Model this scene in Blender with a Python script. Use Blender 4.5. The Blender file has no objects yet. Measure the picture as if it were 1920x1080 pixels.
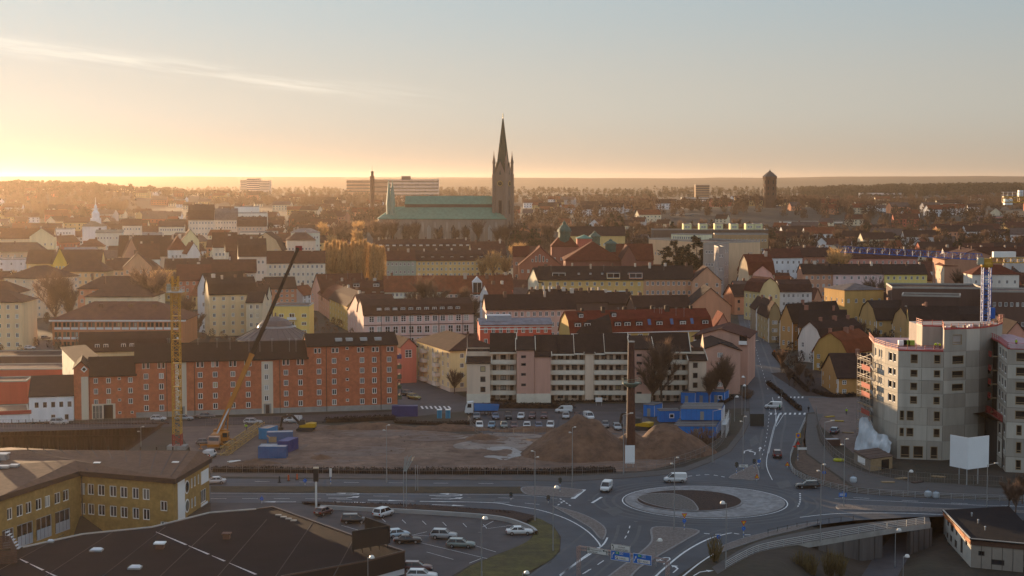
import bpy, bmesh, math, random
import numpy as np
from mathutils import Vector, Matrix, noise as mnoise

SC = bpy.context.scene
COL = SC.collection
R = math.radians
# ------------------------------------------------------------------ camera
CAM_H, FPX, PITCH = 60.0, 3000.0, math.atan(198.0/3000.0)
cam_data = bpy.data.cameras.new('camera')
cam = bpy.data.objects.new('camera', cam_data)
COL.objects.link(cam)
cam.location = (0, 0, CAM_H)
cam.rotation_euler = (R(90)-PITCH, 0, 0)
cam_data.sensor_width = 36.0
cam_data.lens = 36.0*FPX/1920.0
cam_data.clip_start = 1.0
cam_data.clip_end = 60000.0
SC.camera = cam
# ------------------------------------------------------------------ sky, sun, exposure
SUN_AZ, SUN_EL = R(-30.0), R(3.9)          # azimuth from +Y towards +X
world = bpy.data.worlds.new('World')
SC.world = world
world.use_nodes = True
wn, wl = world.node_tree.nodes, world.node_tree.links
wn.clear()
sky = wn.new('ShaderNodeTexSky')
sky.sky_type = 'NISHITA'
sky.sun_disc = False
sky.sun_elevation = SUN_EL
sky.sun_rotation = SUN_AZ
sky.altitude = 50
sky.air_density = 1.0
sky.dust_density = 1.6
sky.ozone_density = 1.2
bg = wn.new('ShaderNodeBackground')
bg.inputs['Strength'].default_value = 0.13
wo = wn.new('ShaderNodeOutputWorld')
hs = wn.new('ShaderNodeHueSaturation')
hs.inputs['Saturation'].default_value = 0.9
gm = wn.new('ShaderNodeGamma')
gm.inputs['Gamma'].default_value = 0.09
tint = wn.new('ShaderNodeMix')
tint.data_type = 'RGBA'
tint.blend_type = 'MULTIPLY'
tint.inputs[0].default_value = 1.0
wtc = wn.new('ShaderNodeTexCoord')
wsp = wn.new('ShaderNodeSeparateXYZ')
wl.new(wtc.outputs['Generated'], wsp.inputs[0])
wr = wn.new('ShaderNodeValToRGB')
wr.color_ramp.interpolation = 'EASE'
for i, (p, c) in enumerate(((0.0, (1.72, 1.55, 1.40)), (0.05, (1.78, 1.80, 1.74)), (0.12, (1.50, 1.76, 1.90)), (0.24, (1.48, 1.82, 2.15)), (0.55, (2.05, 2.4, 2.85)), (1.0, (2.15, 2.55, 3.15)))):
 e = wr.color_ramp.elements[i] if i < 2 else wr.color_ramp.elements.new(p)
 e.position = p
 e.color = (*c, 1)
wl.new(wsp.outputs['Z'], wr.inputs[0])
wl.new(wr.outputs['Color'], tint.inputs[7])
wl.new(sky.outputs['Color'], gm.inputs['Color'])
wl.new(gm.outputs['Color'], hs.inputs['Color'])
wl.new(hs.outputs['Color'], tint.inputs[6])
def wmath(op, a, b=None, c=None):
 n = wn.new('ShaderNodeMath'); n.operation = op
 for i, q in enumerate((a, b, c)):
  if q is None: continue
  if isinstance(q, (int, float)): n.inputs[i].default_value = q
  else: wl.new(q, n.inputs[i])
 return n.outputs[0]
w_dot = wn.new('ShaderNodeVectorMath'); w_dot.operation = 'DOT_PRODUCT'
wl.new(wtc.outputs['Generated'], w_dot.inputs[0])
w_dot.inputs[1].default_value = (math.sin(SUN_AZ)*math.cos(SUN_EL), math.cos(SUN_AZ)*math.cos(SUN_EL), math.sin(SUN_EL))
w_ray = wmath('ADD', wmath('MULTIPLY', wmath('MULTIPLY', w_dot.outputs['Value'], w_dot.outputs['Value']), 0.42), 0.70)
w_rs = wn.new('ShaderNodeVectorMath'); w_rs.operation = 'SCALE'
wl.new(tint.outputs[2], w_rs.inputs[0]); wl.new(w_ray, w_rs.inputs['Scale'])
w_az = wmath('ARCTAN2', wsp.outputs['X'], wsp.outputs['Y'])
w_el = wmath('ARCSINE', wsp.outputs['Z'])
w_cmb = wn.new('ShaderNodeCombineXYZ')
w_s = wmath('ADD', w_el, wmath('MULTIPLY', w_az, 0.115))
wl.new(wmath('MULTIPLY', w_az, 9.0), w_cmb.inputs[0]); wl.new(wmath('MULTIPLY', w_s, 130.0), w_cmb.inputs[1])
w_n = wn.new('ShaderNodeTexNoise'); w_n.inputs['Scale'].default_value = 1.0; w_n.inputs['Detail'].default_value = 7; w_n.inputs['Roughness'].default_value = 0.6
wl.new(w_cmb.outputs[0], w_n.inputs['Vector'])
w_d = wmath('DIVIDE', wmath('SUBTRACT', w_s, 0.0455), 0.0048)
w_band = wmath('EXPONENT', wmath('MULTIPLY', wmath('MULTIPLY', w_d, w_d), -1.0))
w_nr = wn.new('ShaderNodeMapRange'); w_nr.inputs[1].default_value = 0.43; w_nr.inputs[2].default_value = 0.68
wl.new(w_n.outputs[0], w_nr.inputs[0])
w_side = wn.new('ShaderNodeMapRange'); w_side.inputs[1].default_value = -0.02; w_side.inputs[2].default_value = -0.14
wl.new(w_az, w_side.inputs[0])
w_mask = wmath('MULTIPLY', wmath('MULTIPLY', w_band, w_nr.outputs[0]), wmath('MULTIPLY', w_side.outputs[0], 0.34))
w_mix = wn.new('ShaderNodeMix'); w_mix.data_type = 'RGBA'
w_mix.inputs[7].default_value = (5.6, 5.0, 4.2, 1)
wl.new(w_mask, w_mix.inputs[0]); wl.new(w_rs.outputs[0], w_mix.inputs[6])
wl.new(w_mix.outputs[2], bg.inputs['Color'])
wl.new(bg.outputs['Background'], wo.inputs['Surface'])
sun_data = bpy.data.lights.new('sun', 'SUN')
sun_data.energy = 5.0
sun_data.angle = R(0.5)
sun_data.color = (1.0, 0.67, 0.37)
sun = bpy.data.objects.new('sun', sun_data)
COL.objects.link(sun)
SUN_DIR = Vector((math.sin(SUN_AZ)*math.cos(SUN_EL), math.cos(SUN_AZ)*math.cos(SUN_EL), math.sin(SUN_EL)))
sun.rotation_euler = SUN_DIR.to_track_quat('Z', 'Y').to_euler()
SC.view_settings.view_transform = 'Standard'
SC.view_settings.look = 'None'
SC.view_settings.gamma = 1.0
SC.view_settings.use_curve_mapping = False
SC.view_settings.exposure = 1.08
SC.cycles.max_bounces = 4
SC.cycles.diffuse_bounces = 2
SC.cycles.glossy_bounces = 2
SC.cycles.transmission_bounces = 2
SC.cycles.transparent_max_bounces = 8
SC.cycles.volume_bounces = 0
SC.cycles.caustics_reflective = False
SC.cycles.caustics_refractive = False
SC.cycles.use_denoising = True
try:
 SC.cycles.denoiser = 'OPENIMAGEDENOISE'
except Exception:
 pass
# ------------------------------------------------------------------ helpers
RND = random.Random(7)
cp, sp = math.cos(PITCH), math.sin(PITCH)
def ray(u, v):
 a, b = (u-960)/FPX, -(v-540)/FPX
 return Vector((a, cp+b*sp, -sp+b*cp))
def G(u, v, z=0.0):
 r = ray(u, v); t = (z-CAM_H)/r.z
 return Vector((r.x*t, r.y*t, z))
def XD(u, d, z=6.0):
 return (u-960)/FPX*(d*cp+(CAM_H-z)*sp)
def ZD(v, d):
 r = ray(960, v)
 return CAM_H+d*r.z/r.y
def smooth(a, b, t):
 t = min(1, max(0, (t-a)/(b-a))); return t*t*(3-2*t)
def gz(x, y):
 """level of the wide terrain away from the near sites"""
 z = 9.0*smooth(1020, 1340, y)+11*smooth(1300, 2300, y)+8*smooth(2300, 4200, y)
 return z

# ---- materials
MATS = {}
def mat(name, col, rough=0.85, var=0.14, scale=0.25, bump=0.0, bscale=3.0, metal=0.0, spec=0.3, streak=False, col2=None, c2scale=0.08, translucent=0):
 if name in MATS: return MATS[name]
 m = bpy.data.materials.new(name); m.use_nodes = True
 nt = m.node_tree; N = nt.nodes; L = nt.links
 b = N['Principled BSDF']
 b.inputs['Roughness'].default_value = rough
 b.inputs['Metallic'].default_value = metal
 b.inputs['Specular IOR Level'].default_value = spec
 geo = N.new('ShaderNodeNewGeometry')
 vec = geo.outputs['Position']
 if streak:
  mp = N.new('ShaderNodeMapping'); mp.inputs['Scale'].default_value = (1, 1, 0.12)
  L.new(vec, mp.inputs[0]); vec = mp.outputs[0]
 n1 = N.new('ShaderNodeTexNoise'); n1.inputs['Scale'].default_value = scale; n1.inputs['Detail'].default_value = 6
 n1.inputs['Roughness'].default_value = 0.65
 L.new(vec, n1.inputs['Vector'])
 mr = N.new('ShaderNodeMapRange')
 mr.inputs[1].default_value = 0.3; mr.inputs[2].default_value = 0.7
 mr.inputs[3].default_value = 1-var; mr.inputs[4].default_value = 1+var
 L.new(n1.outputs[0], mr.inputs[0])
 mx = N.new('ShaderNodeMix'); mx.data_type = 'RGBA'; mx.blend_type = 'MULTIPLY'; mx.inputs[0].default_value = 1
 mx.inputs[6].default_value = (*col, 1)
 if col2:
  n3 = N.new('ShaderNodeTexNoise'); n3.inputs['Scale'].default_value = c2scale; n3.inputs['Detail'].default_value = 8
  n3.inputs['Roughness'].default_value = 0.7
  L.new(geo.outputs['Position'], n3.inputs['Vector'])
  r3 = N.new('ShaderNodeMapRange'); r3.inputs[1].default_value = 0.42; r3.inputs[2].default_value = 0.62
  L.new(n3.outputs[0], r3.inputs[0])
  m3 = N.new('ShaderNodeMix'); m3.data_type = 'RGBA'
  m3.inputs[6].default_value = (*col, 1); m3.inputs[7].default_value = (*col2, 1)
  L.new(r3.outputs[0], m3.inputs[0]); L.new(m3.outputs[2], mx.inputs[6])
 L.new(mr.outputs[0], mx.inputs[7])
 L.new(mx.outputs[2], b.inputs['Base Color'])
 if bump:
  n2 = N.new('ShaderNodeTexNoise'); n2.inputs['Scale'].default_value = bscale; n2.inputs['Detail'].default_value = 5
  L.new(geo.outputs['Position'], n2.inputs['Vector'])
  bp = N.new('ShaderNodeBump'); bp.inputs['Strength'].default_value = bump; bp.inputs['Distance'].default_value = 0.3
  L.new(n2.outputs[0], bp.inputs['Height']); L.new(bp.outputs[0], b.inputs['Normal'])
 if translucent:
  td = N.new('ShaderNodeBsdfTranslucent'); ms = N.new('ShaderNodeMixShader'); ms.inputs[0].default_value = translucent
  L.new(mx.outputs[2], td.inputs['Color']); L.new(b.outputs[0], ms.inputs[1]); L.new(td.outputs[0], ms.inputs[2]); L.new(ms.outputs[0], N['Material Output'].inputs['Surface'])
 MATS[name] = m
 return m
def glass_mat(name, light=0.17):
 if name in MATS: return MATS[name]
 m = bpy.data.materials.new(name); m.use_nodes = True
 N, L = m.node_tree.nodes, m.node_tree.links
 b = N['Principled BSDF']; b.inputs['Roughness'].default_value = 0.08; b.inputs['Specular IOR Level'].default_value = 0.35
 oi = N.new('ShaderNodeObjectInfo')
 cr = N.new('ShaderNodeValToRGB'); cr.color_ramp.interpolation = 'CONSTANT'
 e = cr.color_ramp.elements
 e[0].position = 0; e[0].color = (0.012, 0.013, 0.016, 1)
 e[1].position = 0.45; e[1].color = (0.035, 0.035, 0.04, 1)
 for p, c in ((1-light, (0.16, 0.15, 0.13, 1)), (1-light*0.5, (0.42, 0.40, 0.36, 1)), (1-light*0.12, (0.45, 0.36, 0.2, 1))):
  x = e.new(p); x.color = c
 L.new(oi.outputs['Random'], cr.inputs[0]); L.new(cr.outputs[0], b.inputs['Base Color'])
 MATS[name] = m
 return m
def objcol_mat(name, rough=0.3, metal=0.0, var=0.0, coat=0.0):
 """paint whose colour is the object's own colour"""
 if name in MATS: return MATS[name]
 m = bpy.data.materials.new(name); m.use_nodes = True
 N, L = m.node_tree.nodes, m.node_tree.links
 b = N['Principled BSDF']; b.inputs['Roughness'].default_value = rough; b.inputs['Metallic'].default_value = metal
 b.inputs['Coat Weight'].default_value = coat
 oi = N.new('ShaderNodeObjectInfo')
 geo = N.new('ShaderNodeNewGeometry')
 n = N.new('ShaderNodeTexNoise'); n.inputs['Scale'].default_value = 0.35; n.inputs['Detail'].default_value = 6
 L.new(geo.outputs['Position'], n.inputs['Vector'])
 mr = N.new('ShaderNodeMapRange'); mr.inputs[1].default_value = .3; mr.inputs[2].default_value = .7
 mr.inputs[3].default_value = 1-var; mr.inputs[4].default_value = 1+var
 L.new(n.outputs[0], mr.inputs[0])
 mx = N.new('ShaderNodeMix'); mx.data_type = 'RGBA'; mx.blend_type = 'MULTIPLY'; mx.inputs[0].default_value = 1
 L.new(oi.outputs['Color'], mx.inputs[6]); L.new(mr.outputs[0], mx.inputs[7])
 L.new(mx.outputs[2], b.inputs['Base Color'])
 MATS[name] = m
 return m
def emit_mat(name, col, s):
 if name in MATS: return MATS[name]
 m = bpy.data.materials.new(name); m.use_nodes = True
 b = m.node_tree.nodes['Principled BSDF']
 b.inputs['Base Color'].default_value = (*col, 1); b.inputs['Emission Color'].default_value = (*col, 1); b.inputs['Emission Strength'].default_value = s
 MATS[name] = m
 return m
WALL = lambda c: WALL_(tuple(min(.78, x*1.5) for x in c))
WALL_ = lambda c: mat('wall_%02d_%02d_%02d' % tuple(int(x*99) for x in c), c, 0.9, 0.13, 0.35, streak=True)
ROOF = lambda c: ROOF_(tuple(x*k for x, k in zip(c, (.68,.58,.55))))
ROOF_ = lambda c: mat('roof_%02d_%02d_%02d' % tuple(int(x*99) for x in c), c, 0.95, 0.28, 0.5, bump=0.35, bscale=2.5, spec=0.1)
GLASS = glass_mat('window_glass')
WHITE = mat('white_paint', (0.82, 0.80, 0.77), 0.6, 0.05)
DARKTRIM = mat('dark_trim', (0.05, 0.045, 0.04), 0.6)
CONC = mat('concrete', (0.30, 0.29, 0.27), 0.9, 0.2, 0.4)
STEEL = mat('galvanised_steel', (0.42, 0.43, 0.44), 0.45, 0.1, 1.0, metal=0.6)
BLACK = mat('black_metal', (0.018, 0.017, 0.017), 0.55, 0.1)
RUBBER = mat('rubber', (0.02, 0.02, 0.02), 0.9, 0.05)
DIRT = mat('dirt', (0.19, 0.118, 0.086), 0.95, 0.35, 0.35, bump=0.6, bscale=1.2, col2=(0.105, 0.066, 0.05), c2scale=0.06)

# ---- meshes
class MB:
 def __init__(s): s.v = []; s.f = []; s.m = []
 def poly(s, pts, m=0):
  n = len(s.v); s.v += [tuple(p) for p in pts]; s.f.append(tuple(range(n, n+len(pts)))); s.m.append(m)
 def add(s, vs, fs, m=0):
  n = len(s.v); s.v += [tuple(p) for p in vs]
  for f in fs: s.f.append(tuple(i+n for i in f)); s.m.append(m)
 def box(s, x0, y0, z0, x1, y1, z1, m=0):
  s.add([(x0,y0,z0),(x1,y0,z0),(x1,y1,z0),(x0,y1,z0),(x0,y0,z1),(x1,y0,z1),(x1,y1,z1),(x0,y1,z1)],
    [(0,3,2,1),(4,5,6,7),(0,1,5,4),(1,2,6,5),(2,3,7,6),(3,0,4,7)], m)
 def beam(s, p, q, w, h=None, m=0, up=(0,0,1)):
  p, q = Vector(p), Vector(q); d = (q-p)
  if d.length < 1e-6: return
  d.normalize(); u = Vector(up)
  if abs(d.dot(u)) > 0.98: u = Vector((0, 1, 0))
  a = d.cross(u).normalized(); b = a.cross(d).normalized()
  a = a*(w/2); b = b*((h or w)/2)
  s.add([p-a-b, p+a-b, p+a+b, p-a+b, q-a-b, q+a-b, q+a+b, q-a+b],
    [(0,1,2,3),(7,6,5,4),(0,4,5,1),(1,5,6,2),(2,6,7,3),(3,7,4,0)], m)
 def tube(s, p, q, r0, r1=None, n=6, m=0, caps=True):
  p, q = Vector(p), Vector(q); d = (q-p)
  if d.length < 1e-6: return
  d.normalize(); r1 = r0 if r1 is None else r1
  u = Vector((0,0,1)) if abs(d.z) < 0.95 else Vector((1,0,0))
  a = d.cross(u).normalized(); b = d.cross(a)
  vs = []
  for c, r in ((p, r0), (q, r1)):
   for i in range(n):
    t = 2*math.pi*i/n; vs.append(c+a*(r*math.cos(t))+b*(r*math.sin(t)))
  fs = [(i, n+i, n+(i+1)%n, (i+1)%n) for i in range(n)]
  if caps: fs += [tuple(range(n)), tuple(range(2*n-1, n-1, -1))]
  s.add(vs, fs, m)
 def lathe(s, prof, n=12, c=(0,0,0), m=0, caps=True):
  vs = []
  for r, z in prof:
   for i in range(n):
    t = 2*math.pi*i/n; vs.append((c[0]+r*math.cos(t), c[1]+r*math.sin(t), c[2]+z))
  k = len(prof)
  fs = [(j*n+i, j*n+(i+1)%n, (j+1)*n+(i+1)%n, (j+1)*n+i) for j in range(k-1) for i in range(n)]
  if caps: fs += [tuple(range(n-1, -1, -1)), tuple((k-1)*n+i for i in range(n))]
  s.add(vs, fs, m)
 def prism(s, pts, z0, z1, m=0, mtop=None):
  """vertical prism over a 2-D outline (counter-clockwise)"""
  n = len(pts)
  a = sum(pts[i][0]*pts[(i+1)%n][1]-pts[(i+1)%n][0]*pts[i][1] for i in range(n))
  if a < 0: pts = list(pts)[::-1]
  b0 = [(p[0], p[1], z0) for p in pts]; b1 = [(p[0], p[1], z1) for p in pts]
  k = len(s.v); s.v += b0+b1
  s.f.append(tuple(range(k+n-1, k-1, -1))); s.m.append(m)
  s.f.append(tuple(range(k+n, k+2*n))); s.m.append(m if mtop is None else mtop)
  for i in range(n):
   s.f.append((k+i, k+(i+1)%n, k+n+(i+1)%n, k+n+i)); s.m.append(m)
 def extr(s, prof, axis, a0, a1, m=0):
  """closed 2-D profile (h, z) pushed along x or y"""
  n = len(prof)
  mk = (lambda h, z, a: (a, h, z)) if axis == 'x' else (lambda h, z, a: (h, a, z))
  k = len(s.v); s.v += [mk(h, z, a0) for h, z in prof]+[mk(h, z, a1) for h, z in prof]
  s.f.append(tuple(range(k, k+n))); s.f.append(tuple(range(k+2*n-1, k+n-1, -1))); s.m += [m, m]
  for i in range(n):
   s.f.append((k+i, k+n+i, k+n+(i+1)%n, k+(i+1)%n)); s.m.append(m)
 def mesh(s, name, mats, smooth=False):
  me = bpy.data.meshes.new(name); me.from_pydata(s.v, [], s.f)
  mats = mats if isinstance(mats, (list, tuple)) else [mats]
  for x in mats: me.materials.append(x)
  if len(mats) > 1: me.polygons.foreach_set('material_index', s.m)
  if smooth: me.polygons.foreach_set('use_smooth', [True]*len(s.f))
  return me
def obj(name, me, parent=None, loc=(0,0,0), rz=0.0, color=None):
 o = bpy.data.objects.new(name, me); COL.objects.link(o)
 o.location = loc
 if rz: o.rotation_euler = (0, 0, rz)
 if parent is not None: o.parent = parent
 if color is not None: o.color = (*color, 1)
 return o
def pt(name, mb, m, *a, **k): return obj(name, mb.mesh(name, m), *a, **k)
def tag(o, label, cat, group=None, kind=None):
 o['label'] = label; o['category'] = cat
 if group: o['group'] = group
 if kind: o['kind'] = kind
 return o
def thing(name, label, cat, loc=(0,0,0), rz=0.0, group=None):
 return tag(obj(name, None, None, loc, rz), label, cat, group)
def struct(name, me, loc=(0,0,0), label=None):
 o = obj(name, me, None, loc); o['kind'] = 'structure'
 if label: o['label'] = label
 return o
def kids(o): return [c for c in COL.objects if c.parent == o]
TREEKIDS = {}
def register(root):
 """remember the parts of a thing so that it can be copied"""
 def walk(o): return [(c, walk(c)) for c in o.children]
 TREEKIDS[root.name] = walk(root); return root
def dup(root, loc, rz=0.0, label=None, group=None, scale=None):
 r = root.copy(); COL.objects.link(r); r.location = loc; r.rotation_euler = (0, 0, rz)
 if scale: r.scale = scale if isinstance(scale, tuple) else (scale,)*3
 if label: r['label'] = label
 if group: r['group'] = group
 def cpk(lst, p):
  for c, sub in lst:
   n = c.copy(); COL.objects.link(n); n.parent = p; cpk(sub, n)
 cpk(TREEKIDS[root.name], r)
 return r

# ---- facades and buildings
def facade(mb, O, U, Nn, L, H, ops, depth=0.16, m=0):
 """vertical wall L x H from O along U (outward normal Nn) with openings (x, z, w, h) and their reveals"""
 O, U, Nn = Vector(O), Vector(U), Vector(Nn)
 rd = lambda q: round(q, 4)
 ops = [(rd(max(0.02, a)), rd(max(0.02, b)), rd(min(L-0.02, a+c)), rd(min(H-0.02, b+e))) for a, b, c, e in ops]
 xs = sorted({0.0, rd(L)} | {o[0] for o in ops} | {o[2] for o in ops})
 zs = sorted({0.0, rd(H)} | {o[1] for o in ops} | {o[3] for o in ops})
 xi = {x: i for i, x in enumerate(xs)}; zi = {z: i for i, z in enumerate(zs)}
 hole = set()
 for a, b, c, e in ops:
  for i in range(xi[a], xi[c]):
   for j in range(zi[b], zi[e]): hole.add((i, j))
 P = lambda x, z, dd=0: O+U*x+Vector((0, 0, z))-Nn*dd
 for j in range(len(zs)-1):
  i = 0
  while i < len(xs)-1:                      # merge runs of solid cells in a row
   if (i, j) in hole: i += 1; continue
   k = i
   while k+1 < len(xs)-1 and (k+1, j) not in hole: k += 1
   mb.poly([P(xs[i], zs[j]), P(xs[k+1], zs[j]), P(xs[k+1], zs[j+1]), P(xs[i], zs[j+1])], m)
   i = k+1
 for a, b, c, e in ops:
  for q in (((a,b),(c,b)), ((c,b),(c,e)), ((c,e),(a,e)), ((a,e),(a,b))):
   (x0, z0), (x1, z1) = q
   mb.poly([P(x0,z0), P(x1,z1), P(x1,z1,depth), P(x0,z0,depth)], m)
WINC = {}
def win_mesh(w, h, style, fr, split):
 """frame + bars (and pane when not split into a part of its own); origin at the lower left, facing -y"""
 k = (round(w,2), round(h,2), style, fr.name, split)
 if k in WINC: return WINC[k]
 mb=MB();t = min(0.15, w*0.15)
 if style == 'open':
  t = 0.06
 mb.box(0,0,0,t,0.08,h); mb.box(w-t,0,0,w,0.08,h); mb.box(t,0,0,w-t,0.08,t); mb.box(t,0,h-t,w-t,0.08,h)
 n = {'plain':0,'open':0,'two':1,'cross':1,'six':1,'three':2,'rail':0}.get(style, 1)
 for i in range(n):
  x = w*(i+1)/(n+1); mb.box(x-t*.45,0.01,t,x+t*.45,0.07,h-t)
 if style in ('cross', 'six'):
  zz = [0.5] if style == 'cross' else [0.34, 0.67]
  for q in zz: mb.box(t,0.015,h*q-t*.3,w-t,0.065,h*q+t*.3)
 if style == 'open' or style == 'rail': mb.box(t,0.012,h*0.22,w-t,0.05,h*0.22+0.12, 0)
 pane = None
 pm = MB(); pm.poly([(t,0.05,t),(w-t,0.05,t),(w-t,0.05,h-t),(t,0.05,h-t)])
 if split: pane = pm.mesh('pane', GLASS)
 else: mb.poly([(t,0.05,t),(w-t,0.05,t),(w-t,0.05,h-t),(t,0.05,h-t)], 1)
 me = mb.mesh('window', [fr, GLASS] if not split else fr)
 WINC[k] = (me, pane)
 return WINC[k]
def put_window(root, p, rz, w, h, style='two', fr=None, near=False):
 me, pane = win_mesh(w, h, style, fr or WHITE, near)
 o = obj('window', me, root, p, rz)
 if pane: obj('pane', pane, o)
 return o
SIDES = {'f': 0.0, 'r': math.pi/2, 'l': -math.pi/2}
def side_frame(s, L, W):
 if s == 'f': return Vector((0,0,0)), Vector((1,0,0)), Vector((0,-1,0)), L
 if s == 'r': return Vector((L,0,0)), Vector((0,1,0)), Vector((1,0,0)), W
 if s == 'l': return Vector((0,W,0)), Vector((0,-1,0)), Vector((-1,0,0)), W
 return Vector((L,W,0)), Vector((-1,0,0)), Vector((0,1,0)), L
def grid_ops(Ls, n, floors, w, h, margin=1.2, skip=()):
 if n == 0: return []
 st = (Ls-2*margin-w)/max(1, n-1) if n > 1 else 0
 x0 = margin if n > 1 else (Ls-w)/2
 return [(x0+i*st, z, w, h) for j, z in enumerate(floors) for i in range(n) if (i, j) not in skip]
def roof_profile(kind, W, h, H, over=0.45):
 if kind == 'gable': return [(-over, H-over*h/(W/2)), (W/2, H+h), (W+over, H-over*h/(W/2))]
 if kind == 'shed': return [(-over, H), (W+over, H+h)]
 if kind == 'mansard':
  a = W*0.17
  return [(-over, H-0.15), (a, H+h*0.62), (W/2, H+h), (W-a, H+h*0.62), (W+over, H-0.15)]
 if kind == 'low': return [(-over, H), (W*0.5, H+h), (W+over, H)]
def roof_part(root, L, W, H, kind, h, rm, axis='x', over=0.45, name='roof'):
 mb = MB()
 if kind == 'hip':
  o = over; e = H-0.05; r = min(W/2, L/2)*0.95
  if L >= W: A, B = (r, W/2, H+h), (L-r, W/2, H+h)
  else: A, B = (L/2, r, H+h), (L/2, W-r, H+h)
  c = [(-o,-o,e),(L+o,-o,e),(L+o,W+o,e),(-o,W+o,e)]
  if L >= W: fs = [[c[0],c[1],B,A],[c[2],c[3],A,B],[c[1],c[2],B],[c[3],c[0],A]]
  else: fs = [[c[0],c[1],A],[c[1],c[2],B,A],[c[2],c[3],B],[c[3],c[0],A,B]]
  for f in fs: mb.poly(f)
  b = [(x,y,e-0.18) for x,y,_ in c]
  for i in range(4): mb.poly([b[i], b[(i+1)%4], c[(i+1)%4], c[i]])
  mb.poly(b[::-1])
 elif kind == 'flat':
  t = 0.35
  mb.poly([(0.01,0.01,H-0.02),(L-.01,0.01,H-0.02),(L-.01,W-.01,H-0.02),(.01,W-.01,H-0.02)])
  mb.box(-.05,-.05,H-.1,L+.05,t,H+h,1); mb.box(-.05,W-t,H-.1,L+.05,W+.05,H+h,1)
  mb.box(-.05,t,H-.1,t,W-t,H+h,1); mb.box(L-t,t,H-.1,L+.05,W-t,H+h,1)
 else:
  Wd = W if axis == 'x' else L
  pr = roof_profile(kind, Wd, h, H, over)
  th = 0.22
  ring = [(a, z+0.03) for a, z in pr]+[(a, z-th) for a, z in pr[::-1]]
  ln = L if axis == 'x' else W
  for i in range(len(pr)-1):
   (a0, z0), (a1, z1) = pr[i], pr[i+1]
   mb.extr([(a0,z0-th),(a1,z1-th),(a1,z1+.03),(a0,z0+.03)], axis, -over*0.7, ln+over*0.7)
 return obj(name, mb.mesh(name, [rm, MATS.get('parapet') or mat('parapet', (0.33,0.31,0.28), 0.7)]), root)
def roof_z(kind, W, h, H, y):
 pr = roof_profile(kind if kind not in ('hip','flat') else 'gable', W, h if kind != 'flat' else 0.01, H)
 for i in range(len(pr)-1):
  if pr[i][0] <= y <= pr[i+1][0]:
   t = (y-pr[i][0])/(pr[i+1][0]-pr[i][0]); return pr[i][1]+t*(pr[i+1][1]-pr[i][1])
 return H
CHC = {}
def chimney(root, x, y, zt, w=0.9, d=0.9, hh=3.0, m=None):
 m = m or mat('chimney_brick', (0.16,0.085,0.06), 0.9, 0.2)
 k = (w, d, hh, m.name)
 if k not in CHC:
  mb=MB();mb.box(-w/2,-d/2,-hh,w/2,d/2,-0.18); mb.box(-w/2-.07,-d/2-.07,-0.18,w/2+.07,d/2+.07,0)
  mb.box(-w/3,-d/3,0,w/3,d/3,0.12)
  CHC[k] = mb.mesh('chimney', m)
 return obj('chimney', CHC[k], root, (x, y, zt))
DMC = {}
def dormer(root, x, y, z, w=1.5, h=1.4, d=1.8, rm=None, style='two', wm=None, near=False, gab=0.0):
 """dormer whose front stands at y, seated on the roof slope at z"""
 k = (w, h, d, rm.name, wm.name if wm else '', gab)
 if k not in DMC:
  mb=MB();mb.box(0,0,-0.3,w,d,h,1)
  if gab: mb.extr([(-.15,h-.02),(w+.15,h-.02),(w/2,h+gab)], 'y', -0.15, d+0.4)
  else: mb.add([(-.12,-.15,h),(w+.12,-.15,h),(w+.12,d+.5,h+.25),(-.12,d+.5,h+.25),(-.12,-.15,h+.12),(w+.12,-.15,h+.12),(w+.12,d+.5,h+.37),(-.12,d+.5,h+.37)],
      [(0,3,2,1),(4,5,6,7),(0,1,5,4),(1,2,6,5),(2,3,7,6),(3,0,4,7)])
  DMC[k] = mb.mesh('dormer', [rm, wm or rm])
 o = obj('dormer', DMC[k], root, (x, y, z))
 put_window(o, (0.12, -0.06, 0.1), 0, w-0.24, h-0.2, style)
 return o
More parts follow.
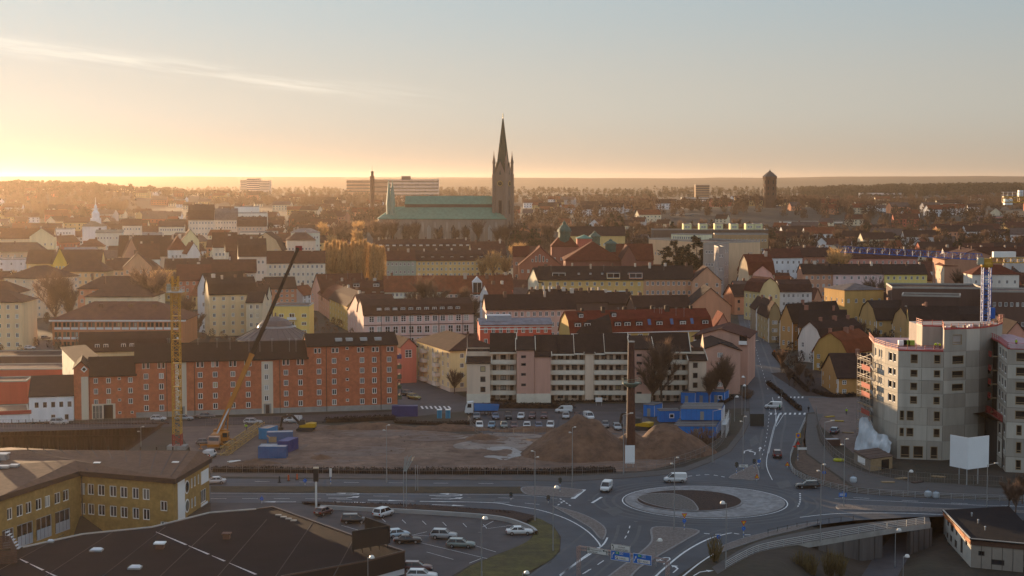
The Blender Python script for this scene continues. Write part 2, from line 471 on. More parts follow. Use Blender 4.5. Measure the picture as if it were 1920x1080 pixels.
def building(name, label, cat, A, B, W, H, wall, roof, roofc, wins=None, z0=0.0, axis='x', group=None, near=False, over=0.45,
    plinth=None, chim=0, trim=None, chm=None, fr=None, H_open=False, downpipes=0):
 """A, B: world x, y of the two front corners; W: depth; H: eaves above z0"""
 A, B = Vector((A[0], A[1])), Vector((B[0], B[1]))
 d = B-A; L = d.length; rz = math.atan2(d.y, d.x)
 root = thing(name, label, cat, (A.x, A.y, z0), rz, group)
 wm = wall if not isinstance(wall, tuple) else WALL(wall)
 rm = roofc if not isinstance(roofc, tuple) else ROOF(roofc)
 kind, h = roof
 mb = MB()
 wins = wins or {}
 for s in 'frlb':
  O, U, Nn, Ls = side_frame(s, L, W)
  spec = wins.get(s)
  ops = []
  if spec:
   for g in (spec if isinstance(spec, list) else [spec]):
    if 'ops' in g: o2 = g['ops']
    else: o2 = grid_ops(Ls, g['n'], g['z'], g['w'], g['h'], g.get('m', 1.2), g.get('skip', ()))
    o2 = [q for q in o2 if q[0] > .05 and q[0]+q[2] < Ls-.05]
    for (x, z, w, hh) in o2:
     p = O+U*x+Vector((0,0,z))-Nn*0.08
     put_window(root, p, SIDES[s], w, hh, g.get('style', 'two'), g.get('fr', fr), near)
    ops += [q for q in o2 if q[1]+q[3] < H]
  facade(mb, O, U, Nn, Ls, H, ops)
 if kind not in ('hip', 'flat'):
  Wd = W if axis == 'x' else L
  pr = [(a, z) for a, z in roof_profile(kind, Wd, h, H, 0.0)]
  pr = [(a, max(z, H)-0.02) for a, z in pr]
  if axis == 'x':
   for x in (0.0, L): mb.poly([(x, 0, H-.02)]+[(x, a, z) for a, z in pr]+[(x, W, H-.02)])
  else:
   for y in (0.0, W): mb.poly([(0, y, H-.02)]+[(a, y, z) for a, z in pr]+[(L, y, H-.02)])
 obj('wall', mb.mesh('wall', wm), root)
 roof_part(root, L, W, H, kind, h, rm, axis, over)
 if plinth:
  pm = MB(); pm.box(-.04,-.04,0,L+.04,W+.04,plinth[0]); obj('plinth', pm.mesh('plinth', plinth[1]), root)
 if trim:
  tm = MB(); e = 0.03
  for x in (0, L):
   tm.box(x-.22 if x else -e, -e, 0.02, x+e if x else .22, 0.2, H-.1)
  obj('corner_board', tm.mesh('corner_board', trim), root)
 for i in range(downpipes):
  pm = MB(); x = L*(i+0.5)/downpipes; pm.tube((x,-.08,0.1),(x,-.08,H-.2),0.06,n=5); obj('downpipe', pm.mesh('downpipe', DARKTRIM), root)
 if chim:
  Wd = W if axis == 'x' else L
  ln = L if axis == 'x' else W
  for i in range(chim):
   a = ln*(i+0.5+RND.uniform(-.25,.25))/chim; b = Wd*(0.5+RND.choice((-.08,.06,.0)))
   x, y = (a, b) if axis == 'x' else (b, a)
   chimney(root, x, y, H+h+RND.uniform(0.7,1.3) if kind != 'flat' else H+1.6, RND.choice((0.8,1.1,1.5)), 0.9, 3.0, chm or RND.choice((None, None, mat('chimney_plaster',(0.50,0.39,0.30)), mat('chimney_pale',(0.58,0.50,0.42)))))
 root['L'] = L
 return root, L
def P2(u, d): return (XD(u, d), d)
def bpx(name, label, cat, uA, dA, uB, dB, W, vE, roof, wall, roofc, **k):
 """building from the pixel columns and depths of its front corners and the pixel row of its eaves"""
 z0 = k.pop('z0', None)
 if z0 is None: z0 = gz(0, (dA+dB)/2)
 H = ZD(vE, (dA+dB)/2)-z0
 return building(name, label, cat, P2(uA, dA), P2(uB, dB), W, H, wall, roof, roofc, z0=z0, **k)
# ------------------------------------------------------------------ ground, hills, roads
UND = [G(1600, 1180, -5), G(1632, 1110, -5), G(1668, 1050, -5), G(1700, 1008, -5), G(1722, 975, -5)]
def seg_dist(x, y, pts):
 best = 1e9
 for a, b in zip(pts, pts[1:]):
  dx, dy = b.x-a.x, b.y-a.y
  t = max(0, min(1, ((x-a.x)*dx+(y-a.y)*dy)/(dx*dx+dy*dy)))
  best = min(best, math.hypot(x-a.x-t*dx, y-a.y-t*dy))
 return best
PIT = (-175.0, XD(306, 392, 0), 322.0, 395.5)
def ground_z(x, y):
 z = gz(x, y)
 if y < 330 and x > 20:
  d = seg_dist(x, y, UND)
  if y < 296: z = min(z, -5+max(0, d-4.0)/1.7*0.92)
 if -120 < x < -57.5 and 236 < y < 283: z = -3.5
 if 66 < x < 150 and 236 < y < 284.5: z = min(z, -4+max(0, 72-x)*0.1)
 if PIT[0] < x < PIT[1] and PIT[2] < y < PIT[3]: z = -7.5+1.2*mnoise.noise((x*.08, y*.08, 0))
 if y > 4000:
  k = smooth(4200, 8600, y)
  z += k*(62+12*mnoise.noise((x/1500.0, y/2500.0, 3.1))+5*mnoise.noise((x/260.0, y/400.0, 7.7)))
  if y > 9500: z -= 0.01*(y-9500)
 if x > 400 and y > 2500:
  z += 15*smooth(2600, 3900, y)*smooth(500, 1200, x)*(1-smooth(4200, 5200, y))
 if y > 1500: z += 15*math.exp(-((x-306)/170)**2-((y-1930)/210)**2)
 if x < -300 and y > 1500:
  z += 26*math.exp(-((x+930)/330)**2-((y-3000)/420)**2)
 return z
def sheet(name, xs, ys, m, zf=ground_z, dz=0.0):
 nx, ny = len(xs), len(ys)
 v = np.array([(x, y, zf(x, y)+dz) for y in ys for x in xs], dtype=np.float32)
 f = [(j*nx+i, j*nx+i+1, (j+1)*nx+i+1, (j+1)*nx+i) for j in range(ny-1) for i in range(nx-1)]
 me = bpy.data.meshes.new(name); me.from_pydata(v.tolist(), [], f); me.materials.append(m)
 me.polygons.foreach_set('use_smooth', [True]*len(f))
 return me
def span(*a):
 out = []
 for s, e, st in a:
  n = max(1, round((e-s)/st)); out += [s+(e-s)*i/n for i in range(n)]
 return out+[a[-1][1]]
EARTH = mat('earth_and_turf', (0.048, 0.036, 0.028), 0.95, 0.3, 0.12, bump=0.5, bscale=0.8, col2=(0.034, 0.030, 0.018), c2scale=0.05)
xs = span((-2600,-800,150),(-800,-180,40),(-180,150,2.5),(150,800,40),(800,2600,150))
ys = span((150,480,2.5),(480,900,20),(900,2600,60),(2600,5200,110))
PX1 = PIT[1]
xs = sorted(set(xs) | {PX1-.02, PX1+.02}); ys = sorted(set(ys) | {PIT[3]-.02, PIT[3]+.02})
struct('ground', sheet('ground', xs, ys, EARTH))
FOREST = mat('forest_floor', (0.030, 0.027, 0.017), 0.95, 0.4, 0.012, col2=(0.022, 0.024, 0.014), c2scale=0.004, bump=1.0, bscale=0.05)
struct('hills', sheet('hills', span((-9000,9000,150)), span((5150,12500,160)), FOREST, dz=-0.5))

ASPH = mat('asphalt', (0.060, 0.066, 0.079), 0.8, 0.22, 0.06, bump=0.15, bscale=6, col2=(0.047, 0.051, 0.061), c2scale=0.11)
ASPH2 = mat('old_asphalt', (0.066, 0.060, 0.064), 0.85, 0.2, 0.1, bump=0.15, bscale=6, col2=(0.050, 0.045, 0.049), c2scale=0.15)
PAVE = mat('pavement_slabs', (0.075, 0.068, 0.066), 0.85, 0.15, 0.4)
COBBLE = mat('cobbles', (0.15, 0.125, 0.115), 0.85, 0.5, 2.6, bump=0.8, bscale=5)
KERB = mat('kerb_granite', (0.20, 0.19, 0.19), 0.8, 0.2, 1.0)
LINE = mat('road_paint', (0.60, 0.60, 0.60), 0.7, 0.3, 1.5)
GRASS = mat('grass', (0.075, 0.07, 0.026), 0.95, 0.35, 0.5, bump=0.7, bscale=3, col2=(0.11, 0.085, 0.03), c2scale=0.2)
BED = mat('planting_bed', (0.035, 0.02, 0.017), 0.95, 0.35, 1.5, bump=1.0, bscale=4)
GRAVEL = mat('pale_mud', (0.21, 0.16, 0.135), 0.6, 0.3, 0.3, bump=0.3, bscale=2, col2=(0.12, 0.09, 0.075), c2scale=0.2)
def pts(px, z=0.0): return [G(u, v, z) for u, v in px]
def flat(name, px, z, m, smoothn=0):
 p = pts(px)
 mb=MB();mb.poly([(q.x, q.y, z) for q in p])
 return struct(name, mb.mesh(name, m))
def spline(px, n=6, closed=False):
 """Catmull-Rom through world points"""
 P = [Vector((p[0], p[1], 0)) for p in px]; out = []
 k = len(P)
 for i in range(k if closed else k-1):
  a = P[(i-1) % k] if closed or i > 0 else P[0]; b = P[i]; c = P[(i+1) % k]
  d = P[(i+2) % k] if closed or i+2 < k else P[-1]
  for j in range(n):
   t = j/n
   out.append(0.5*((2*b)+(-a+c)*t+(2*a-5*b+4*c-d)*t*t+(-a+3*b-3*c+d)*t**3))
 if not closed: out.append(P[-1])
 return out
def blob(name, px, z, m, n=5):
 p = spline([(q.x, q.y) for q in pts(px)], n, True)
 mb=MB();mb.poly([(q.x, q.y, z) for q in p])
 return struct(name, mb.mesh(name, m))
NORTH = [(-200,893),(960,901),(1070,903),(1170,897),(1235,892),(1285,885),(1330,868),(1370,847),(1395,815),(1407,790),(1404,740),(1400,690),(1393,640),(1383,590),(1365,545),(1345,517)]
EAST = [(1375,517),(1400,560),(1418,600),(1445,650),(1472,707),(1502,742),(1560,745),(1560,765),(1512,775),(1506,800),(1492,830),(1482,860),(1484,885),(1500,896),(1530,908),(1600,924),(1700,932),(1920,940),(2150,946)]
SOUTH = [(2150,985),(1920,976),(1770,968),(1700,970),(1600,976),(1535,984),(1440,1004),(1335,1037),(1262,1085),(1180,1150),(900,1150),(960,1095),(997,1075),(1032,1055),(1050,1035),(1052,1007),(1037,985),(1005,970),(960,961),(800,951),(620,945),(560,943),(395,943),(-200,943)]
flat('road', NORTH+EAST+SOUTH, 0.004, ASPH)
flat('street', [(-150,799),(140,792),(745,772),(750,700),(775,688),(800,708),(870,744),(960,757),(1230,757),(1390,742),(1403,744),(1405,765),(1240,770),(1200,770),(890,769),(745,784),(400,797),(150,806),(-150,814)], 0.003, ASPH2)
flat('parking_lot', [(395,943.6),(560,943.6),(612,956),(720,961),(850,966),(945,976),(985,987),(1000,1000),(990,1018),(940,1036),(880,1060),(830,1090),(760,1140),(600,1140),(395,1000)], 0.008, ASPH2)
flat('car_park', [(885,771),(1200,771),(1232,800),(1185,815),(905,813),(880,795)], 0.008, ASPH2)
flat('pavement', [(960,890),(1070,893),(1165,888),(1230,883),(1282,876),(1325,860),(1363,840),(1386,810),(1396,790),(1394,771),(1404.4,771),(1406,790),(1394,815),(1369,847),(1329,867.5),(1284,884.5),(1234,891.5),(1169,896.5),(1070,902.4),(960,900.5)], 0.05, PAVE)
flat('pavement', [(395,886),(960,891),(960,900.5),(395,893.5)], 0.03, mat('dusty_path', (0.10,0.08,0.072), 0.9, 0.25, 0.3))
flat('cycle_path', [(1515,776),(1508,815),(1513,850),(1545,873),(1600,912),(1680,925),(1920,936),(2150,942),(2150,925),(1920,920),(1790,908),(1700,903),(1620,884),(1562,858),(1537,828),(1530,800),(1545,776)], 0.05, PAVE)
flat('yard', [(330,800),(560,793),(620,797),(560,850),(510,888),(395,884),(360,850)], 0.006, mat('yard_gravel', (0.125,0.088,0.075), 0.9, 0.3, 0.3, bump=0.3, bscale=2))
flat('site_road', [(1515,746),(1610,745),(1640,800),(1600,850),(1540,800)], 0.006, mat('yard_gravel', (0,0,0)))
flat('lane', [(0,640),(95,640),(100,600),(60,600),(40,660),(-60,660)], 0.012, ASPH2) if False else None
SITE = blob('site_ground', [(540,805),(700,800),(890,815),(1010,810),(1180,800),(1300,830),(1320,850),(1240,876),(1165,884),(900,883),(520,878),(500,868),(560,840)], 0.004, DIRT)
blob('mud_patch', [(850,835),(900,826),(985,826),(1000,838),(960,850),(905,855),(872,848)], 0.10, GRAVEL)
def inside(x, y, P):
 c = False; n = len(P)
 for i in range(n):
  a, b = P[i], P[i-1]
  if (a[1] > y) != (b[1] > y) and x < (b[0]-a[0])*(y-a[1])/(b[1]-a[1])+a[0]: c = not c
 return c
SP_ = [tuple(v.co[:2]) for v in SITE.data.vertices]
def site_mesh():
 x0, x1, y0, y1 = -58, 46, 332, 402; st = .8; nx, ny = int((x1-x0)/st), int((y1-y0)/st); idx = {}; v = []; f = []
 for j in range(ny+1):
  for i in range(nx+1):
   x, y = x0+i*st, y0+j*st
   if not inside(x, y, SP_): continue
   rut = abs(mnoise.noise((x*.05+y*.02, y*.35, 5.5)))
   z = .05+.55*max(0, mnoise.noise((x*.09, y*.12, 1.1)))+.22*mnoise.noise((x*.35, y*.5, 2.0))-.25*max(0, .16-rut)/.16+.09*mnoise.noise((x*1.3, y*1.5, 3.0))
   idx[i, j] = len(v); v.append((x, y, z))
 for (i, j), a in idx.items():
  q = [(i, j), (i+1, j), (i+1, j+1), (i, j+1)]
  if all(k in idx for k in q): f.append([idx[k] for k in q])
 me = bpy.data.meshes.new('site_dirt'); me.from_pydata(v, [], f); me.materials.append(DIRT); me.polygons.foreach_set('use_smooth', [True]*len(f)); return me
struct('site_dirt', site_mesh())
blob('mud_patch', [(905,846),(918,840),(934,838),(958,839),(972,845),(982,850),(975,856),(962,859),(944,864),(928,860),(908,858),(912,852)], 0.13, mat('ice', (0.22,0.20,0.19), 0.45, 0.3, 0.4))
blob('mud_patch', [(640,812),(740,806),(845,812),(880,822),(800,828),(690,822)], 0.10, mat('grey_mud', (0.15,0.105,0.088), 0.9, 0.35, 0.3, bump=0.5, bscale=1.5))
blob('mud_patch', [(845,820),(930,813),(1010,816),(1000,823),(900,826)], 0.11, GRAVEL)
blob('mud_patch', [(760,845),(830,838),(870,850),(830,858),(770,856)], 0.10, mat('brown_mud', (0.17,0.11,0.08), 0.9, 0.4, 0.4, bump=0.5, bscale=1.5))
blob('mud_patch', [(590,850),(680,838),(760,842),(720,860),(620,868)], 0.10, mat('grey_mud', (0,0,0)))

# ---- raised kerbed islands and beds
def island(px, top=COBBLE, h=0.13, inset=0.3, name='traffic_island', sm=4):
 p = spline([(q.x, q.y) for q in pts(px)], sm, True) if sm else [Vector((q.x, q.y, 0)) for q in pts(px)]
 c = sum(p, Vector())/len(p)
 mb=MB();mb.prism([(q.x, q.y) for q in p], -0.1, h, 0)
 ins = []
 n = len(p)
 area = sum(p[i].x*p[(i+1)%n].y-p[(i+1)%n].x*p[i].y for i in range(n))
 s = 1 if area > 0 else -1
 for i in range(n):
  t = (p[(i+1)%n]-p[i-1]); t.normalize(); nn = Vector((-t.y, t.x, 0))*s
  ins.append(p[i]+nn*inset)
 mb.poly([(q.x, q.y, h+0.006) for q in ins], 1)
 return struct(name, mb.mesh(name, [KERB, top]))
island([(1035,949),(1085,962),(1120,978),(1137,994),(1132,1012),(1122,1008),(1105,990),(1065,966)], inset=0.25)
island([(980,914),(1040,914),(1075,917),(1093,920),(1082,927),(1070,933),(1020,930),(985,927)])
island([(1222,990),(1270,990),(1312,996),(1290,1012),(1245,1038),(1200,1066),(1165,1100),(1120,1100),(1160,1066),(1195,1040),(1220,1016)], inset=0.35)
island([(1366,896),(1396,880),(1412,872),(1420,876),(1424,893),(1420,901),(1395,900)], inset=0.2)
island([(1335,1034),(1380,1014),(1440,998),(1500,984),(1540,979),(1500,992),(1440,1007),(1385,1025),(1345,1038)], top=COBBLE, inset=0.15)
island([(1568,949),(1590,947),(1700,951),(1800,955),(1920,958),(1920,962),(1800,961),(1680,959),(1590,956),(1572,955)], top=COBBLE, inset=0.2)
flat('verge', [(395,912),(975,913),(984,917),(984,925),(960,926),(395,923)], 0.06, mat('verge_grass', (0.05,0.038,0.022), 0.95, 0.3, 0.5, bump=0.7, bscale=3))
RC = G(1321, 940)
def circle(c, r, n=64): return [(c.x+r*math.cos(2*math.pi*i/n), c.y+r*math.sin(2*math.pi*i/n)) for i in range(n)]
mb=MB();mb.prism(circle(RC, 15.0), -0.1, 0.10, 0)
mb.poly([(x, y, 0.106) for x, y in circle(RC, 14.55)], 1)
struct('roundabout_apron', mb.mesh('roundabout_apron', [KERB, mat('apron_stone', (0.16,0.155,0.16), 0.75, 0.35, 0.8, bump=0.3, bscale=4, col2=(0.24,0.235,0.24), c2scale=0.25)]))
IC = G(1292, 940)
mb=MB();mb.prism(circle(IC, 10.1), 0.1, 0.24, 0); mb.poly([(x, y, 0.30) for x, y in circle(IC, 9.7)], 1)
struct('planting_bed', mb.mesh('planting_bed', [KERB, BED]))
lens = [(1196,934),(1215,929),(1250,927.5),(1275,931),(1296,940),(1306,950),(1309,960),(1285,959.5),(1245,954.5),(1213,946),(1199,939)]
lp = spline([(q.x, q.y) for q in pts(lens)], 4, True)
mb=MB();mb.prism([(q.x, q.y) for q in lp], 0.2, 0.34, 0); cc = sum(lp, Vector())/len(lp)
mb.poly([(cc.x+(q.x-cc.x)*0.955, cc.y+(q.y-cc.y)*0.955, 0.346) for q in lp], 1)
struct('cobbled_bed', mb.mesh('cobbled_bed', [KERB, mat('bed_cobbles', (0.105,0.095,0.09), 0.9, 0.5, 2.6, bump=0.8, bscale=5)]))

# ---- painted markings
def strip(px, w=0.15, dash=None, z=0.012, n=6, world=False, name='road_marking', m=LINE):
 P = spline([(q.x, q.y) for q in (px if world else pts(px))], n)
 L = [0.0]
 for a, b in zip(P, P[1:]): L.append(L[-1]+(b-a).length)
 def at(s):
  for i in range(len(L)-1):
   if L[i+1] >= s:
    t = (s-L[i])/max(1e-6, L[i+1]-L[i]); return P[i].lerp(P[i+1], t), (P[i+1]-P[i]).normalized()
  return P[-1], (P[-1]-P[-2]).normalized()
 mb = MB()
 segs = [(L[i], L[i+1]) for i in range(len(L)-1)] if not dash else []
 if dash:
  s = 0.0
  while s < L[-1]: segs.append((s, min(L[-1], s+dash[0]))); s += dash[0]+dash[1]
 for s0, s1 in segs:
  (a, ta), (b, tb) = at(s0+1e-4), at(s1-1e-4)
  na, nb = Vector((-ta.y, ta.x, 0))*w/2, Vector((-tb.y, tb.x, 0))*w/2
  mb.poly([(q.x, q.y, z) for q in (a-na, b-nb, b+nb, a+na)])
 return struct(name, mb.mesh(name, m))
strip([(395,902),(700,905),(975,907)], 0.15, (3,6))
strip([(395,935),(560,935),(720,938),(830,941),(960,942),(1030,948)], 0.15, (3,3))
strip([(395,925),(700,926),(960,928),(1045,935)], 0.12)
strip([(700,930),(850,932),(960,934),(1060,941)], 0.15, (3,9))
strip([(787,940),(870,941),(930,943),(960,948)], 0.35)
strip([(960,948),(1010,956),(1060,972),(1100,995),(1125,1022),(1115,1030),(1080,1055),(1050,1080)], 0.25)
strip([(1139,1008),(1128,1024),(1090,1050),(1050,1078)], 0.3)
strip([(1181,986),(1178,998),(1170,1012)], 0.18, (2,2))
strip([(1132,1051),(1105,1069),(1080,1085)], 0.18, (3,3)); strip([(1105,1068),(1080,1084),(1060,1096)], 0.18, (3,3))
strip([(1372,999),(1330,1010),(1285,1034),(1243,1068),(1220,1090)], 0.35)
strip([(1430,1000),(1372,1020),(1320,1050),(1275,1085)], 0.3)
strip([(1110,943),(1128,932)], 0.5)
strip([(1074,935),(1095,918)], 0.9)
strip([(1428,1002),(1400,1003),(1376,1000)], 0.3, (1,1)); strip([(1320,1000),(1345,1002),(1372,999)], 0.3, (1,1))
strip([(1050,935),(1072,950)], 0.3, (1,1)); strip([(1040,951),(1058,939)], 0.3, (1,1))
strip([(1290,893),(1330,890),(1365,896)], 0.3, (1,1)); strip([(1500,925),(1500,940),(1495,952)], 0.3, (1,1))
strip([(1565,935),(1700,941),(1830,947),(1920,950)], 0.15)
strip([(1500,970),(1570,963),(1680,962),(1790,966)], 0.25)
strip([(1600,933),(1800,944),(1920,949)], 0.15, (3,6))
strip([(1448,900),(1437,868),(1447,820),(1455,780),(1448,745)], 0.15)
strip([(1440,850),(1452,800),(1462,775)], 0.4); strip([(1455,800),(1470,776)], 0.12)
strip([(1420,871),(1432,845),(1440,800),(1443,762)], 0.12, (2,4))
strip([(1440,730),(1425,680),(1410,630),(1398,585),(1372,540)], 0.12, (3,6))
for k in range(8): strip([(1445+k*9,777.5),(1446+k*9,774)], 0.5)
for k in range(7): strip([(1460+k*7.4,746.5),(1460.5+k*7.4,743.6)], 0.45)
for k in range(7): strip([(793+k*8.6,766.5),(790+k*8.4,761.5)], 0.5)
strip([(RC.x+15.45*math.cos(t*math.pi/24), RC.y+15.45*math.sin(t*math.pi/24), 0) and Vector((RC.x+15.45*math.cos(t*math.pi/24), RC.y+15.45*math.sin(t*math.pi/24), 0)) for t in range(49)], 0.2, world=True, n=1)
ARP = {'s': [(-.09,0),(.09,0),(.09,3),(.35,3),(0,5),(-.35,3),(-.09,3)],
  'l': [(-.09,0),(.09,0),(.09,2.4),(-.5,3.4),(-.3,3.7),(-1.3,3.9),(-.9,2.9),(-.7,3.15),(-.09,2.2)],
  'r': [(.09,0),(-.09,0),(-.09,2.4),(.5,3.4),(.3,3.7),(1.3,3.9),(.9,2.9),(.7,3.15),(.09,2.2)],
  'h': [(-.09,0),(.09,0),(.09,3.0),(-.3,3.9),(-.9,3.9),(-1.3,3.1),(-1.3,2.2),(-1.75,2.2),(-1.2,1.0),(-.65,2.2),(-1.1,2.2),(-1.1,3.0),(-.8,3.65),(-.4,3.65),(-.09,2.9)]}
def arrow(u, v, uu, vv, kind='s', sc=1.3):
 a, b = G(u, v), G(uu, vv); d = (b-a); d.z = 0; d.normalize(); n = Vector((d.y, -d.x, 0))
 mb=MB();mb.poly([(a.x+n.x*p*sc+d.x*q*sc, a.y+n.y*p*sc+d.y*q*sc, 0.013) for p, q in ARP[kind]])
 return struct('road_arrow', mb.mesh('road_arrow', LINE))
arrow(612,928,664,928,'h',1.6); arrow(615,934,660,934,'l',1.5); arrow(625,941,650,941.5,'s')
arrow(805,929,855,930,'h',1.6); arrow(808,935,850,936,'l',1.5); arrow(810,946,836,947,'s')
arrow(555,941,530,941,'s'); arrow(690,938,720,938.3,'s')
arrow(1244,1058,1260,1046,'h',1.2); arrow(1262,1074,1276,1062,'l',1.2); arrow(1300,1080,1322,1067,'r',1.2)
arrow(1395,850,1397,842,'r',1.3); arrow(1415,853,1418,842,'l',1.3); arrow(1424,846,1426,838,'s',1.2)
# ---- parking bays
for k in range(8):
 u = 640+k*38; strip([(u,968+k*2.2),(u+7,974+k*2.4)], 0.1)
for a in (((768,1005),(800,997)),((790,1018),(975,1062)),((828,1006),(700,1000)),((905,1046),(880,1056)),((905,988),(925,977)),((890,1023),(930,1035)),((915,991),(975,983)),((640,985),(700,1002)),((800,1035),(850,1049))):
 strip(list(a), 0.1)
def ribbon(name, px, h, t, m, label, cat, z0=0.0, kind=None):
 P = spline([(q.x, q.y) for q in pts(px)], 4)
 mb = MB()
 for a, b in zip(P, P[1:]):
  d = (b-a).normalized(); n = Vector((-d.y, d.x, 0))*t
  mb.add([(a.x,a.y,z0),(b.x,b.y,z0),(b.x+n.x,b.y+n.y,z0),(a.x+n.x,a.y+n.y,z0),(a.x,a.y,h),(b.x,b.y,h),(b.x+n.x,b.y+n.y,h),(a.x+n.x,a.y+n.y,h)],
    [(4,5,6,7),(0,1,5,4),(3,7,6,2)])
 o = obj(name, mb.mesh(name, m))
 return tag(o, label, cat) if not kind else o
ribbon('retaining_wall', [(600,955),(700,960),(800,965),(900,972),(950,979),(990,993),(1003,1003)], 0.75, 0.5, mat('pale_concrete', (0.32,0.31,0.30), 0.8, 0.12, 0.5), 'low pale concrete retaining wall along the back of the car park', 'wall')
flat('planting_bed', [(560,944),(620,945.5),(800,951.5),(960,961.5),(1003,971),(985,983),(945,972.5),(850,962),(720,956.5),(612,951)], 0.45, BED)
blob('grass_bank', [(988,988),(1008,973),(1037,989),(1049,1010),(1047,1034),(1029,1053),(990,1074),(930,1110),(830,1110),(880,1064),(940,1038),(985,1018),(1000,1003)], 0.10, mat('grass_bank', (0.085,0.075,0.022), 0.95, 0.3, 0.5, bump=0.6, bscale=3, col2=(0.05,0.042,0.02), c2scale=0.15))
flat('planting_bed', [(1513,790),(1510,815),(1500,845),(1490,868),(1497,880),(1530,900),(1600,918),(1545,876),(1511,852),(1505,822)], 0.05, mat('bare_bed', (0.09,0.06,0.045), 0.95, 0.4, 0.8, bump=0.8, bscale=3))
struct('underpass_path', (lambda m: m)( (lambda mb: ([mb.poly([(a.x-3,a.y,-4.93),(a.x+3,a.y,-4.93),(b.x+3,b.y,-4.93),(b.x-3,b.y,-4.93)]) for a, b in zip(UND, UND[1:])], mb.mesh('underpass_path', ASPH2))[1])(MB()) ))
for nm, px, m in (('street', [(40,640),(100,640),(100,668),(20,672)], ASPH2), ('lawn', [(1445,700),(1530,690),(1600,745),(1510,742)], BED), ('street', [(1470,600),(1530,610),(1610,660),(1540,660)], BED)):
 flat(nm, px, 0.02, m)

WORN = mat('worn_asphalt', (0.039,0.042,0.050), 0.6, 0.3, 0.5)
WORN2 = mat('pale_asphalt', (0.080,0.084,0.092), 0.8, 0.3, 0.4)
for rr_, ww in ((17.2,.7),(19.0,.6),(21.0,.5)):
 strip([Vector((RC.x+rr_*math.cos(t*math.pi/30), RC.y+rr_*math.sin(t*math.pi/30), 0)) for t in range(61)], ww, world=True, n=1, z=0.008, name='tyre_track', m=WORN)
for px in ([(395,906),(700,908),(960,911),(1100,905),(1180,900)],[(395,931),(700,932),(960,936),(1060,945)],[(1120,975),(1090,1005),(1020,1060),(980,1090)],[(1160,985),(1150,1015),(1110,1050),(1060,1085)],[(1200,985),(1190,1015),(1150,1050),(1110,1085)],[(1400,985),(1330,1000),(1270,1040),(1220,1085)],[(1560,938),(1750,945),(1920,952)],[(1540,966),(1700,967),(1920,970)],[(1430,880),(1425,840),(1432,790),(1430,740),(1412,660),(1395,600)],[(1462,870),(1466,820),(1472,780),(1455,720),(1430,650),(1405,590)]):
 strip(px, .55, z=0.008, name='tyre_track', m=WORN)
for px in ([(1130,955),(1155,950),(1170,960),(1150,968)],[(1455,905),(1478,900),(1485,912),(1462,916)],[(520,906),(560,905),(562,909),(522,910)],[(860,935),(930,936),(928,940),(862,939)],[(1405,825),(1418,815),(1424,830),(1408,838)],[(1650,942),(1700,944),(1699,949),(1651,947)]):
 flat('asphalt_patch', px, 0.009, WORN2 if len(px) % 2 else WORN)
for u, v in ((1105,938),(1192,978),(1490,925),(700,921),(880,933),(1431,802),(1130,985),(1560,962),(900,998),(720,985),(1020,1040)):
 p = G(u,v);mb=MB();mb.poly([(p.x+.38*math.cos(k*math.pi/6), p.y+.38*math.sin(k*math.pi/6), 0.0115) for k in range(12)]); struct('manhole_cover', mb.mesh('manhole_cover', mat('cast_iron',(0.035,0.034,0.034),.5,.2)))
# ------------------------------------------------------------------ near buildings
def V2(p): return Vector((p[0], p[1]))
def lx(A, B, u):
 """distance along the wall A-B of the point seen in pixel column u"""
 A, B = V2(A), V2(B); d = (B-A).normalized()
 k = (u-960)/FPX
 den = d.x-k*cp*d.y
 return (k*(A.y*cp+54*sp)-A.x)/den
def colrow(A, B, cols, rows, z0=0.0):
 """openings from pixel columns (u0, u1) and heights (z0, z1)"""
 out = []
 for u0, u1 in cols:
  a, b = lx(A, B, u0), lx(A, B, u1)
  out += [(a, r0-z0, b-a, r1-r0) for r0, r1 in rows]
 return out
def dat(A, B, u):
 A, B = V2(A), V2(B); return (A+(B-A).normalized()*lx(A, B, u)).y
BRICK = mat('red_brick', (0.50, 0.148, 0.072), 0.9, 0.2, 1.2, bump=0.2, bscale=6, col2=(0.41, 0.122, 0.06), c2scale=0.5)
YBRICK = mat('yellow_brick', (0.37, 0.225, 0.072), 0.9, 0.22, 1.2, bump=0.2, bscale=6, col2=(0.29, 0.175, 0.06), c2scale=0.5)
DROOF = mat('dark_tiles', (0.030, 0.018, 0.015), 0.95, 0.25, 0.6, bump=0.4, bscale=3, spec=0.1)
BEIGE = WALL((0.42, 0.36, 0.28))
# ---- long red brick apartment block along the street
RA, RB = P2(140, 402), P2(746, 421)
def rz_(u, v): return ZD(v, dat(RA, RB, u))
q1, q2, q3 = lx(RA, RB, 168), lx(RA, RB, 255), lx(RA, RB, 577)
rd = (V2(RB)-V2(RA)).normalized()
def rp(q): p = V2(RA)+rd*q; return (p.x, p.y)
def brick_block(name, label, pA, pB, vE, uref, roof, ops, **k):
 H = ZD(vE, dat(RA, RB, uref))
 return building(name, label, 'apartment block', pA, pB, 11.5, H, BRICK, roof, DROOF, {'f': ops}, near=True, **k)
c1 = lambda x, y: (x/4.0, 600+y/4.0)
def rows_from(u, vs): return [(rz_(u, b), rz_(u, a)) for a, b in vs]
def v4(lst): return [(600+a/4, 600+b/4) for a, b in lst]
def shift(ops, q): return [(a-q, b, c, d) for a, b, c, d in ops]
rl = rows_from(200, v4([(435,475),(513,555),(593,635)]))
rs = rows_from(225, v4([(430,450),(510,530),(590,610),(685,705)]))
ol = colrow(RA, RB, [(176,184),(199.5,208),(240.5,249)], rl)
osm = colrow(RA, RB, [(221,227)], rs)+colrow(RA, RB, [(244.5,250)], rs[3:])
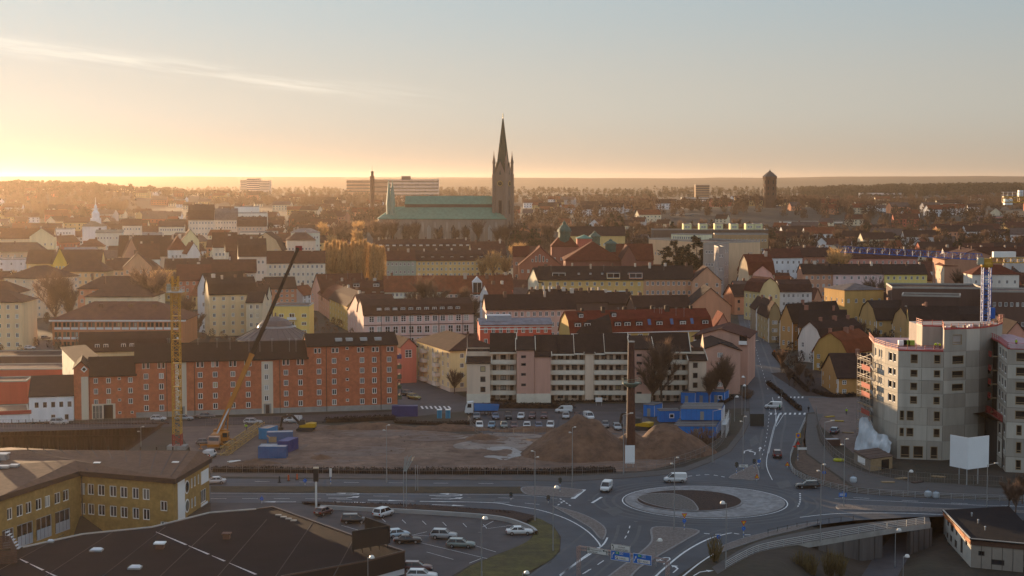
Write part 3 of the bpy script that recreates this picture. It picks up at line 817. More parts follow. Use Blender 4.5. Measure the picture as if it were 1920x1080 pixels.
left, L = brick_block('apartment_block', 'low left wing of the red brick block with an entrance portal and passage', rp(q1), rp(q2), 702, 210, ('gable', 4.0),
 [{'ops': shift(ol, q1), 'style': 'two'}, {'ops': shift(osm, q1), 'style': 'plain'}], group='red brick apartment blocks along the street')
def front_panel(root, x0, x1, z0, z1, m, name='stair_panel', y=-0.035):
 mb=MB();mb.box(x0, y, z0, x1, 0.02, z1); return obj(name, mb.mesh(name, m), root)
a, b = lx(RA,RB,172)-q1, lx(RA,RB,216)-q1
pm = MB(); pm.box(a,-.10,0,b,-.02,3.9);pt('portal', pm, BEIGE, left)
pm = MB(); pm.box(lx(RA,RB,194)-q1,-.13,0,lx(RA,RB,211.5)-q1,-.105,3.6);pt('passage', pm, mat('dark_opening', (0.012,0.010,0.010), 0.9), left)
for k in range(3):
 x = lx(RA,RB,173.5+k*6)-q1; put_window(left, (x,-.16,0.1), 0, lx(RA,RB,179)-lx(RA,RB,173.5), 3.4, 'cross', mat('door_frame', (0.35,0.33,0.28), 0.6), True)
HT = rz_(150, 689)
pmid = colrow(RA, RB, [(156,164.5)], rows_from(160, v4([(435,475),(515,555),(595,632),(690,732)])))
tow, L = building('apartment_block', 'narrow gabled red brick stair tower with a diamond window', 'apartment block', rp(0), rp(q1-0.03), 14, HT, BRICK, ('gable', 1.7), DROOF, {'f': {'ops': pmid, 'style': 'two'}}, axis='y', near=True, over=0.3, group='red brick apartment blocks along the street')
front_panel(tow, lx(RA,RB,153.5), lx(RA,RB,167), 0, rz_(160,706), BEIGE)
tow.location.y -= 0.5
dm = MB(); x = lx(RA,RB,159.5); z = rz_(160,692)
for r, y, mi in ((0.85,-.05,0),(0.5,-.09,1)): dm.add([(x-r,y,z),(x,y,z-r),(x+r,y,z),(x,y,z+r),(x-r,.02,z),(x,.02,z-r),(x+r,.02,z),(x,.02,z+r)],[(0,1,2,3),(0,4,5,1),(1,5,6,2),(2,6,7,3),(3,7,4,0)],mi)
obj('window', dm.mesh('diamond_window', [WHITE, GLASS]), tow)
cols = [1097,1212,1503,1615,1748,1862]
cm = [((x-18)/4,(x+18)/4) for x in cols]+[(480+(x-17)/4,480+(x+17)/4) for x in (226,334)]
cp2 = []
for x in cols: cp2 += [((x-28)/4,(x-4)/4),((x+4)/4,(x+28)/4)]
for x in (226,334): cp2 += [(480+(x-27)/4,480+(x-4)/4),(480+(x+4)/4,480+(x+27)/4)]
rt = rows_from(270, v4([(322,368)])); rr = rows_from(270, v4([(402,445),(480,525),(562,605),(640,683)]))
so = colrow(RA,RB,[(480+62/4,480+95/4)], rows_from(500, v4([(328,372),(408,448),(487,527),(566,607)])))
so += colrow(RA,RB,[(330+3,330+11)], rows_from(335, v4([(330,370),(410,450),(490,530),(570,610)])))
base = colrow(RA,RB,[(272,279),(300,308),(372,381),(400,408),(434,442),(463,470),(534,541),(560,568)], [(0.5,0.95)])
mainb, L = brick_block('apartment_block', 'long middle part of the red brick block with two grey stair strips', rp(q2), rp(q3), 674, 400, ('gable', 3.9),
 [{'ops': shift(colrow(RA,RB,cp2,rt),q2), 'style': 'plain'}, {'ops': shift(colrow(RA,RB,cm,rr),q2), 'style': 'two'}, {'ops': shift(so,q2), 'style': 'two'}, {'ops': shift(base,q2), 'style': 'plain'}],
 plinth=(1.4, CONC), group='red brick apartment blocks along the street')
for u0, u1 in ((329,350),(490.5,512)):
 x0, x1 = lx(RA,RB,u0)-q2, lx(RA,RB,u1)-q2; wx = [o for o in shift(so,q2) if x0 < o[0] < x1]
 mb=MB();facade(mb, (x0,-.05,0.02), (1,0,0), (0,-1,0), x1-x0, rz_(u0,678), [(a-x0,b-.02,c,d) for a,b,c,d in wx], 0.05)
 pt('stair_panel', mb, BEIGE, mainb)
 mb=MB();mb.box(x0+.5,-.16,0,x1-.5,-.06,2.6);pt('entrance_surround', mb, CONC, mainb)
 put_window(mainb, (x0+1.0,-.24,0.05), 0, x1-x0-2.0, 2.3, 'two', DARKTRIM, True)
for u in (313, 365, 525): 
 mb=MB();x = lx(RA,RB,u)-q2; mb.tube((x,-.12,.1),(x,-.12,rz_(u,675)),0.08,n=5);pt('downpipe', mb, DARKTRIM, mainb)
c3 = [(480+(x-17)/4,480+(x+17)/4) for x in (472,586,795,887,998)]
c3p = []
for x in (462,594,785,895,1006): c3p += [(480+(x-26)/4,480+(x-3)/4),(480+(x+3)/4,480+(x+26)/4)]
r3 = rows_from(650, v4([(283,325),(360,402),(437,480),(515,558),(592,635)])); r3t = rows_from(650, v4([(207,245)]))
r3s = rows_from(650, v4([(203,223),(282,303),(359,380),(436,457),(514,535),(591,612)]))
b3 = colrow(RA,RB,[(675,682),(697,705),(725,733),(623,631),(594,602)], [(0.45,0.95)])
rightb, L = brick_block('apartment_block', 'tall six storey right end of the red brick block with roof hatches', rp(q3+.05), rp(lx(RA,RB,745)), 646, 660, ('gable', 2.6),
 [{'ops': shift(colrow(RA,RB,c3p,r3t),q3), 'style': 'plain'}, {'ops': shift(colrow(RA,RB,c3,r3),q3), 'style': 'two'}, {'ops': shift(colrow(RA,RB,[(648.2,654)],r3s),q3), 'style': 'plain'}, {'ops': shift(b3,q3), 'style': 'plain'}],
 plinth=(1.4, CONC), group='red brick apartment blocks along the street')
HR = ZD(646, 418)
for u in (637, 657, 684, 711):
 mb=MB();x = lx(RA,RB,u)-q3; mb.box(x-.9,1.6,HR+.2,x+.9,3.1,HR+1.5);pt('roof_hatch', mb, STEEL, rightb)
for u in (612, 714):
 mb=MB();x = lx(RA,RB,u)-q3; mb.tube((x,-.12,.1),(x,-.12,HR-.3),0.08,n=5);pt('downpipe', mb, DARKTRIM, rightb)
for k, z in enumerate((2.2,5,7.7,10.4,13.1)):
 mb=MB();x = lx(RA,RB,745)-q3; mb.box(x+.05,3,z,x+1.6,7,z+.15); mb.box(x+1.5,3,z+.15,x+1.6,7,z+1.1); mb.box(x+.05,2.9,z+.15,x+1.6,3,z+1.1)
 pt('balcony', mb, [mat('balcony_green',(0.10,0.13,0.09),.7), mat('balcony_blue',(0.05,0.06,0.2),.7)][k == 4], rightb)
for nm, u in (('gable_end', 255), ('gable_end', 577)):
 pass
w1, L = bpx('courtyard_wing', 'dark roofed courtyard wing with four small dormers behind the red brick block', 'building', 150, 470, 330, 476, 10, 657, ('mansard', 5.2), (0.45,0.36,0.2), (0.05,0.032,0.03))
for u in (183, 199, 232, 248): dormer(w1, lx(P2(150,470),P2(330,476),u)-.8, 0.35, ZD(657,473)+.7, 1.6, 1.4, 1.6, rm=DROOF)
w2, L = building('courtyard_wing', 'narrow pale side wing running back from the red brick stair tower', 'building', P2(117,448), (P2(140,404)[0]-.5, 409), 6, ZD(676,410)-.5, (0.55,0.47,0.37), ('shed', 0.5), (0.07,0.045,0.04), {'f': {'n': 5, 'z': [2,5,8], 'w': 1.1, 'h': 1.4}})
# ---- white building at the left edge
WA, WB = P2(-30, 395), P2(138, 401)
wops = colrow(WA, WB, [(x/4-3.6, x/4+3.6) for x in (274,336,398,459,521)], [(ZD(764.5,399), ZD(754.5,399))])
wops2 = colrow(WA, WB, [(95.5,103),(121,128)], [(ZD(788,399), ZD(778.5,399))])
wb, L = building('white_building', 'low white building with a dark pitched roof and five small upper windows', 'building', P2(54,398.4), WB, 14, ZD(743,399), (0.68,0.66,0.64), ('shed', 3.6), (0.05,0.038,0.036),
 {'f': [{'ops': shift(wops, lx(WA,WB,54)), 'style': 'two', 'fr': mat('brown_frame',(0.16,0.09,0.06))}, {'ops': shift(wops2, lx(WA,WB,54)), 'style': 'two', 'fr': mat('brown_frame',(0,0,0))}]}, near=True, over=0.2)
wb2, L = building('shop_annex', 'flat roofed white annex with a red fascia band at the roof edge', 'building', WA, P2(53.6,398.3), 12, ZD(771,398), (0.68,0.66,0.64), ('flat', 0.15), (0.26,0.21,0.17), {}, near=True)
mb=MB();mb.box(0,-.25,ZD(777,397),L+.6,-.06,ZD(770,397));pt('fascia', mb, mat('red_fascia',(0.36,0.04,0.03),.6), wb2)
for (u0,u1,d,v,W,nm,lab,c,rc) in ((-40,116,452,693,14,'shop_hall','long flat shop hall with pale roof patches and a red front','X',(0.18,0.14,0.13)),(-40,114,500,668,16,'low_hall','long low dark hall behind the shop hall',(0.06,0.04,0.035),(0.055,0.042,0.04)),(-40,50,430,716,10,'low_shed','low red fronted shed beside the white building',(0.36,0.06,0.04),(0.16,0.13,0.12))):
 bpx(nm, lab, 'hall', u0, d, u1, d+2, W, v, ('flat', .25), (0.30,0.06,0.04) if c == 'X' else c, rc, z0=0)
# ---- pale apartment block with balconies
BA, BB = P2(875, 436), P2(1326, 436)
PINK = mat('pink_plaster', (0.58,0.325,0.25), 0.9, 0.12, 0.4, streak=True)
PALEP = mat('pale_plaster', (0.68,0.52,0.39), 0.9, 0.12, 0.4, streak=True)
BEIGEB = mat('balcony_front', (0.72,0.64,0.52), 0.8, 0.1, 0.5)
bal = thing('balcony_block', 'long pale pink apartment block with rows of cream balconies and dark roof', 'apartment block', (BA[0], 436, 0), 0)
bx = lambda u: lx(BA, BB, u)
bz = lambda v: ZD(v, 436)
HB = bz(660)
mb = MB()
fl = [bz(755)+.05, bz(739)+.9, bz(720)+.9, bz(701)+.9, bz(681.5)+.9]
zf = [bz(v) for v in (739, 720, 701, 681.5)]
bays = [(919,968),(1032,1097),(1113,1180),(1222,1290)]
wn_ = []
for u0, u1 in bays:
 n = max(2, int((u1-u0)/13))
 for k in range(n):
  uc = u0+(u1-u0)*(k+.5)/n
  for j, z in enumerate(zf):
   w, h = (1.0, 2.1) if k % 2 == 0 else (1.5, 1.3)
   wn_.append((bx(uc)-w/2, z+(0.15 if k % 2 == 0 else .95), w, h))
  wn_.append((bx(uc)-.8, 0.7 if k % 2 else 0.05, 1.5 if k % 2 else 1.0, 1.5 if k % 2 else 2.1))
facade(mb, (0,1.5,0), (1,0,0), (0,-1,0), bx(1322), HB, [o for o in wn_], 0.15)
for (x, z, w, h) in wn_: put_window(bal, (x,1.58,z), 0, w, h, 'plain' if h > 1.8 else 'two', mat('dark_frame', (0.10,0.08,0.07)), True)
mb.poly([(0,1.5,0),(0,12,0),(0,12,HB),(0,6.7,HB+4.4),(0,1.5,HB)]); x = bx(1322); mb.poly([(x,1.5,0),(x,12,0),(x,12,HB),(x,6.7,HB+4.4),(x,1.5,HB)])
mb.poly([(0,12,0),(x,12,0),(x,12,HB),(0,12,HB)])
pt('wall', mb, PALEP, bal)
for (u0,u1,dz) in ((918,969,0),(1001,1077,-.5),(1077,1134,-.3),(1134,1180,0),(1221,1295,.1)):
 rb = MB(); pr = [(-.3,HB+dz),(6.7,HB+4.6+dz),(12.5,HB+dz)]
 for (a0,z0_),(a1,z1_) in zip(pr,pr[1:]): rb.extr([(a0,z0_-.2),(a1,z1_-.2),(a1,z1_+.05),(a0,z0_+.05)],'x',bx(u0),bx(u1)-.05)
 r = pt('roof', rb, DROOF, bal)
 vb = MB(); vb.box(bx(u0)+.02,-.34,HB-.45+dz,bx(u1)-.07,-.02,HB-.02+dz);pt('fascia_board', vb, BEIGEB, bal)
 vb = MB(); vb.beam((bx(u1)-.03,-.3,HB+dz+.05),(bx(u1)-.03,6.7,HB+4.68+dz),.18,.25);pt('verge_board', vb, BEIGEB, bal)
for u0, u1 in bays:
 for z in zf:
  m2 = MB(); x0, x1 = bx(u0)+.06, bx(u1)-.06
  m2.box(x0,-.1,z-.25,x1,1.48,z-.02); m2.box(x0,-.14,z-.02,x1,-.02,z+.98)
  o = pt('balcony', m2, BEIGEB, bal)
  m2 = MB(); m2.beam((x0,-.08,z+1.12),(x1,-.08,z+1.12),.05); 
  for k in range(6): m2.beam((x0+(x1-x0)*k/5,-.08,z+.98),(x0+(x1-x0)*k/5,-.08,z+1.12),.04)
  pt('railing', m2, DARKTRIM, o)
 m2 = MB(); x0, x1 = bx(u0)+.06, bx(u1)-.06
 m2.box(x0,.6,0,x1,1.45,.02); 
 for k in range(3):
  xx = x0+(x1-x0)*(k+.5)/3; 
 for f in (.3,.72):
  m3 = MB(); xx = x0+(x1-x0)*f; m3.box(xx-.06,-.05,0,xx+.06,.07,HB-.4);pt('post', m3, DARKTRIM, bal)
def stair_tower(u0, u1, vT, m, slots, out=1.2, rh=1.6, base=True, wins=()):
 x0, x1 = bx(u0), bx(u1); H = bz(vT); mb = MB()
 ops = [(bx(a)-x0, z, bx(b)-bx(a), h) for a, b, z, h in slots]
 facade(mb, (x0,-out,0), (1,0,0), (0,-1,0), x1-x0, H, ops, 0.2)
 mb.poly([(x0,-out,0),(x0,6,0),(x0,6,H+rh*1.2),(x0,-out,H)]); mb.poly([(x1,-out,0),(x1,6,0),(x1,6,H+rh*1.2),(x1,-out,H)])
 o = pt('stair_tower', mb, m, bal)
 for (a,z,w,h) in ops: put_window(o, (x0+a,-out+.1,z), 0, w, h, 'plain', mat('dark_frame',(0,0,0)))
 rb = MB(); rb.extr([(-out-.35,H-.1),(6.3,H+rh*1.25),(6.3,H+rh*1.25+.22),(-out-.35,H+.12)],'x',x0-.25,x1+.25)
 pt('tower_roof', rb, DROOF, bal)
 vb = MB()
 for x in (x0-.32, x1+.32): vb.beam((x,-out-.35,H+.05),(x,6.3,H+rh*1.25+.15),.14,.34)
 pt('verge_board', vb, BEIGEB, bal)
 if base:
  pb = MB(); pb.box(x0-.08,-out-.08,0,x1+.08,-out+.05,2.5);pt('plinth', pb, BEIGEB, bal)
sl = lambda a, b, vs, h=.75: [(a, b, bz(v)-h/2, h) for v in vs]
stair_tower(876, 919, 679, PALEP, [(901,910.5,bz(v)-.75,1.5) for v in (690,709,728,747)], 2.6, 2.2, True)
stair_tower(969, 1001.5, 654.5, PINK, sl(977,986,(667,681.5,700,719.5,738)), 2.6, 2.2)
stair_tower(1002, 1032, 667, PINK, [], 2.2, 2.0)
stair_tower(1097, 1113, 662, PALEP, [], 0.35, 0.6, False)
stair_tower(1181, 1222, 653, PINK, sl(1192,1202,(664,679,698,716,735)), 2.6, 2.2)
stair_tower(1290, 1322, 674, PALEP, [(1297,1306,bz(v)-.75,1.5) for v in (683,702,720)], 2.6, 2.0, False)
# ---- beige hipped block left of it
EA, EB = P2(781, 487), P2(844, 456)
zr = [1.2, 4.0, 6.8, 9.6]
beige, L = building('apartment_block', 'cream four storey block with hipped brown roof and a column of corner balconies', 'apartment block', EA, EB, 15, ZD(657,456), (0.55,0.42,0.22), ('hip', 3.3), (0.075,0.042,0.035),
 {'f': [{'n': 7, 'z': zr, 'w': 1.3, 'h': 1.5, 'm': 1.5}], 'r': {'n': 3, 'z': zr[:], 'w': 1.2, 'h': 1.4, 'm': 3}}, near=True, over=0.7, plinth=(1.1, BEIGE))
for f in (.24, .62):
 for z in zr:
  m2 = MB(); x0 = L*f; m2.box(x0,-1.5,z-.6,x0+3.2,-.06,z-.4); m2.box(x0,-1.5,z-.4,x0+3.2,-1.38,z+.5); m2.box(x0,-1.38,z-.4,x0+.1,-.06,z+.5); m2.box(x0+3.1,-1.38,z-.4,x0+3.2,-.06,z+.5)
  pt('balcony', m2, BEIGEB, beige)
pa, L = bpx('gabled_annex', 'small pink gabled annex with one large white window', 'building', 752, 476, 781, 478, 12, 648, ('gable', 2.3), (0.42,0.13,0.09), (0.08,0.045,0.04), axis='y', wins={'f': {'ops': [(1.3,7.6,2.2,2.4)], 'style': 'six'}}, z0=0)
# ---- end block by the street with stepped gables
ea, L = building('apartment_block', 'pink brown gabled end block at the street corner behind the blue cabins', 'apartment block', P2(1312,452), P2(1388,452), 22, ZD(656,452), (0.37,0.215,0.165), ('gable', 2.0), DROOF, {'f': {'n': 2, 'z': [2,4.8,7.6,10.4], 'w': 1.2, 'h': 1.4, 'm': 5}}, axis='y', near=True, over=.5)
ea2, L = building('apartment_block', 'taller pink gabled block with corner loggias behind the end block', 'apartment block', P2(1300,476), P2(1402,472), 22, ZD(631,474), (0.37,0.21,0.16), ('gable', 2.4), (0.11,0.05,0.04), {'f': {'n': 2, 'z': [4,7,10], 'w': 1.2, 'h': 1.4, 'm': 5}, 'l': {'n': 3, 'z': [4,7,10], 'w': 1.2, 'h': 1.4}}, axis='y', near=True, over=.6)
for x0 in (.25, L-2.6):
 m2 = MB(); z = ZD(642,472); m2.box(x0,-1.4,z-.6,x0+2.4,-.05,z-.4); m2.box(x0,-1.4,z-.4,x0+2.4,-1.28,z+.5);pt('balcony', m2, WHITE, ea2)
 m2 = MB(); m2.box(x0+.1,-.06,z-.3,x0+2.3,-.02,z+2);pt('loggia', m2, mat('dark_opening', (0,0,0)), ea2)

# ---- yellow brick works building
YH = 7.5
yc = [G(392,866,YH), G(325,905,YH), G(150,890,YH), G(0,937,YH), G(-120,968,YH)]
yc = [Vector((p.x, p.y)) for p in yc]
yb = thing('works_building', 'angled yellow brick works building with a brown metal roof and white framed windows', 'building', (0,0,0))
def edge_wall(root, a, b, zb, zt, ops, m, depth=0.18, near=True):
 """wall from a to b (seen from outside a is on the left)"""
 d = (b-a).normalized(); n = Vector((d.y, -d.x, 0)); mb = MB()
 facade(mb, (a.x,a.y,zb), (d.x,d.y,0), n, (b-a).length, zt-zb, [(o[0],o[1]-zb,o[2],o[3]) for o in ops], depth)
 pt('wall', mb, m, root)
 rz = math.atan2(d.y, d.x)
 for o in ops:
  st, fr = (o[4] if len(o) > 4 else 'two'), (o[5] if len(o) > 5 else WHITE)
  p = Vector((a.x,a.y,0))+Vector((d.x,d.y,0))*o[0]-n*0.09
  put_window(root, (p.x,p.y,o[1]), rz, o[2], o[3], st, fr, near)
ops = []
for u0, u1 in ((164,176),(183,196),(205,218),(225,238.5),(247.5,260),(267,280)):
 a, b = lx(yc[2],yc[1],u0), lx(yc[2],yc[1],u1)
 ops += [(a, YH-1.5-2.0, b-a, 2.0), (a, YH-5.1-2.0, b-a, 2.0)]
a, b = lx(yc[2],yc[1],300), lx(yc[2],yc[1],313)
ops += [(a, YH-3.4-1.8, b-a, 1.8), (a, YH-7.1-1.8, b-a, 1.8)]
ops += [(0.1, YH-3.6, 0.9, 2.1), (0.1, YH-7.2, 0.9, 2.1)]
edge_wall(yb, yc[2], yc[1], -3.5, YH, ops, YBRICK)
ops = []
for u0, u1 in ((13,23),(31,43),(48,59),(67,78),(84,94),(102,113),(118,129)):
 a, b = lx(yc[3],yc[2],u0), lx(yc[3],yc[2],u1); ops.append((a, YH-3.9, b-a, 2.0))
for u0, u1 in ((3,25),(31,61),(67,96),(102.5,130.5)):
 a, b = lx(yc[3],yc[2],u0), lx(yc[3],yc[2],u1); ops.append((a, YH-9.2, b-a, 3.9, 'three', mat('pale_blue_door',(0.42,0.44,0.47),.6)))
edge_wall(yb, yc[3], yc[2], -3.5, YH, ops, YBRICK)
edge_wall(yb, yc[4], yc[3], -3.5, YH, [], YBRICK)
for o in ops[7:]:
 d_ = (yc[2]-yc[3]).normalized(); n_ = Vector((d_.y,-d_.x))*.02; p = yc[3]+d_*(o[0]+.1); q = yc[3]+d_*(o[0]+o[2]-.1); p, q = p+n_, q+n_
 for k in range(4):
  a_, b_ = p.lerp(q,k/4+.01), p.lerp(q,k/4+.24);mb=MB();mb.add([(a_.x,a_.y,o[1]+.05),(b_.x,b_.y,o[1]+.05),(b_.x,b_.y,o[1]+1.9),(a_.x,a_.y,o[1]+1.9)],[(0,1,2,3)]);pt('door_panel', mb, mat('pale_blue_door',(0,0,0)), yb)
ops = []
for u0, u1, vv in ((358.5,361.5,906),(364,367.5,905),(371,374,900),(358.5,361.5,943),(364,367.5,939)):
 a, b = lx(yc[1],yc[0],u0), lx(yc[1],yc[0],u1); ops.append((a, YH-(1.2 if vv < 920 else 4.9)-1.8, b-a, 1.8))
a, b = lx(yc[1],yc[0],376), lx(yc[1],yc[0],386); ops.append((a, 0.5, b-a, 2.5, 'three'))
edge_wall(yb, yc[1], yc[0], -3.5, YH, ops, YBRICK)
dd = (yc[0]-yc[1]).normalized(); nn = Vector((dd.y,-dd.x))
def on_right(u0, u1, z0, z1, m, name, t=.06):
 a, b = lx(yc[1],yc[0],u0), lx(yc[1],yc[0],u1); p, q = yc[1]+dd*a, yc[1]+dd*b
 mb=MB();mb.prism([(p.x,p.y),(q.x,q.y),(q.x+nn.x*t,q.y+nn.y*t),(p.x+nn.x*t,p.y+nn.y*t)], z0, z1); return obj(name, mb.mesh(name, m), yb)
on_right(333,346,-3.4,YH-.2,WHITE,'white_bay'); on_right(376.5,390,YH-3.4,YH-1.0,WHITE,'sign_board',.12); on_right(376,388,-.4,.4,WHITE,'sill_band',.1)
for z in (YH-2.2, YH-5.6):
 a = lx(yc[1],yc[0],350); p = yc[1]+dd*a;mb=MB();ang = math.atan2(nn.y,nn.x)
 mb.tube((p.x,p.y,z),(p.x+nn.x*.08,p.y+nn.y*.08,z),1.25,n=16,m=0); mb.tube((p.x+nn.x*.08,p.y+nn.y*.08,z),(p.x+nn.x*.1,p.y+nn.y*.1,z),1.0,n=16,m=1)
 obj('window', mb.mesh('round_window', [WHITE, GLASS]), yb)
e = yc[0]+(yc[2]-yc[1])*1.05
bk = Vector((yc[0].x-30, yc[0].y+3)); 
mb=MB();mb.poly([(yc[0].x,yc[0].y,-3),(bk.x,bk.y,-3),(bk.x,bk.y,YH),(yc[0].x,yc[0].y,YH)]);pt('wall', mb, YBRICK, yb)
RMET = mat('brown_metal_roof', (0.125,0.070,0.047), 0.8, 0.3, 0.8, bump=0.25, bscale=5, spec=.15)
FASC = mat('dark_fascia', (0.045,0.026,0.022), 0.6, 0.2)
def z3(p, z): return (p.x, p.y, z)
n1 = Vector((-(yc[1]-yc[2]).normalized().y, (yc[1]-yc[2]).normalized().x)); n2 = Vector((-(yc[2]-yc[3]).normalized().y, (yc[2]-yc[3]).normalized().x))
far0 = yc[0]+Vector((-1.0,1.2)); farL = Vector((XD(20,309,8), 309.0))
r1 = yc[1]+Vector((2.0,13.5)); r1 = Vector((XD(372,296,9), 296.5)); r2 = Vector((XD(40,298,9), 298.0)); r3 = yc[2]+(n1+n2).normalized()*6.5
fe = [p for p in yc]
ov = 0.5
e1 = yc[1]+Vector((.5,-.5)); e2 = yc[2]+Vector((0.1,-.6)); e3 = yc[3]+Vector((.3,-.6)); e4 = yc[4]+Vector((.3,-.6)); e0 = yc[0]+Vector((.5,.4))
ZR, ZE = 9.9, YH+.75
mb = MB()
mb.poly([z3(e2,ZE),z3(e1,ZE),z3(r1,ZR),z3(r2,ZR-.0),z3(Vector((XD(140,289,9),289.5)),ZR-.55)],0)
mb.poly([z3(e1,ZE),z3(e0,ZE),z3(r1,ZR)],0)
mb.poly([z3(r2,ZR),z3(r1,ZR),z3(e0,ZE),z3(farL,ZE+.25)],0)
m_ = Vector((XD(140,289,9),289.5)); w3 = Vector((XD(-60,283,9),283)); w4 = Vector((XD(-200,300,9),300))
mb.poly([z3(e3,ZE),z3(e2,ZE),z3(m_,ZR-.55),z3(w3,ZR-.55)],0); mb.poly([z3(e4,ZE),z3(e3,ZE),z3(w3,ZR-.55)],0)
mb.poly([z3(w3,ZR-.55),z3(m_,ZR-.55),z3(r2,ZR),z3(farL,ZE+.25),z3(w4,ZE)],0)
pt('roof', mb, RMET, yb)
mb = MB()
for a, b in ((e4,e3),(e3,e2),(e2,e1),(e1,e0)):
 mb.add([z3(a,YH-.15),z3(b,YH-.15),z3(b,ZE),z3(a,ZE)],[(0,1,2,3)])
for a, b, c, d in ((e3,e2,yc[3],yc[2]),(e2,e1,yc[2],yc[1]),(e1,e0,yc[1],yc[0])): mb.poly([z3(a,YH-.15),z3(b,YH-.15),z3(d,YH-.15),z3(c,YH-.15)])
pt('eaves_fascia', mb, FASC, yb)
for k in range(11):
 t = (k+.4)/11; a = r2.lerp(r1, t); b = m_.lerp(e1, t+.03) if t > .12 else m_
 b = e2.lerp(e1, max(0, (t-.12)/.88)); s = a.lerp(b, .93)
 mb=MB();mb.beam((a.x,a.y,ZR+.06),(s.x,s.y,ZR+(ZE-ZR)*.93+.07),.16,.14); mb.box(a.x-.12,a.y-.12,ZR,a.x+.12,a.y+.12,ZR+.75)
 pt('roof_seam', mb, FASC, yb)
for u, v in ((182,871),(329,870)):
 p = G(u,v,8.9);mb=MB();mb.box(p.x-.5,p.y-.4,8.4,p.x+.5,p.y+.4,9.2); mb.box(p.x-.6,p.y-.5,9.2,p.x+.6,p.y+.5,9.32,1);pt('roof_vent', mb, [FASC, WHITE], yb)
for u, v, s in ((8,880,1.6),(27,878,1.3)):
 p = G(u,v,9);mb=MB();mb.box(p.x-s*.5,p.y-.7,8,p.x+s*.5,p.y+.7,9.3); mb.box(p.x-s*.6,p.y-.8,9.3,p.x+s*.6,p.y+.8,9.7,1);pt('vent_box', mb, [FASC, STEEL], yb)
p = G(2,862,9);mb=MB();mb.box(p.x-1.5,p.y-1,8.5,p.x+1.2,p.y+1,10); mb.box(p.x-1.7,p.y-1.2,10,p.x+1.4,p.y+1.2,10.2);pt('vent_box', mb, STEEL, yb)
mb=MB();p = yc[2]; mb.tube((p.x+.35,p.y-.2,-3),(p.x+.35,p.y-.2,YH-.3),.12,n=6);pt('downpipe', mb, DARKTRIM, yb)

# ---- big flat black roof in the corner
BZ = 3.5
bo = [G(42,1027,BZ),G(155,1002,BZ),G(285,989,BZ),G(392,962,BZ),G(480,955,BZ),G(512,951,BZ),G(660,1004,BZ),G(758,1034,BZ),G(690,1052,BZ),G(530,1081,BZ)]
bo = [Vector((p.x,p.y)) for p in bo]+[Vector((-40,180)),Vector((-120,180)),Vector((-110,226))]
bk = thing('flat_roofed_shop', 'large shop building with a black felt roof, rooflights and a white front', 'building', (0,0,0))
FELT = mat('roof_felt', (0.012,0.0115,0.0145), 0.95, 0.16, 0.25, col2=(0.016,0.014,0.016), c2scale=0.06, bump=0.1, bscale=5, spec=0.08)
mb=MB();mb.poly([z3(p,BZ-.02) for p in bo]);pt('roof', mb, FELT, bk)
mb=MB();n = len(bo)
for i in range(n): mb.poly([z3(bo[i],-3.5),z3(bo[(i+1)%n],-3.5),z3(bo[(i+1)%n],BZ),z3(bo[i],BZ)])
pt('wall', mb, mat('white_cladding',(0.60,0.60,0.60),.6,.06), bk)
for i in range(n):
 a, b = bo[i], bo[(i+1)%n]; mb = MB()
 mb.beam((a.x,a.y,BZ+.06),(b.x,b.y,BZ+.06),.35,.2);pt('roof_edge', mb, mat('edge_flashing',(0.40,0.36,0.32),.5) if i < 4 else mat('dark_flashing',(0.10,0.065,0.05),.5), bk)
for a, b in ((bo[7],bo[8]),(bo[8],bo[9]),(bo[9],bo[10])):
 d = (b-a).normalized(); nn2 = Vector((-d.y,d.x))*-1
 c = Vector((a.x-bo[6].x, a.y-bo[6].y))
 mb=MB();off = nn2*.12 if (nn2.y < 0) else -nn2*.12
 mb.add([z3(a+off,BZ-2.6),z3(b+off,BZ-2.6),z3(b+off,BZ+.2),z3(a+off,BZ+.2),z3(a,BZ-2.6),z3(b,BZ-2.6),z3(b,BZ+.2),z3(a,BZ+.2)],[(0,1,2,3),(3,2,6,7),(0,4,5,1),(0,3,7,4),(1,5,6,2)])
 pt('fascia', mb, mat('black_fascia',(0.02,0.016,0.015),.5), bk)
for (u0,v0,u1,v1,ds) in ((287,995,480,1077,((.03,.35),(.37,.57),(.60,.72),(.76,1.0))),(33,1046,112,1084,((.05,.25),(.3,.62),(.68,1.0)))):
 a, b = G(u0,v0,BZ), G(u1,v1,BZ); d = (b-a).normalized(); nn3 = Vector((-d.y,d.x,0))*.22
 for s, t in ds:
  p, q = a.lerp(b,s), a.lerp(b,t);mb=MB();mb.add([p-nn3*.3,q-nn3,q+nn3,p+nn3*.3],[(0,1,2,3)]); 
  mb.v = [(x,y,BZ+.01) for x,y,_ in mb.v];pt('snow_streak', mb, mat('frost',(0.5,0.5,0.52),.8,.3,1.5), bk)
for k in range(7):
 a, b = G(120+k*95,1002-k*7,BZ), G(-40+k*110,1090,BZ);mb=MB();mb.beam((a.x,a.y,BZ+.0),(b.x,b.y,BZ+.0),.12,.03);pt('felt_seam', mb, mat('seam',(0.026,0.022,0.022),.7), bk)
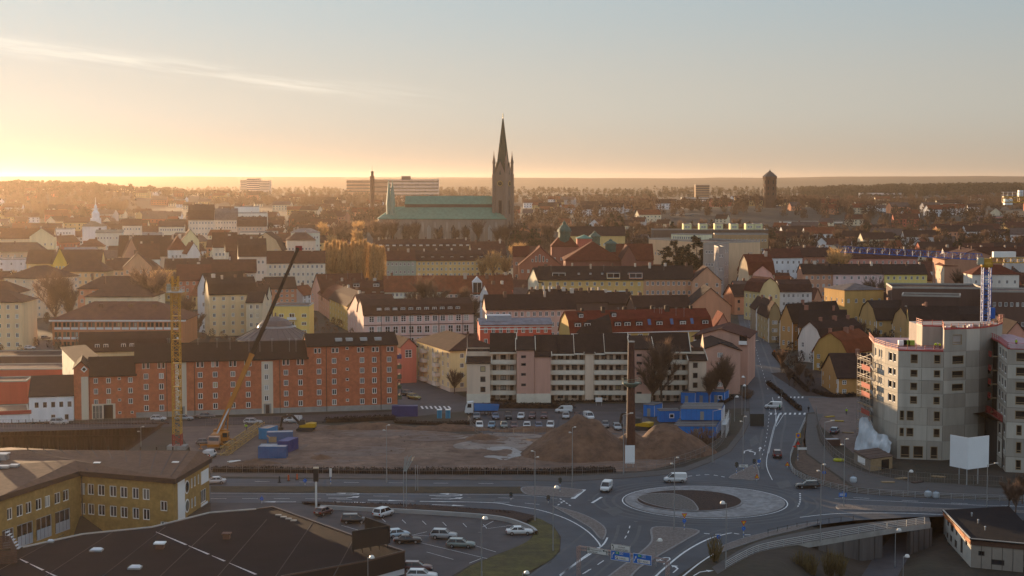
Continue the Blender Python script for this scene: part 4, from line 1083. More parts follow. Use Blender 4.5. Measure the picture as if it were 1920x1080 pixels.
def rooflight(u, v, w=1.6, d=1.2, box=0.25, cap=WHITE, tall=False):
 p = G(u,v,BZ); mb = MB()
 if tall:
  mb.box(p.x-w*.36,p.y-d*.4,BZ,p.x+w*.36,p.y+d*.4,BZ+.75,0); mb.box(p.x-w*.5,p.y-d*.5,BZ+.75,p.x+w*.5,p.y+d*.5,BZ+.95,1)
  pt('roof_vent', mb, [mat('rust_box',(0.14,0.07,0.05),.8), cap], bk)
 else:
  mb.box(p.x-w/2,p.y-d/2,BZ,p.x+w/2,p.y+d/2,BZ+box,0)
  mb.add([(p.x-w*.45,p.y-d*.45,BZ+box),(p.x+w*.45,p.y-d*.45,BZ+box),(p.x+w*.45,p.y+d*.45,BZ+box),(p.x-w*.45,p.y+d*.45,BZ+box),(p.x-w*.3,p.y-d*.3,BZ+box+.22),(p.x+w*.3,p.y-d*.3,BZ+box+.22),(p.x+w*.3,p.y+d*.3,BZ+box+.22),(p.x-w*.3,p.y+d*.3,BZ+box+.22)],[(4,5,6,7),(0,1,5,4),(1,2,6,5),(2,3,7,6),(3,0,4,7)],1)
  pt('rooflight', mb, [CONC, mat('rooflight_dome',(0.6,0.6,0.62),.3)], bk)
rooflight(181,1033,1.9,1.5); rooflight(253,1066,1.9,1.6); rooflight(300,1028,1.7,1.6,tall=True); rooflight(425,1010,1.4,1.4,tall=True,cap=mat('rust_box',(0,0,0))); rooflight(95,1017,1.0,.8)
for k in range(7):
 p = G(522+k*9.5,966.5+k*3.4,BZ);mb=MB();mb.box(p.x-.5,p.y-.35,BZ,p.x+.5,p.y+.35,BZ+.16);pt('walkway_slab', mb, CONC, bk) if k < 4 else None
sf = thing('roof_sign', 'black back to back hoarding on a frame at the corner of the flat roof', 'sign', (0,0,0))
def hoard(pa, pb, z0, z1, name='sign_panel'):
 mb=MB();d = (pb-pa).normalized(); nn4 = Vector((-d.y,d.x))*.12
 mb.prism([(pa.x,pa.y),(pb.x,pb.y),(pb.x+nn4.x,pb.y+nn4.y),(pa.x+nn4.x,pa.y+nn4.y)], z0, z1); return obj(name, mb.mesh(name, BLACK), sf)
h1, h2, h3 = [Vector((p.x,p.y)) for p in (G(661,1040,BZ), G(729,1028,BZ), G(684,1010,BZ))]
hoard(h1,h2,BZ+.7,BZ+3.6); hoard(h3,h2+Vector((.1,.3)),BZ+.7,BZ+3.5); 
for k in range(5):
 p = h1.lerp(h2,.03+k*.235);mb=MB();mb.beam((p.x,p.y+.15,BZ),(p.x,p.y+.15,BZ+1.0),.12); mb.beam((p.x,p.y+.2,BZ+2.6),(p.x-.4,p.y+2.2,BZ),.1);pt('strut', mb, BLACK, sf)
pb_ = thing('plant_box', 'brown slatted plant enclosure on the black roof at the left edge', 'enclosure', (0,0,0))
q = [Vector((p.x,p.y)) for p in (G(-40,1062,BZ),G(32,1056,BZ),G(20,1030,BZ),G(-40,1026,BZ))]
for i in (0,1,2):
 a, b = q[i], q[i+1]; nb = 8
 for k in range(nb):
  mb=MB();z = BZ+.05+k*.25; mb.beam((a.x,a.y,z+.11),(b.x,b.y,z+.11),.08,.2);pt('slat', mb, mat('brown_boards',(0.10,0.055,0.04),.8,.3,1.0), pb_)
st = thing('roof_stair', 'short grey metal stair at the edge of the black roof', 'stairs', (0,0,0))
for k in range(7):
 p = G(14+k*3.4,1016+k*2.4,BZ);mb=MB();mb.box(p.x-.1,p.y-1.0,BZ+1.6-k*.22,p.x+.35,p.y+.6,BZ+1.66-k*.22);pt('tread', mb, STEEL, st)
# ---- small grey works building low by the underpass
SZ = ZD(1010, 263)
s0, s1 = Vector((XD(1770,286,1), 286)), Vector((XD(1821,263,1), 263)); s2 = Vector((XD(1960,258,1), 258)); s3 = Vector((s2.x+4, 290))
sb = thing('pump_house', 'small grey panelled building with a dark flat roof and orange lit side', 'building', (0,0,0))
mb = MB()
d = (s1-s0).normalized(); ops = []
zt = SZ-.9
for (a, w, z, h) in ((3,1.6,-1.2,1.2),(6,2.6,-1.5,1.5),(10.5,1.4,-1.3,1.2),(2.5,1.6,-3.5,1.0),(5.5,2.0,-3.5,1.2),(9.5,2.2,-3.6,1.4),(14.5,2.0,-3.4,2.6),(18.5,1.6,-1.2,1.2)): ops.append((a, z, w, h, 'plain', mat('dark_frame',(0,0,0))))
edge_wall(sb, s0, s1, -4.2, SZ-.9, ops, mat('sunlit_panels',(0.50,0.46,0.40),.8,.12,.5))  # left wall paler than the front, sunlight put into its colour
L2 = (s2-s1).length
edge_wall(sb, s1, s2, -4.2, SZ-.9, [(1.2,-1.9,1.0,.8,'plain',DARKTRIM),(3.3,-3.2,2.1,.9,'plain',DARKTRIM),(8.4,-2.1,2.1,1.0,'two',DARKTRIM),(8.4,-4.1,2.1,1.0,'two',DARKTRIM),(12,-2.1,1.2,1.0,'plain',DARKTRIM)], mat('grey_panels',(0.31,0.26,0.215),.8,.12,.5))
mb=MB();mb.prism([tuple(s0+Vector((-.3,.3))),tuple(s1+Vector((-.3,-.4))),tuple(s2+Vector((0,-.4))),tuple(s3)], SZ-.15, SZ, 0);pt('roof', mb, FELT, sb)
for a, b, m in ((s0,s1,mat('sunlit_band',(0.42,0.12,0.03),.6)),(s1,s2,mat('brown_band',(0.10,0.05,0.035),.7))):  # orange on the sunlit side only, the light is put into the band colour
 mb=MB();dd2 = (b-a).normalized(); nb = Vector((dd2.y,-dd2.x))*.15
 mb.prism([tuple(a),tuple(b),tuple(b+nb),tuple(a+nb)], SZ-1.0, SZ-.16);pt('fascia_band', mb, m, sb)
 mb=MB();mb.beam((a.x+nb.x,a.y+nb.y,SZ+.05),(b.x+nb.x,b.y+nb.y,SZ+.05),.22,.16);pt('roof_edge', mb, mat('edge_flashing',(0,0,0)), sb)
for k in range(1, 7):
 p = s1.lerp(s2, k/7.0);mb=MB();mb.box(p.x-.03,p.y-.05,-4.1,p.x+.03,p.y-.01,SZ-1.0);pt('panel_joint', mb, DARKTRIM, sb)
for u, v in ((1822,968),(1834,981),(1847,994)):
 p = G(u,v,SZ);mb=MB();mb.lathe([(.12,0),(.12,.5),(.2,.55),(.1,.7)],8,(p.x,p.y,SZ));pt('roof_vent', mb, STEEL, sb)
# ---- cycle bridge over the underpass
br = thing('cycle_bridge', 'curved concrete cycle bridge with steel railings over the dark underpass', 'bridge', (0,0,0))
up = [(1335,1064),(1390,1030),(1440,1011),(1540,991),(1640,979),(1700,974),(1742,970)]; lo = [(1345,1076),(1400,1045),(1440,1031),(1540,1013),(1640,996),(1700,987),(1745,981)]
U_ = spline([(q.x,q.y) for q in pts(up)],6); L_ = spline([(q.x,q.y) for q in pts(lo)],6)
mb = MB()
for i in range(len(U_)-1):
 a,b,c,e = U_[i],U_[i+1],L_[i+1],L_[i]
 mb.poly([z3(a,.03),z3(b,.03),z3(c,.03),z3(e,.03)],0); mb.poly([z3(e,-.9),z3(c,-.9),z3(c,.03),z3(e,.03)],1); mb.poly([z3(a,-.9),z3(b,-.9),z3(c,-.9),z3(e,-.9)],1)
 mb.poly([z3(a,-.9),z3(b,-.9),z3(b,.03),z3(a,.03)],1)
pt('deck', mb, [PAVE, CONC], br)
for i in range(2, len(L_)-1, 2):
 p = L_[i];mb=MB();mb.box(p.x-.05,p.y-.05,.03,p.x+.05,p.y+.05,1.2);pt('railing_post', mb, STEEL, br)
LTRAIL = mat('rail_panel',(0.45,0.44,0.42),.5,.1)
for i in range(2, len(L_)-3, 2):
 a, b = L_[i], L_[i+2]; mb = MB()
 for z in (1.2,.9,.6,.3): mb.beam((a.x,a.y,z),(b.x,b.y,z),.05,.06 if z != 1.2 else .09)
 pt('railing_panel', mb, LTRAIL, br)
for (u0,v0,u1,v1) in ((1535,1014,1655,993),(1708,986,1748,980)):
 a, b = G(u0,v0,0), G(u1,v1,0);mb=MB();d = (b-a).normalized(); nq = Vector((-d.y,d.x,0))*1.0
 mb.prism([(a.x,a.y),(b.x,b.y),(b.x+nq.x,b.y+nq.y),(a.x+nq.x,a.y+nq.y)],-6,-.9);pt('abutment', mb, mat('shaded_concrete',(0.105,0.095,0.09),.95,.3,.5,streak=True), br)  # darker than the deck concrete, shade under the bridge put into the colour
 for k in range(4):
  p = a.lerp(b,(k+.5)/4);mb=MB();mb.box(p.x-.06,p.y-.1,-5,p.x+.06,p.y-.02,-.95);pt('panel_joint', mb, DARKTRIM, br)
# ------------------------------------------------------------------ the town behind
def town(name, label, uA, dA, uB, dB, W, vE, roof, wall, roofc, win=(0,0,0,0), style='two', ww=1.15, top=0.0, cat='building', **k):
 """win = windows along front, storeys, windows on left side, on right side"""
 z0 = k.pop('z0', gz(0, (dA+dB)/2)); H = ZD(vE, (dA+dB)/2)-z0
 nf = max(1, win[1]); st = (H-0.4-top)/nf
 zs = [i*st+st*0.32 for i in range(nf)]; wh = min(1.7, st*0.48)
 w = {}
 for s, n in (('f', win[0]), ('l', win[2]), ('r', win[3])):
  if n: w[s] = {'n': n, 'z': zs, 'w': ww, 'h': wh, 'style': style, 'm': 1.3}
 return bpx(name, label, cat, uA, dA, uB, dB, W, vE, roof, wall, roofc, wins=w, z0=z0, **k)
OR_, RED_, DK_, BR_ = (0.20,0.072,0.035), (0.15,0.04,0.025), (0.05,0.035,0.032), (0.085,0.048,0.038)
CREAM, YEL, OCH, PNK, WHT, SAL, GRY = (0.55,0.45,0.32), (0.48,0.32,0.13), (0.33,0.20,0.06), (0.45,0.29,0.25), (0.62,0.58,0.53), (0.42,0.19,0.11), (0.36,0.34,0.33)
ab = 'apartment block'
of, L = town('brick_office', 'long orange brick office with rows of paired windows and a hipped metal roof', 98, 588, 344, 588, 26, 600, ('hip', 6.0), (0.36,0.145,0.07), (0.17,0.085,0.065), (0,3,0,0), over=0.9, cat='office')
Hh = ZD(600, 588); st = 3.6
for j in range(3):
 for i in range(15):
  for q in (0, 1):
   x = .9+i*(L-1.8)/15+q*1.35; z = Hh-2.6-j*st
   o = put_window(of, (x,-.07,z), 0, 1.05, 1.75, 'plain', mat('dark_frame',(0,0,0)))
  m2 = MB(); m2.box(.75+i*(L-1.8)/15,-.06,Hh-3.55-j*st,3.4+i*(L-1.8)/15,-.02,Hh-2.7-j*st);pt('spandrel_panel', m2, WHT and WALL(WHT), of)
m2 = MB(); m2.box(-.95,-.95,Hh-.5,L+.95,-.03,Hh+.02); m2.box(-.95,-.02,Hh-.5,-.03,26,Hh+.02);pt('cornice', m2, WALL(WHT), of)
for x in (16, 27, 36): chimney(of, x, 9, Hh+5.2, 1.6, 1.2, 3)
town('villa', 'cream two storey villa with a hipped brown roof behind the orange brick office', 160, 648, 286, 648, 24, 556, ('hip', 6.5), CREAM, (0.12,0.07,0.055), (7,3,4,0), chim=2)
town('villa', 'wider brown hipped roof block just behind the cream villa', 146, 690, 270, 690, 18, 541, ('hip', 5.0), SAL, (0.12,0.07,0.055), (6,4,3,0), chim=2)
town('apartment_block', 'cream block cut by the left edge with brown hipped roof', -60, 572, 42, 572, 18, 566, ('hip', 4.0), (0.52,0.38,0.22), (0.13,0.07,0.05), (6,5,0,0), cat=ab)
town('apartment_block', 'second brown roofed block behind the one at the left edge', -60, 610, 36, 610, 14, 548, ('hip', 4.0), CREAM, (0.15,0.08,0.055), (5,5,0,0), cat=ab)
town('apartment_block', 'pale six storey tower block with a low pyramid roof left of the bare tree', 8, 715, 68, 705, 26, 521, ('hip', 5.0), (0.55,0.42,0.30), (0.11,0.065,0.05), (4,6,0,6), cat=ab)
town('apartment_block', 'ochre five storey block behind the bare tree on the left', 112, 770, 200, 770, 14, 509, ('hip', 6.0), (0.46,0.31,0.16), (0.12,0.07,0.05), (8,5,3,0), cat=ab)
town('apartment_block', 'pale yellow five storey block with dark mansard and balconies', 393, 622, 481, 628, 13, 551, ('mansard', 6.3), (0.50,0.37,0.21), DK_, (5,5,3,0), cat=ab, chim=4)
town('apartment_block', 'white gabled house wedged left of the pale yellow block', 371, 640, 392, 636, 22, 538, ('gable', 5.5), WHT, DK_, (1,4,3,0), cat=ab, axis='y')
town('apartment_block', 'short cream wing with balconies right of the pale yellow block', 462, 612, 492, 612, 14, 566, ('gable', 3.5), (0.45,0.38,0.27), DK_, (2,4,0,2), cat=ab)
fb, L = town('apartment_block', 'flat roofed yellow block with white balconies beside the domed hall', 512, 590, 580, 590, 14, 574, ('flat', .3), (0.55,0.37,0.11), (0.2,0.15,0.12), (0,4,0,0), cat=ab)
for z in (4.2, 7.2, 10.2):
 for x in (2.2, 10.6): put_window(fb, (x,-.05,z), 0, 1.8, 1.3, 'two')
 put_window(fb, (6,-.05,z-.6), 0, 2.0, 2.1, 'two'); m2 = MB(); m2.box(5.3,-1.2,z-.9,8.7,-.02,z-.75); m2.box(5.3,-1.2,z-.75,8.7,-1.1,z+.1);pt('balcony', m2, WHITE, fb)
p = G(512, 640, 7.5); dmh = thing('domed_hall', 'round hall with a dark conical metal roof and glazed lantern ring', 'hall', (p.x, p.y+6, 0))
m2 = MB(); m2.lathe([(12.6,0),(12.6,8)],28);pt('wall', m2, WALL(CREAM), dmh)
m2 = MB(); m2.lathe([(13.2,7.9),(6.2,11.6),(6.2,11.7)],28,caps=False);pt('roof', m2, mat('grey_sheet',(0.10,0.075,0.07),.55,.2,1.0), dmh)
m2 = MB(); m2.lathe([(6.2,11.55),(5.6,12.5)],28,caps=False);pt('lantern_glazing', m2, mat('pale_glazing',(0.30,0.29,0.29),.3), dmh)
m2 = MB(); m2.lathe([(5.9,12.4),(4.2,14.0),(2,14.9),(.3,15.4),(.25,16.4),(.02,16.6)],28,caps=False);pt('cap_roof', m2, mat('grey_sheet',(0,0,0)), dmh)
for k in range(28):
 t = 2*math.pi*k/28; c_, s_ = math.cos(t), math.sin(t); m2 = MB(); m2.beam((13.2*c_,13.2*s_,7.95),(6.2*c_,6.2*s_,11.65),.12,.14);pt('roof_rib', m2, DARKTRIM, dmh)
lp_, L = town('pink_school', 'long pale pink building with tall white windows and a dark dormered roof', 682, 590, 888, 600, 16, 588, ('mansard', 5.2), (0.47,0.33,0.29), (0.075,0.04,0.035), (0,3,0,0), cat='school', chim=1)
H_ = ZD(588, 595)
for i in range(13):
 x = 2.0+i*(L-4)/12.6
 put_window(lp_, (x,-.06,H_-2.9), 0, 1.9, 2.2, 'six'); put_window(lp_, (x,-.06,H_-7.2), 0, 1.9, 2.7, 'cross'); put_window(lp_, (x,-.06,H_-11.3), 0, 1.9, 2.4, 'cross')
 if 0 < i < 12: dormer(lp_, x, 1.0, H_+.9, 1.9, 1.5, 1.5, rm=ROOF((0.06,0.035,0.03)), style='cross')
for z in (H_-.7, H_-4.1, H_-8.3):
 m2 = MB(); m2.box(-.05,-.14,z,L+.05,-.02,z+.25);pt('string_course', m2, mat('brown_band',(0,0,0)), lp_)
for f in (.16,.42,.68,.9):
 m2 = MB(); m2.tube((L*f,-.1,0),(L*f,-.1,H_-.2),.1,n=5);pt('downpipe', m2, DARKTRIM, lp_)
town('pink_school', 'steep pink gable end joined to the left of the long pink building', 652, 640, 683, 600, 14, 588, ('gable', 7.5), (0.47,0.31,0.27), (0.10,0.055,0.045), (6,3,0,0), axis='y', cat='school', style='cross')
town('apartment_block', 'ochre street house with tall chimneys left of the pink gable', 618, 690, 652, 645, 14, 566, ('mansard', 5), (0.38,0.24,0.07), BR_, (7,4,0,0), cat=ab, chim=3)
town('apartment_block', 'salmon street house with a row of windows before the ochre one', 597, 745, 620, 694, 14, 556, ('mansard', 5), SAL, RED_, (8,4,0,0), cat=ab, chim=2)
town('apartment_block', 'tall pink gable end at the street corner with a dark red mansard', 583, 752, 604, 742, 24, 548, ('gable', 8.5), (0.50,0.27,0.20), (0.12,0.045,0.035), (2,4,0,0), axis='y', cat=ab)
t1, L = town('terrace_house', 'terrace house with dark red mansard and pink front', 604, 728, 721, 732, 13, 561, ('mansard', 8.2), (0.47,0.24,0.18), (0.115,0.048,0.036), (11,3,0,0), cat=ab, chim=5)
for f in (.2,.42,.62,.8,.93): dormer(t1, L*f, 1.2, ZD(561,730)-gz(0,730)+1.6, 1.9, 1.7, 1.4, rm=ROOF(DK_))
for f in (.5,.82): dormer(t1, L*f, 2.7, ZD(561,730)-gz(0,730)+5.4, 3.0, 1.5, 1.4, rm=ROOF(DK_))
t2, L = town('terrace_house', 'terrace house with pale orange tile roof and white front', 721.3, 732, 838, 736, 13, 545, ('gable', 6.6), (0.60,0.50,0.40), (0.27,0.10,0.055), (14,3,0,0), cat=ab, chim=3)
t3, L = town('terrace_house', 'terrace house with bright orange roof and a white stepped gable', 838.3, 736, 930, 738, 13, 548, ('gable', 7.4), (0.50,0.38,0.32), (0.26,0.088,0.045), (9,3,0,0), cat=ab, chim=4)
dormer(t3, L*.52, -.15, ZD(548,737)-gz(0,737)-1.5, 4.4, 6.2, 4, rm=WALL(WHT), gab=2.5)
town('terrace_house', 'low red roofed house at the right end of the orange terrace', 930.3, 738, 962, 739, 13, 541, ('gable', 6.2), (0.45,0.10,0.06), (0.21,0.07,0.04), (4,3,0,0), cat=ab, chim=2)
town('terrace_house', 'small gabled orange roof house in front of the terrace end', 918, 690, 962, 694, 12, 553, ('gable', 4.5), WHT, (0.22,0.075,0.042), (3,3,0,0), cat=ab, chim=2)
town('apartment_block', 'pinkish block with a long black roof above the red metal roofed house', 912, 566, 1080, 570, 13, 578, ('gable', 4.6), (0.43,0.27,0.21), (0.045,0.033,0.032), (14,4,0,0), cat=ab, chim=2)
rb_, L = town('red_house', 'red house with white bands and a pale blue metal roof', 900, 512, 1034, 514, 12, 608, ('low', 1.6), (0.38,0.07,0.045), (0.30,0.33,0.38), (9,4,0,0), over=.5)
Hb = ZD(608,513)
for z in (Hb-.8, Hb-1.7):
 m2 = MB(); m2.box(-.04,-.09,z,L+.04,-.02,z+.28);pt('white_band', m2, WHITE, rb_)
m2 = MB(); m2.box(L*.1,3,Hb+.6,L*.45,9,Hb+2.6);pt('roof_house', m2, mat('blue_sheet',(0.28,0.31,0.36),.5), rb_)
for k in range(7):
 m2 = MB(); p0 = XD(988+k*12.5, 470, 12)
 o = tag(obj('solar_panel', (m2.add([(0,0,0),(1.5,0,0),(1.8,1.8,1.1),(.3,1.8,1.1)],[(0,1,2,3)]), m2.box(.1,.2,-.3,.25,.3,.1), m2.mesh('solar_panel', mat('panel_glass',(0.35,0.36,0.38),.15)))[2], None, (p0, 472, ZD(641,472)-.3)), ('first','second','third','fourth','fifth','sixth','seventh')[k]+' tilted pale panel from the left above the balcony block roof', 'solar panel', 'tilted panels in a row')
town('low_house', 'low dark brown roofed house between the pink building and the cream block', 842, 560, 905, 560, 10, 641, ('gable', 2.5), SAL, BR_, (3,1,0,0), z0=0, chim=1)
ry, L = town('apartment_block', 'yellow block with a long red mansard roof and black dormers', 1070, 500, 1335, 512, 13, 622, ('mansard', 6.6), (0.40,0.27,0.09), (0.185,0.04,0.024), (0,3,0,0), cat=ab, chim=6, chm=mat('dark_chimney',(0.05,0.035,0.03)))
Hr = ZD(622, 506); RRM = ROOF((0.05,0.03,0.028))
def ux(u): return lx(P2(1070,500), P2(1335,512), u)
for u in (1085,1103,1160,1178,1200,1238,1282,1324): dormer(ry, ux(u)-1.1, .9, Hr+1.2, 2.2, 1.9, 1.6, rm=RRM, style='cross')
for u in (1095,1157): dormer(ry, ux(u)-.8, 3.2, Hr+4.6, 1.6, 1.2, 1.3, rm=RRM)
for u in (1220,1262,1300):
 m2 = MB(); x = ux(u); m2.beam((x,.9,Hr+1.9),(x,1.9,Hr+3.8),1.0,.12);pt('skylight', m2, mat('skylight_blue',(0.05,0.10,0.22),.15), ry)
for u in (1084,1122,1142,1161,1179,1201,1220,1259,1283): put_window(ry, (ux(u)-.9,-.06,Hr-2.2), 0, 1.6, 1.5, 'cross'); put_window(ry, (ux(u)-.9,-.06,Hr-5.3), 0, 1.6, 1.5, 'cross')
m2 = MB(); m2.box(-.1,-.5,Hr-.25,L+.1,-.02,Hr-.02);pt('eaves_board', m2, WHITE, ry)
town('apartment_block', 'ochre gable end with a hooded top at the left of the red mansard', 1053, 516, 1070, 500, 13, 622, ('mansard', 6.6), (0.36,0.26,0.11), DK_, (2,3,0,0), axis='y', cat=ab)
town('apartment_block', 'red tiled gabled wing closing the right end of the red mansard block', 1336, 514, 1374, 514, 13, 622, ('gable', 6.0), (0.36,0.15,0.10), (0.19,0.05,0.03), (2,3,0,0), axis='y', cat=ab)
ly, L = town('apartment_block', 'yellow half of a long four storey block with white balconies and dark roof', 1010, 722, 1206, 722, 13, 523, ('gable', 5.5), (0.48,0.30,0.11), DK_, (14,4,0,0), cat=ab, chim=5)
for u in (1056,1085,1105,1140,1166):
 for z in (10.2,7.0,3.8):
  m2 = MB(); x = lx(P2(1010,722),P2(1206,722),u); m2.box(x-1.5,-1.2,z,x+1.5,-.02,z+.15); m2.box(x-1.5,-1.2,z+.15,x+1.5,-1.1,z+1.0);pt('balcony', m2, WHITE, ly)
for u, c in ((1048,WALL(CREAM)),(1150,WALL(YEL)),(1192,WALL(SAL))): dormer(ly, lx(P2(1010,722),P2(1206,722),u)-3, -.1 if u > 1100 else 1.5, ZD(523,722)-gz(0,722)+.3, 6, 2.4, 4, rm=ROOF((0.09,0.085,0.09)), wm=c)
for u in (1083,1105,1127,1177): dormer(ly, lx(P2(1010,722),P2(1206,722),u), 2.2, ZD(523,722)-gz(0,722)+1.7, 1.2, 1.0, 1.2, rm=ROOF(DK_))
lq, L = town('apartment_block', 'salmon half of the long four storey block with plain windows', 1206.3, 722, 1300, 722, 13, 522, ('gable', 5.5), (0.42,0.22,0.13), DK_, (9,4,0,0), cat=ab, chim=3)
town('apartment_block', 'cream gable end catching the sun at the left of the long block', 990, 738, 1010, 722, 13, 526, ('gable', 6), (0.60,0.46,0.33), DK_, (2,4,0,0), axis='y', cat=ab)
town('apartment_block', 'broad salmon gabled block with a dark recess at the street corner', 1298, 716, 1352, 716, 14, 525, ('gable', 6), (0.40,0.21,0.13), BR_, (3,4,0,0), axis='y', cat=ab)
town('roof_block', 'dark brown roofed house with skylights in front of the salmon gable', 1294, 640, 1370, 640, 22, 572, ('gable', 7), SAL, (0.055,0.035,0.032), (0,2,0,0), axis='y')
for i, (u0,u1,d,v) in enumerate(((1000,1070,650,563),(1072,1140,645,566),(1130,1190,660,568),(1190,1296,640,575))):
 town('courtyard_house', ('dark roof crowded with pale chimneys in the courtyard','brown courtyard roof with a row of square chimneys','low courtyard roof with flat pale dormer tops','dark courtyard roof right of the flat dormers')[i], u0, d, u1, d+4, 13, v, ('gable', 4.2), BR_, (0.06,0.038,0.035), (0,2,0,0), chim=(7,6,3,2)[i])
sc1, L = town('brick_hall', 'red brick gabled hall with stepped white windows', 973, 838, 1052, 838, 26, 497, ('gable', 9.5), (0.22,0.08,0.05), (0.17,0.05,0.03), (7,3,2,0), axis='y', cat='school')
for k in range(5): put_window(sc1, (L/2-4.4+k*1.9,-.06,ZD(497,838)-gz(0,838)+1.6), 0, .9, 1.5+1.6*(k in (1,2,3))+.8*(k == 2), 'plain')
town('brick_hall', 'large red brick hall with a broad red tiled hip roof', 1060, 880, 1166, 880, 34, 488, ('hip', 10), (0.17,0.07,0.05), (0.16,0.05,0.032), (8,2,3,0), cat='school', over=1)
town('brick_hall', 'long red tiled wing running right from the broad hip roof', 1140, 905, 1225, 905, 18, 486, ('gable', 8.5), (0.21,0.075,0.05), (0.17,0.05,0.032), (7,2,0,0), cat='school')
town('brick_hall', 'tall red gabled cross wing right of the broad hip roof', 1166, 872, 1192, 872, 30, 484, ('gable', 6.5), (0.15,0.06,0.045), (0.13,0.045,0.032), (0,2,0,0), axis='y', cat='school')
town('brick_hall', 'high steep red roof carrying the copper turret', 1034, 925, 1084, 925, 18, 462, ('hip', 9), (0.22,0.08,0.055), (0.18,0.055,0.033), (4,2,0,0), cat='school')
town('brick_hall', 'dark gabled brick wing left of the stepped window gable', 962, 860, 992, 860, 16, 480, ('gable', 5), (0.30,0.14,0.09), (0.15,0.05,0.033), (3,3,0,0), cat='school')
COPPER = mat('green_copper', (0.10,0.215,0.15), 0.7, 0.2, 0.4)
def turret(u, d, v0, v1, r, label, name='copper_turret', n=8):
 z0, z1 = ZD(v0,d), ZD(v1,d); h = z1-z0
 o = thing(name, label, 'turret', (XD(u,d,z0), d, z0))
 m2 = MB(); m2.lathe([(r,-3),(r,h*.32)],n);pt('drum', m2, mat('old_copper',(0.05,0.105,0.08),.7,.25,.6), o)
 m2 = MB(); m2.lathe([(r*1.2,h*.32),(r*1.1,h*.45),(r*.7,h*.62),(r*.35,h*.74),(r*.32,h*.85),(r*.1,h*.9),(.04,h)],n);pt('dome', m2, mat('old_copper',(0,0,0)), o)
turret(1058, 930, 445, 412, 3.6, 'tall green copper turret on the red brick school roof')
turret(1145, 890, 462, 447, 3.0, 'small green copper cupola on the red tiled school roof')
turret(1115, 985, 450, 432, 3.2, 'small dark red onion cap beside the green roof')
town('copper_house', 'house with a flat green copper roof behind the school', 1082, 960, 1110, 960, 14, 447, ('hip', 2), (0.30,0.10,0.07), COPPER, (4,2,0,0))
town('yellow_house', 'long yellow house with dark roof behind the school turrets', 1068, 1120, 1172, 1120, 16, 441, ('gable', 6), (0.48,0.34,0.14), (0.07,0.05,0.045), (12,2,0,0))
town('modern_office', 'long low cream office wing curving behind the pine trees', 1216, 960, 1345, 900, 30, 452, ('flat', .8), (0.44,0.32,0.20), (0.20,0.15,0.12), (26,2,0,0), cat='office')
town('modern_office', 'cream penthouse strip on top of the curved office wing', 1258, 965, 1312, 950, 12, 440, ('flat', .4), (0.62,0.50,0.34), (0.3,0.25,0.2), (12,1,0,0), cat='office', z0=ZD(452,955)-.2)
town('modern_office', 'white four storey office with pale blue shade right of the pine trees', 1318, 850, 1346, 846, 16, 458, ('flat', .5), (0.27,0.235,0.20), (0.18,0.15,0.13), (4,4,0,5), cat='office')
town('modern_office', 'narrow white office block nearer the street', 1346, 800, 1357, 800, 16, 464, ('flat', .5), (0.24,0.215,0.20), (0.15,0.12,0.11), (2,4,4,0), cat='office')
town('modern_office', 'white office row receding along the street', 1364, 990, 1386, 1000, 20, 454, ('flat', .5), (0.46,0.44,0.44), (0.25,0.22,0.2), (6,4,0,0), cat='office')
town('modern_office', 'ochre flat roofed hospital wing with white stair shafts', 1345, 1060, 1440, 1060, 22, 440, ('flat', .5), (0.28,0.185,0.10), (0.15,0.12,0.105), (16,4,0,0), cat='office')
for i, u in enumerate((1281,1311,1340,1369,1398,1414)):
 town('roof_pavilion', 'glazed cream pavilion on the long flat roof, number %s from its left end' % ('first','second','third','fourth','fifth','sixth')[i], u, 1120, u+15, 1120, 9, 420, ('flat', .3), (0.62,0.50,0.28), (0.3,0.25,0.2), (4,1,1,0), z0=ZD(431,1120), cat='pavilion')
town('modern_office', 'long flat dark block carrying the row of cream pavilions', 1225, 1112, 1440, 1112, 20, 431, ('flat', .3), (0.10,0.068,0.05), (0.14,0.10,0.085), (0,1,0,0), cat='office')
cr1, L = town('corner_block', 'long pink corner block with a sunlit red mansard roof along the street', 1383, 900, 1404, 772, 13, 518, ('mansard', 9), (0.50,0.27,0.22), (0.20,0.055,0.035), (16,4,0,0), cat=ab, chim=6)
town('corner_block', 'short cream end of the red mansard corner block', 1404, 772, 1452, 776, 12, 514, ('mansard', 9.5), (0.42,0.33,0.22), (0.17,0.045,0.03), (5,4,0,0), cat=ab, chim=2)
town('corner_block', 'small gambrel red roofed house below the corner block', 1425, 690, 1462, 694, 13, 546, ('mansard', 6), (0.45,0.34,0.17), (0.13,0.05,0.035), (3,3,4,0), cat=ab, axis='y')
town('apartment_block', 'pale blue white slab block with a red brown roof', 1440, 860, 1504, 864, 12, 482, ('gable', 4.4), (0.58,0.57,0.60), (0.12,0.045,0.035), (6,4,0,0), cat=ab, chim=2)
town('apartment_block', 'brick red slab with white balconies right of the pale blue block', 1505, 866, 1560, 868, 12, 480, ('gable', 4.4), (0.30,0.13,0.09), (0.085,0.045,0.038), (5,4,0,0), cat=ab, chim=2)
town('apartment_block', 'pink red slab behind the blue crane jib', 1590, 880, 1720, 884, 12, 483, ('gable', 4.4), (0.36,0.17,0.14), (0.10,0.045,0.035), (11,4,0,0), cat=ab, chim=4)
for i, (u0,u1,c,n,lab) in enumerate(((1505,1562,(0.38,0.20,0.13),5,'salmon brown'),(1562,1658,(0.50,0.36,0.34),7,'pale pink'),(1658,1738,(0.52,0.41,0.14),7,'pale yellow'))):
 town('row_block', lab+' section of the long three storey row with black roof', u0+.2, 775, u1-.2, 776, 12, 512+i*.4, ('gable', 4.3), c, (0.05,0.035,0.034), (n,4,0,0), cat=ab, chim=3)
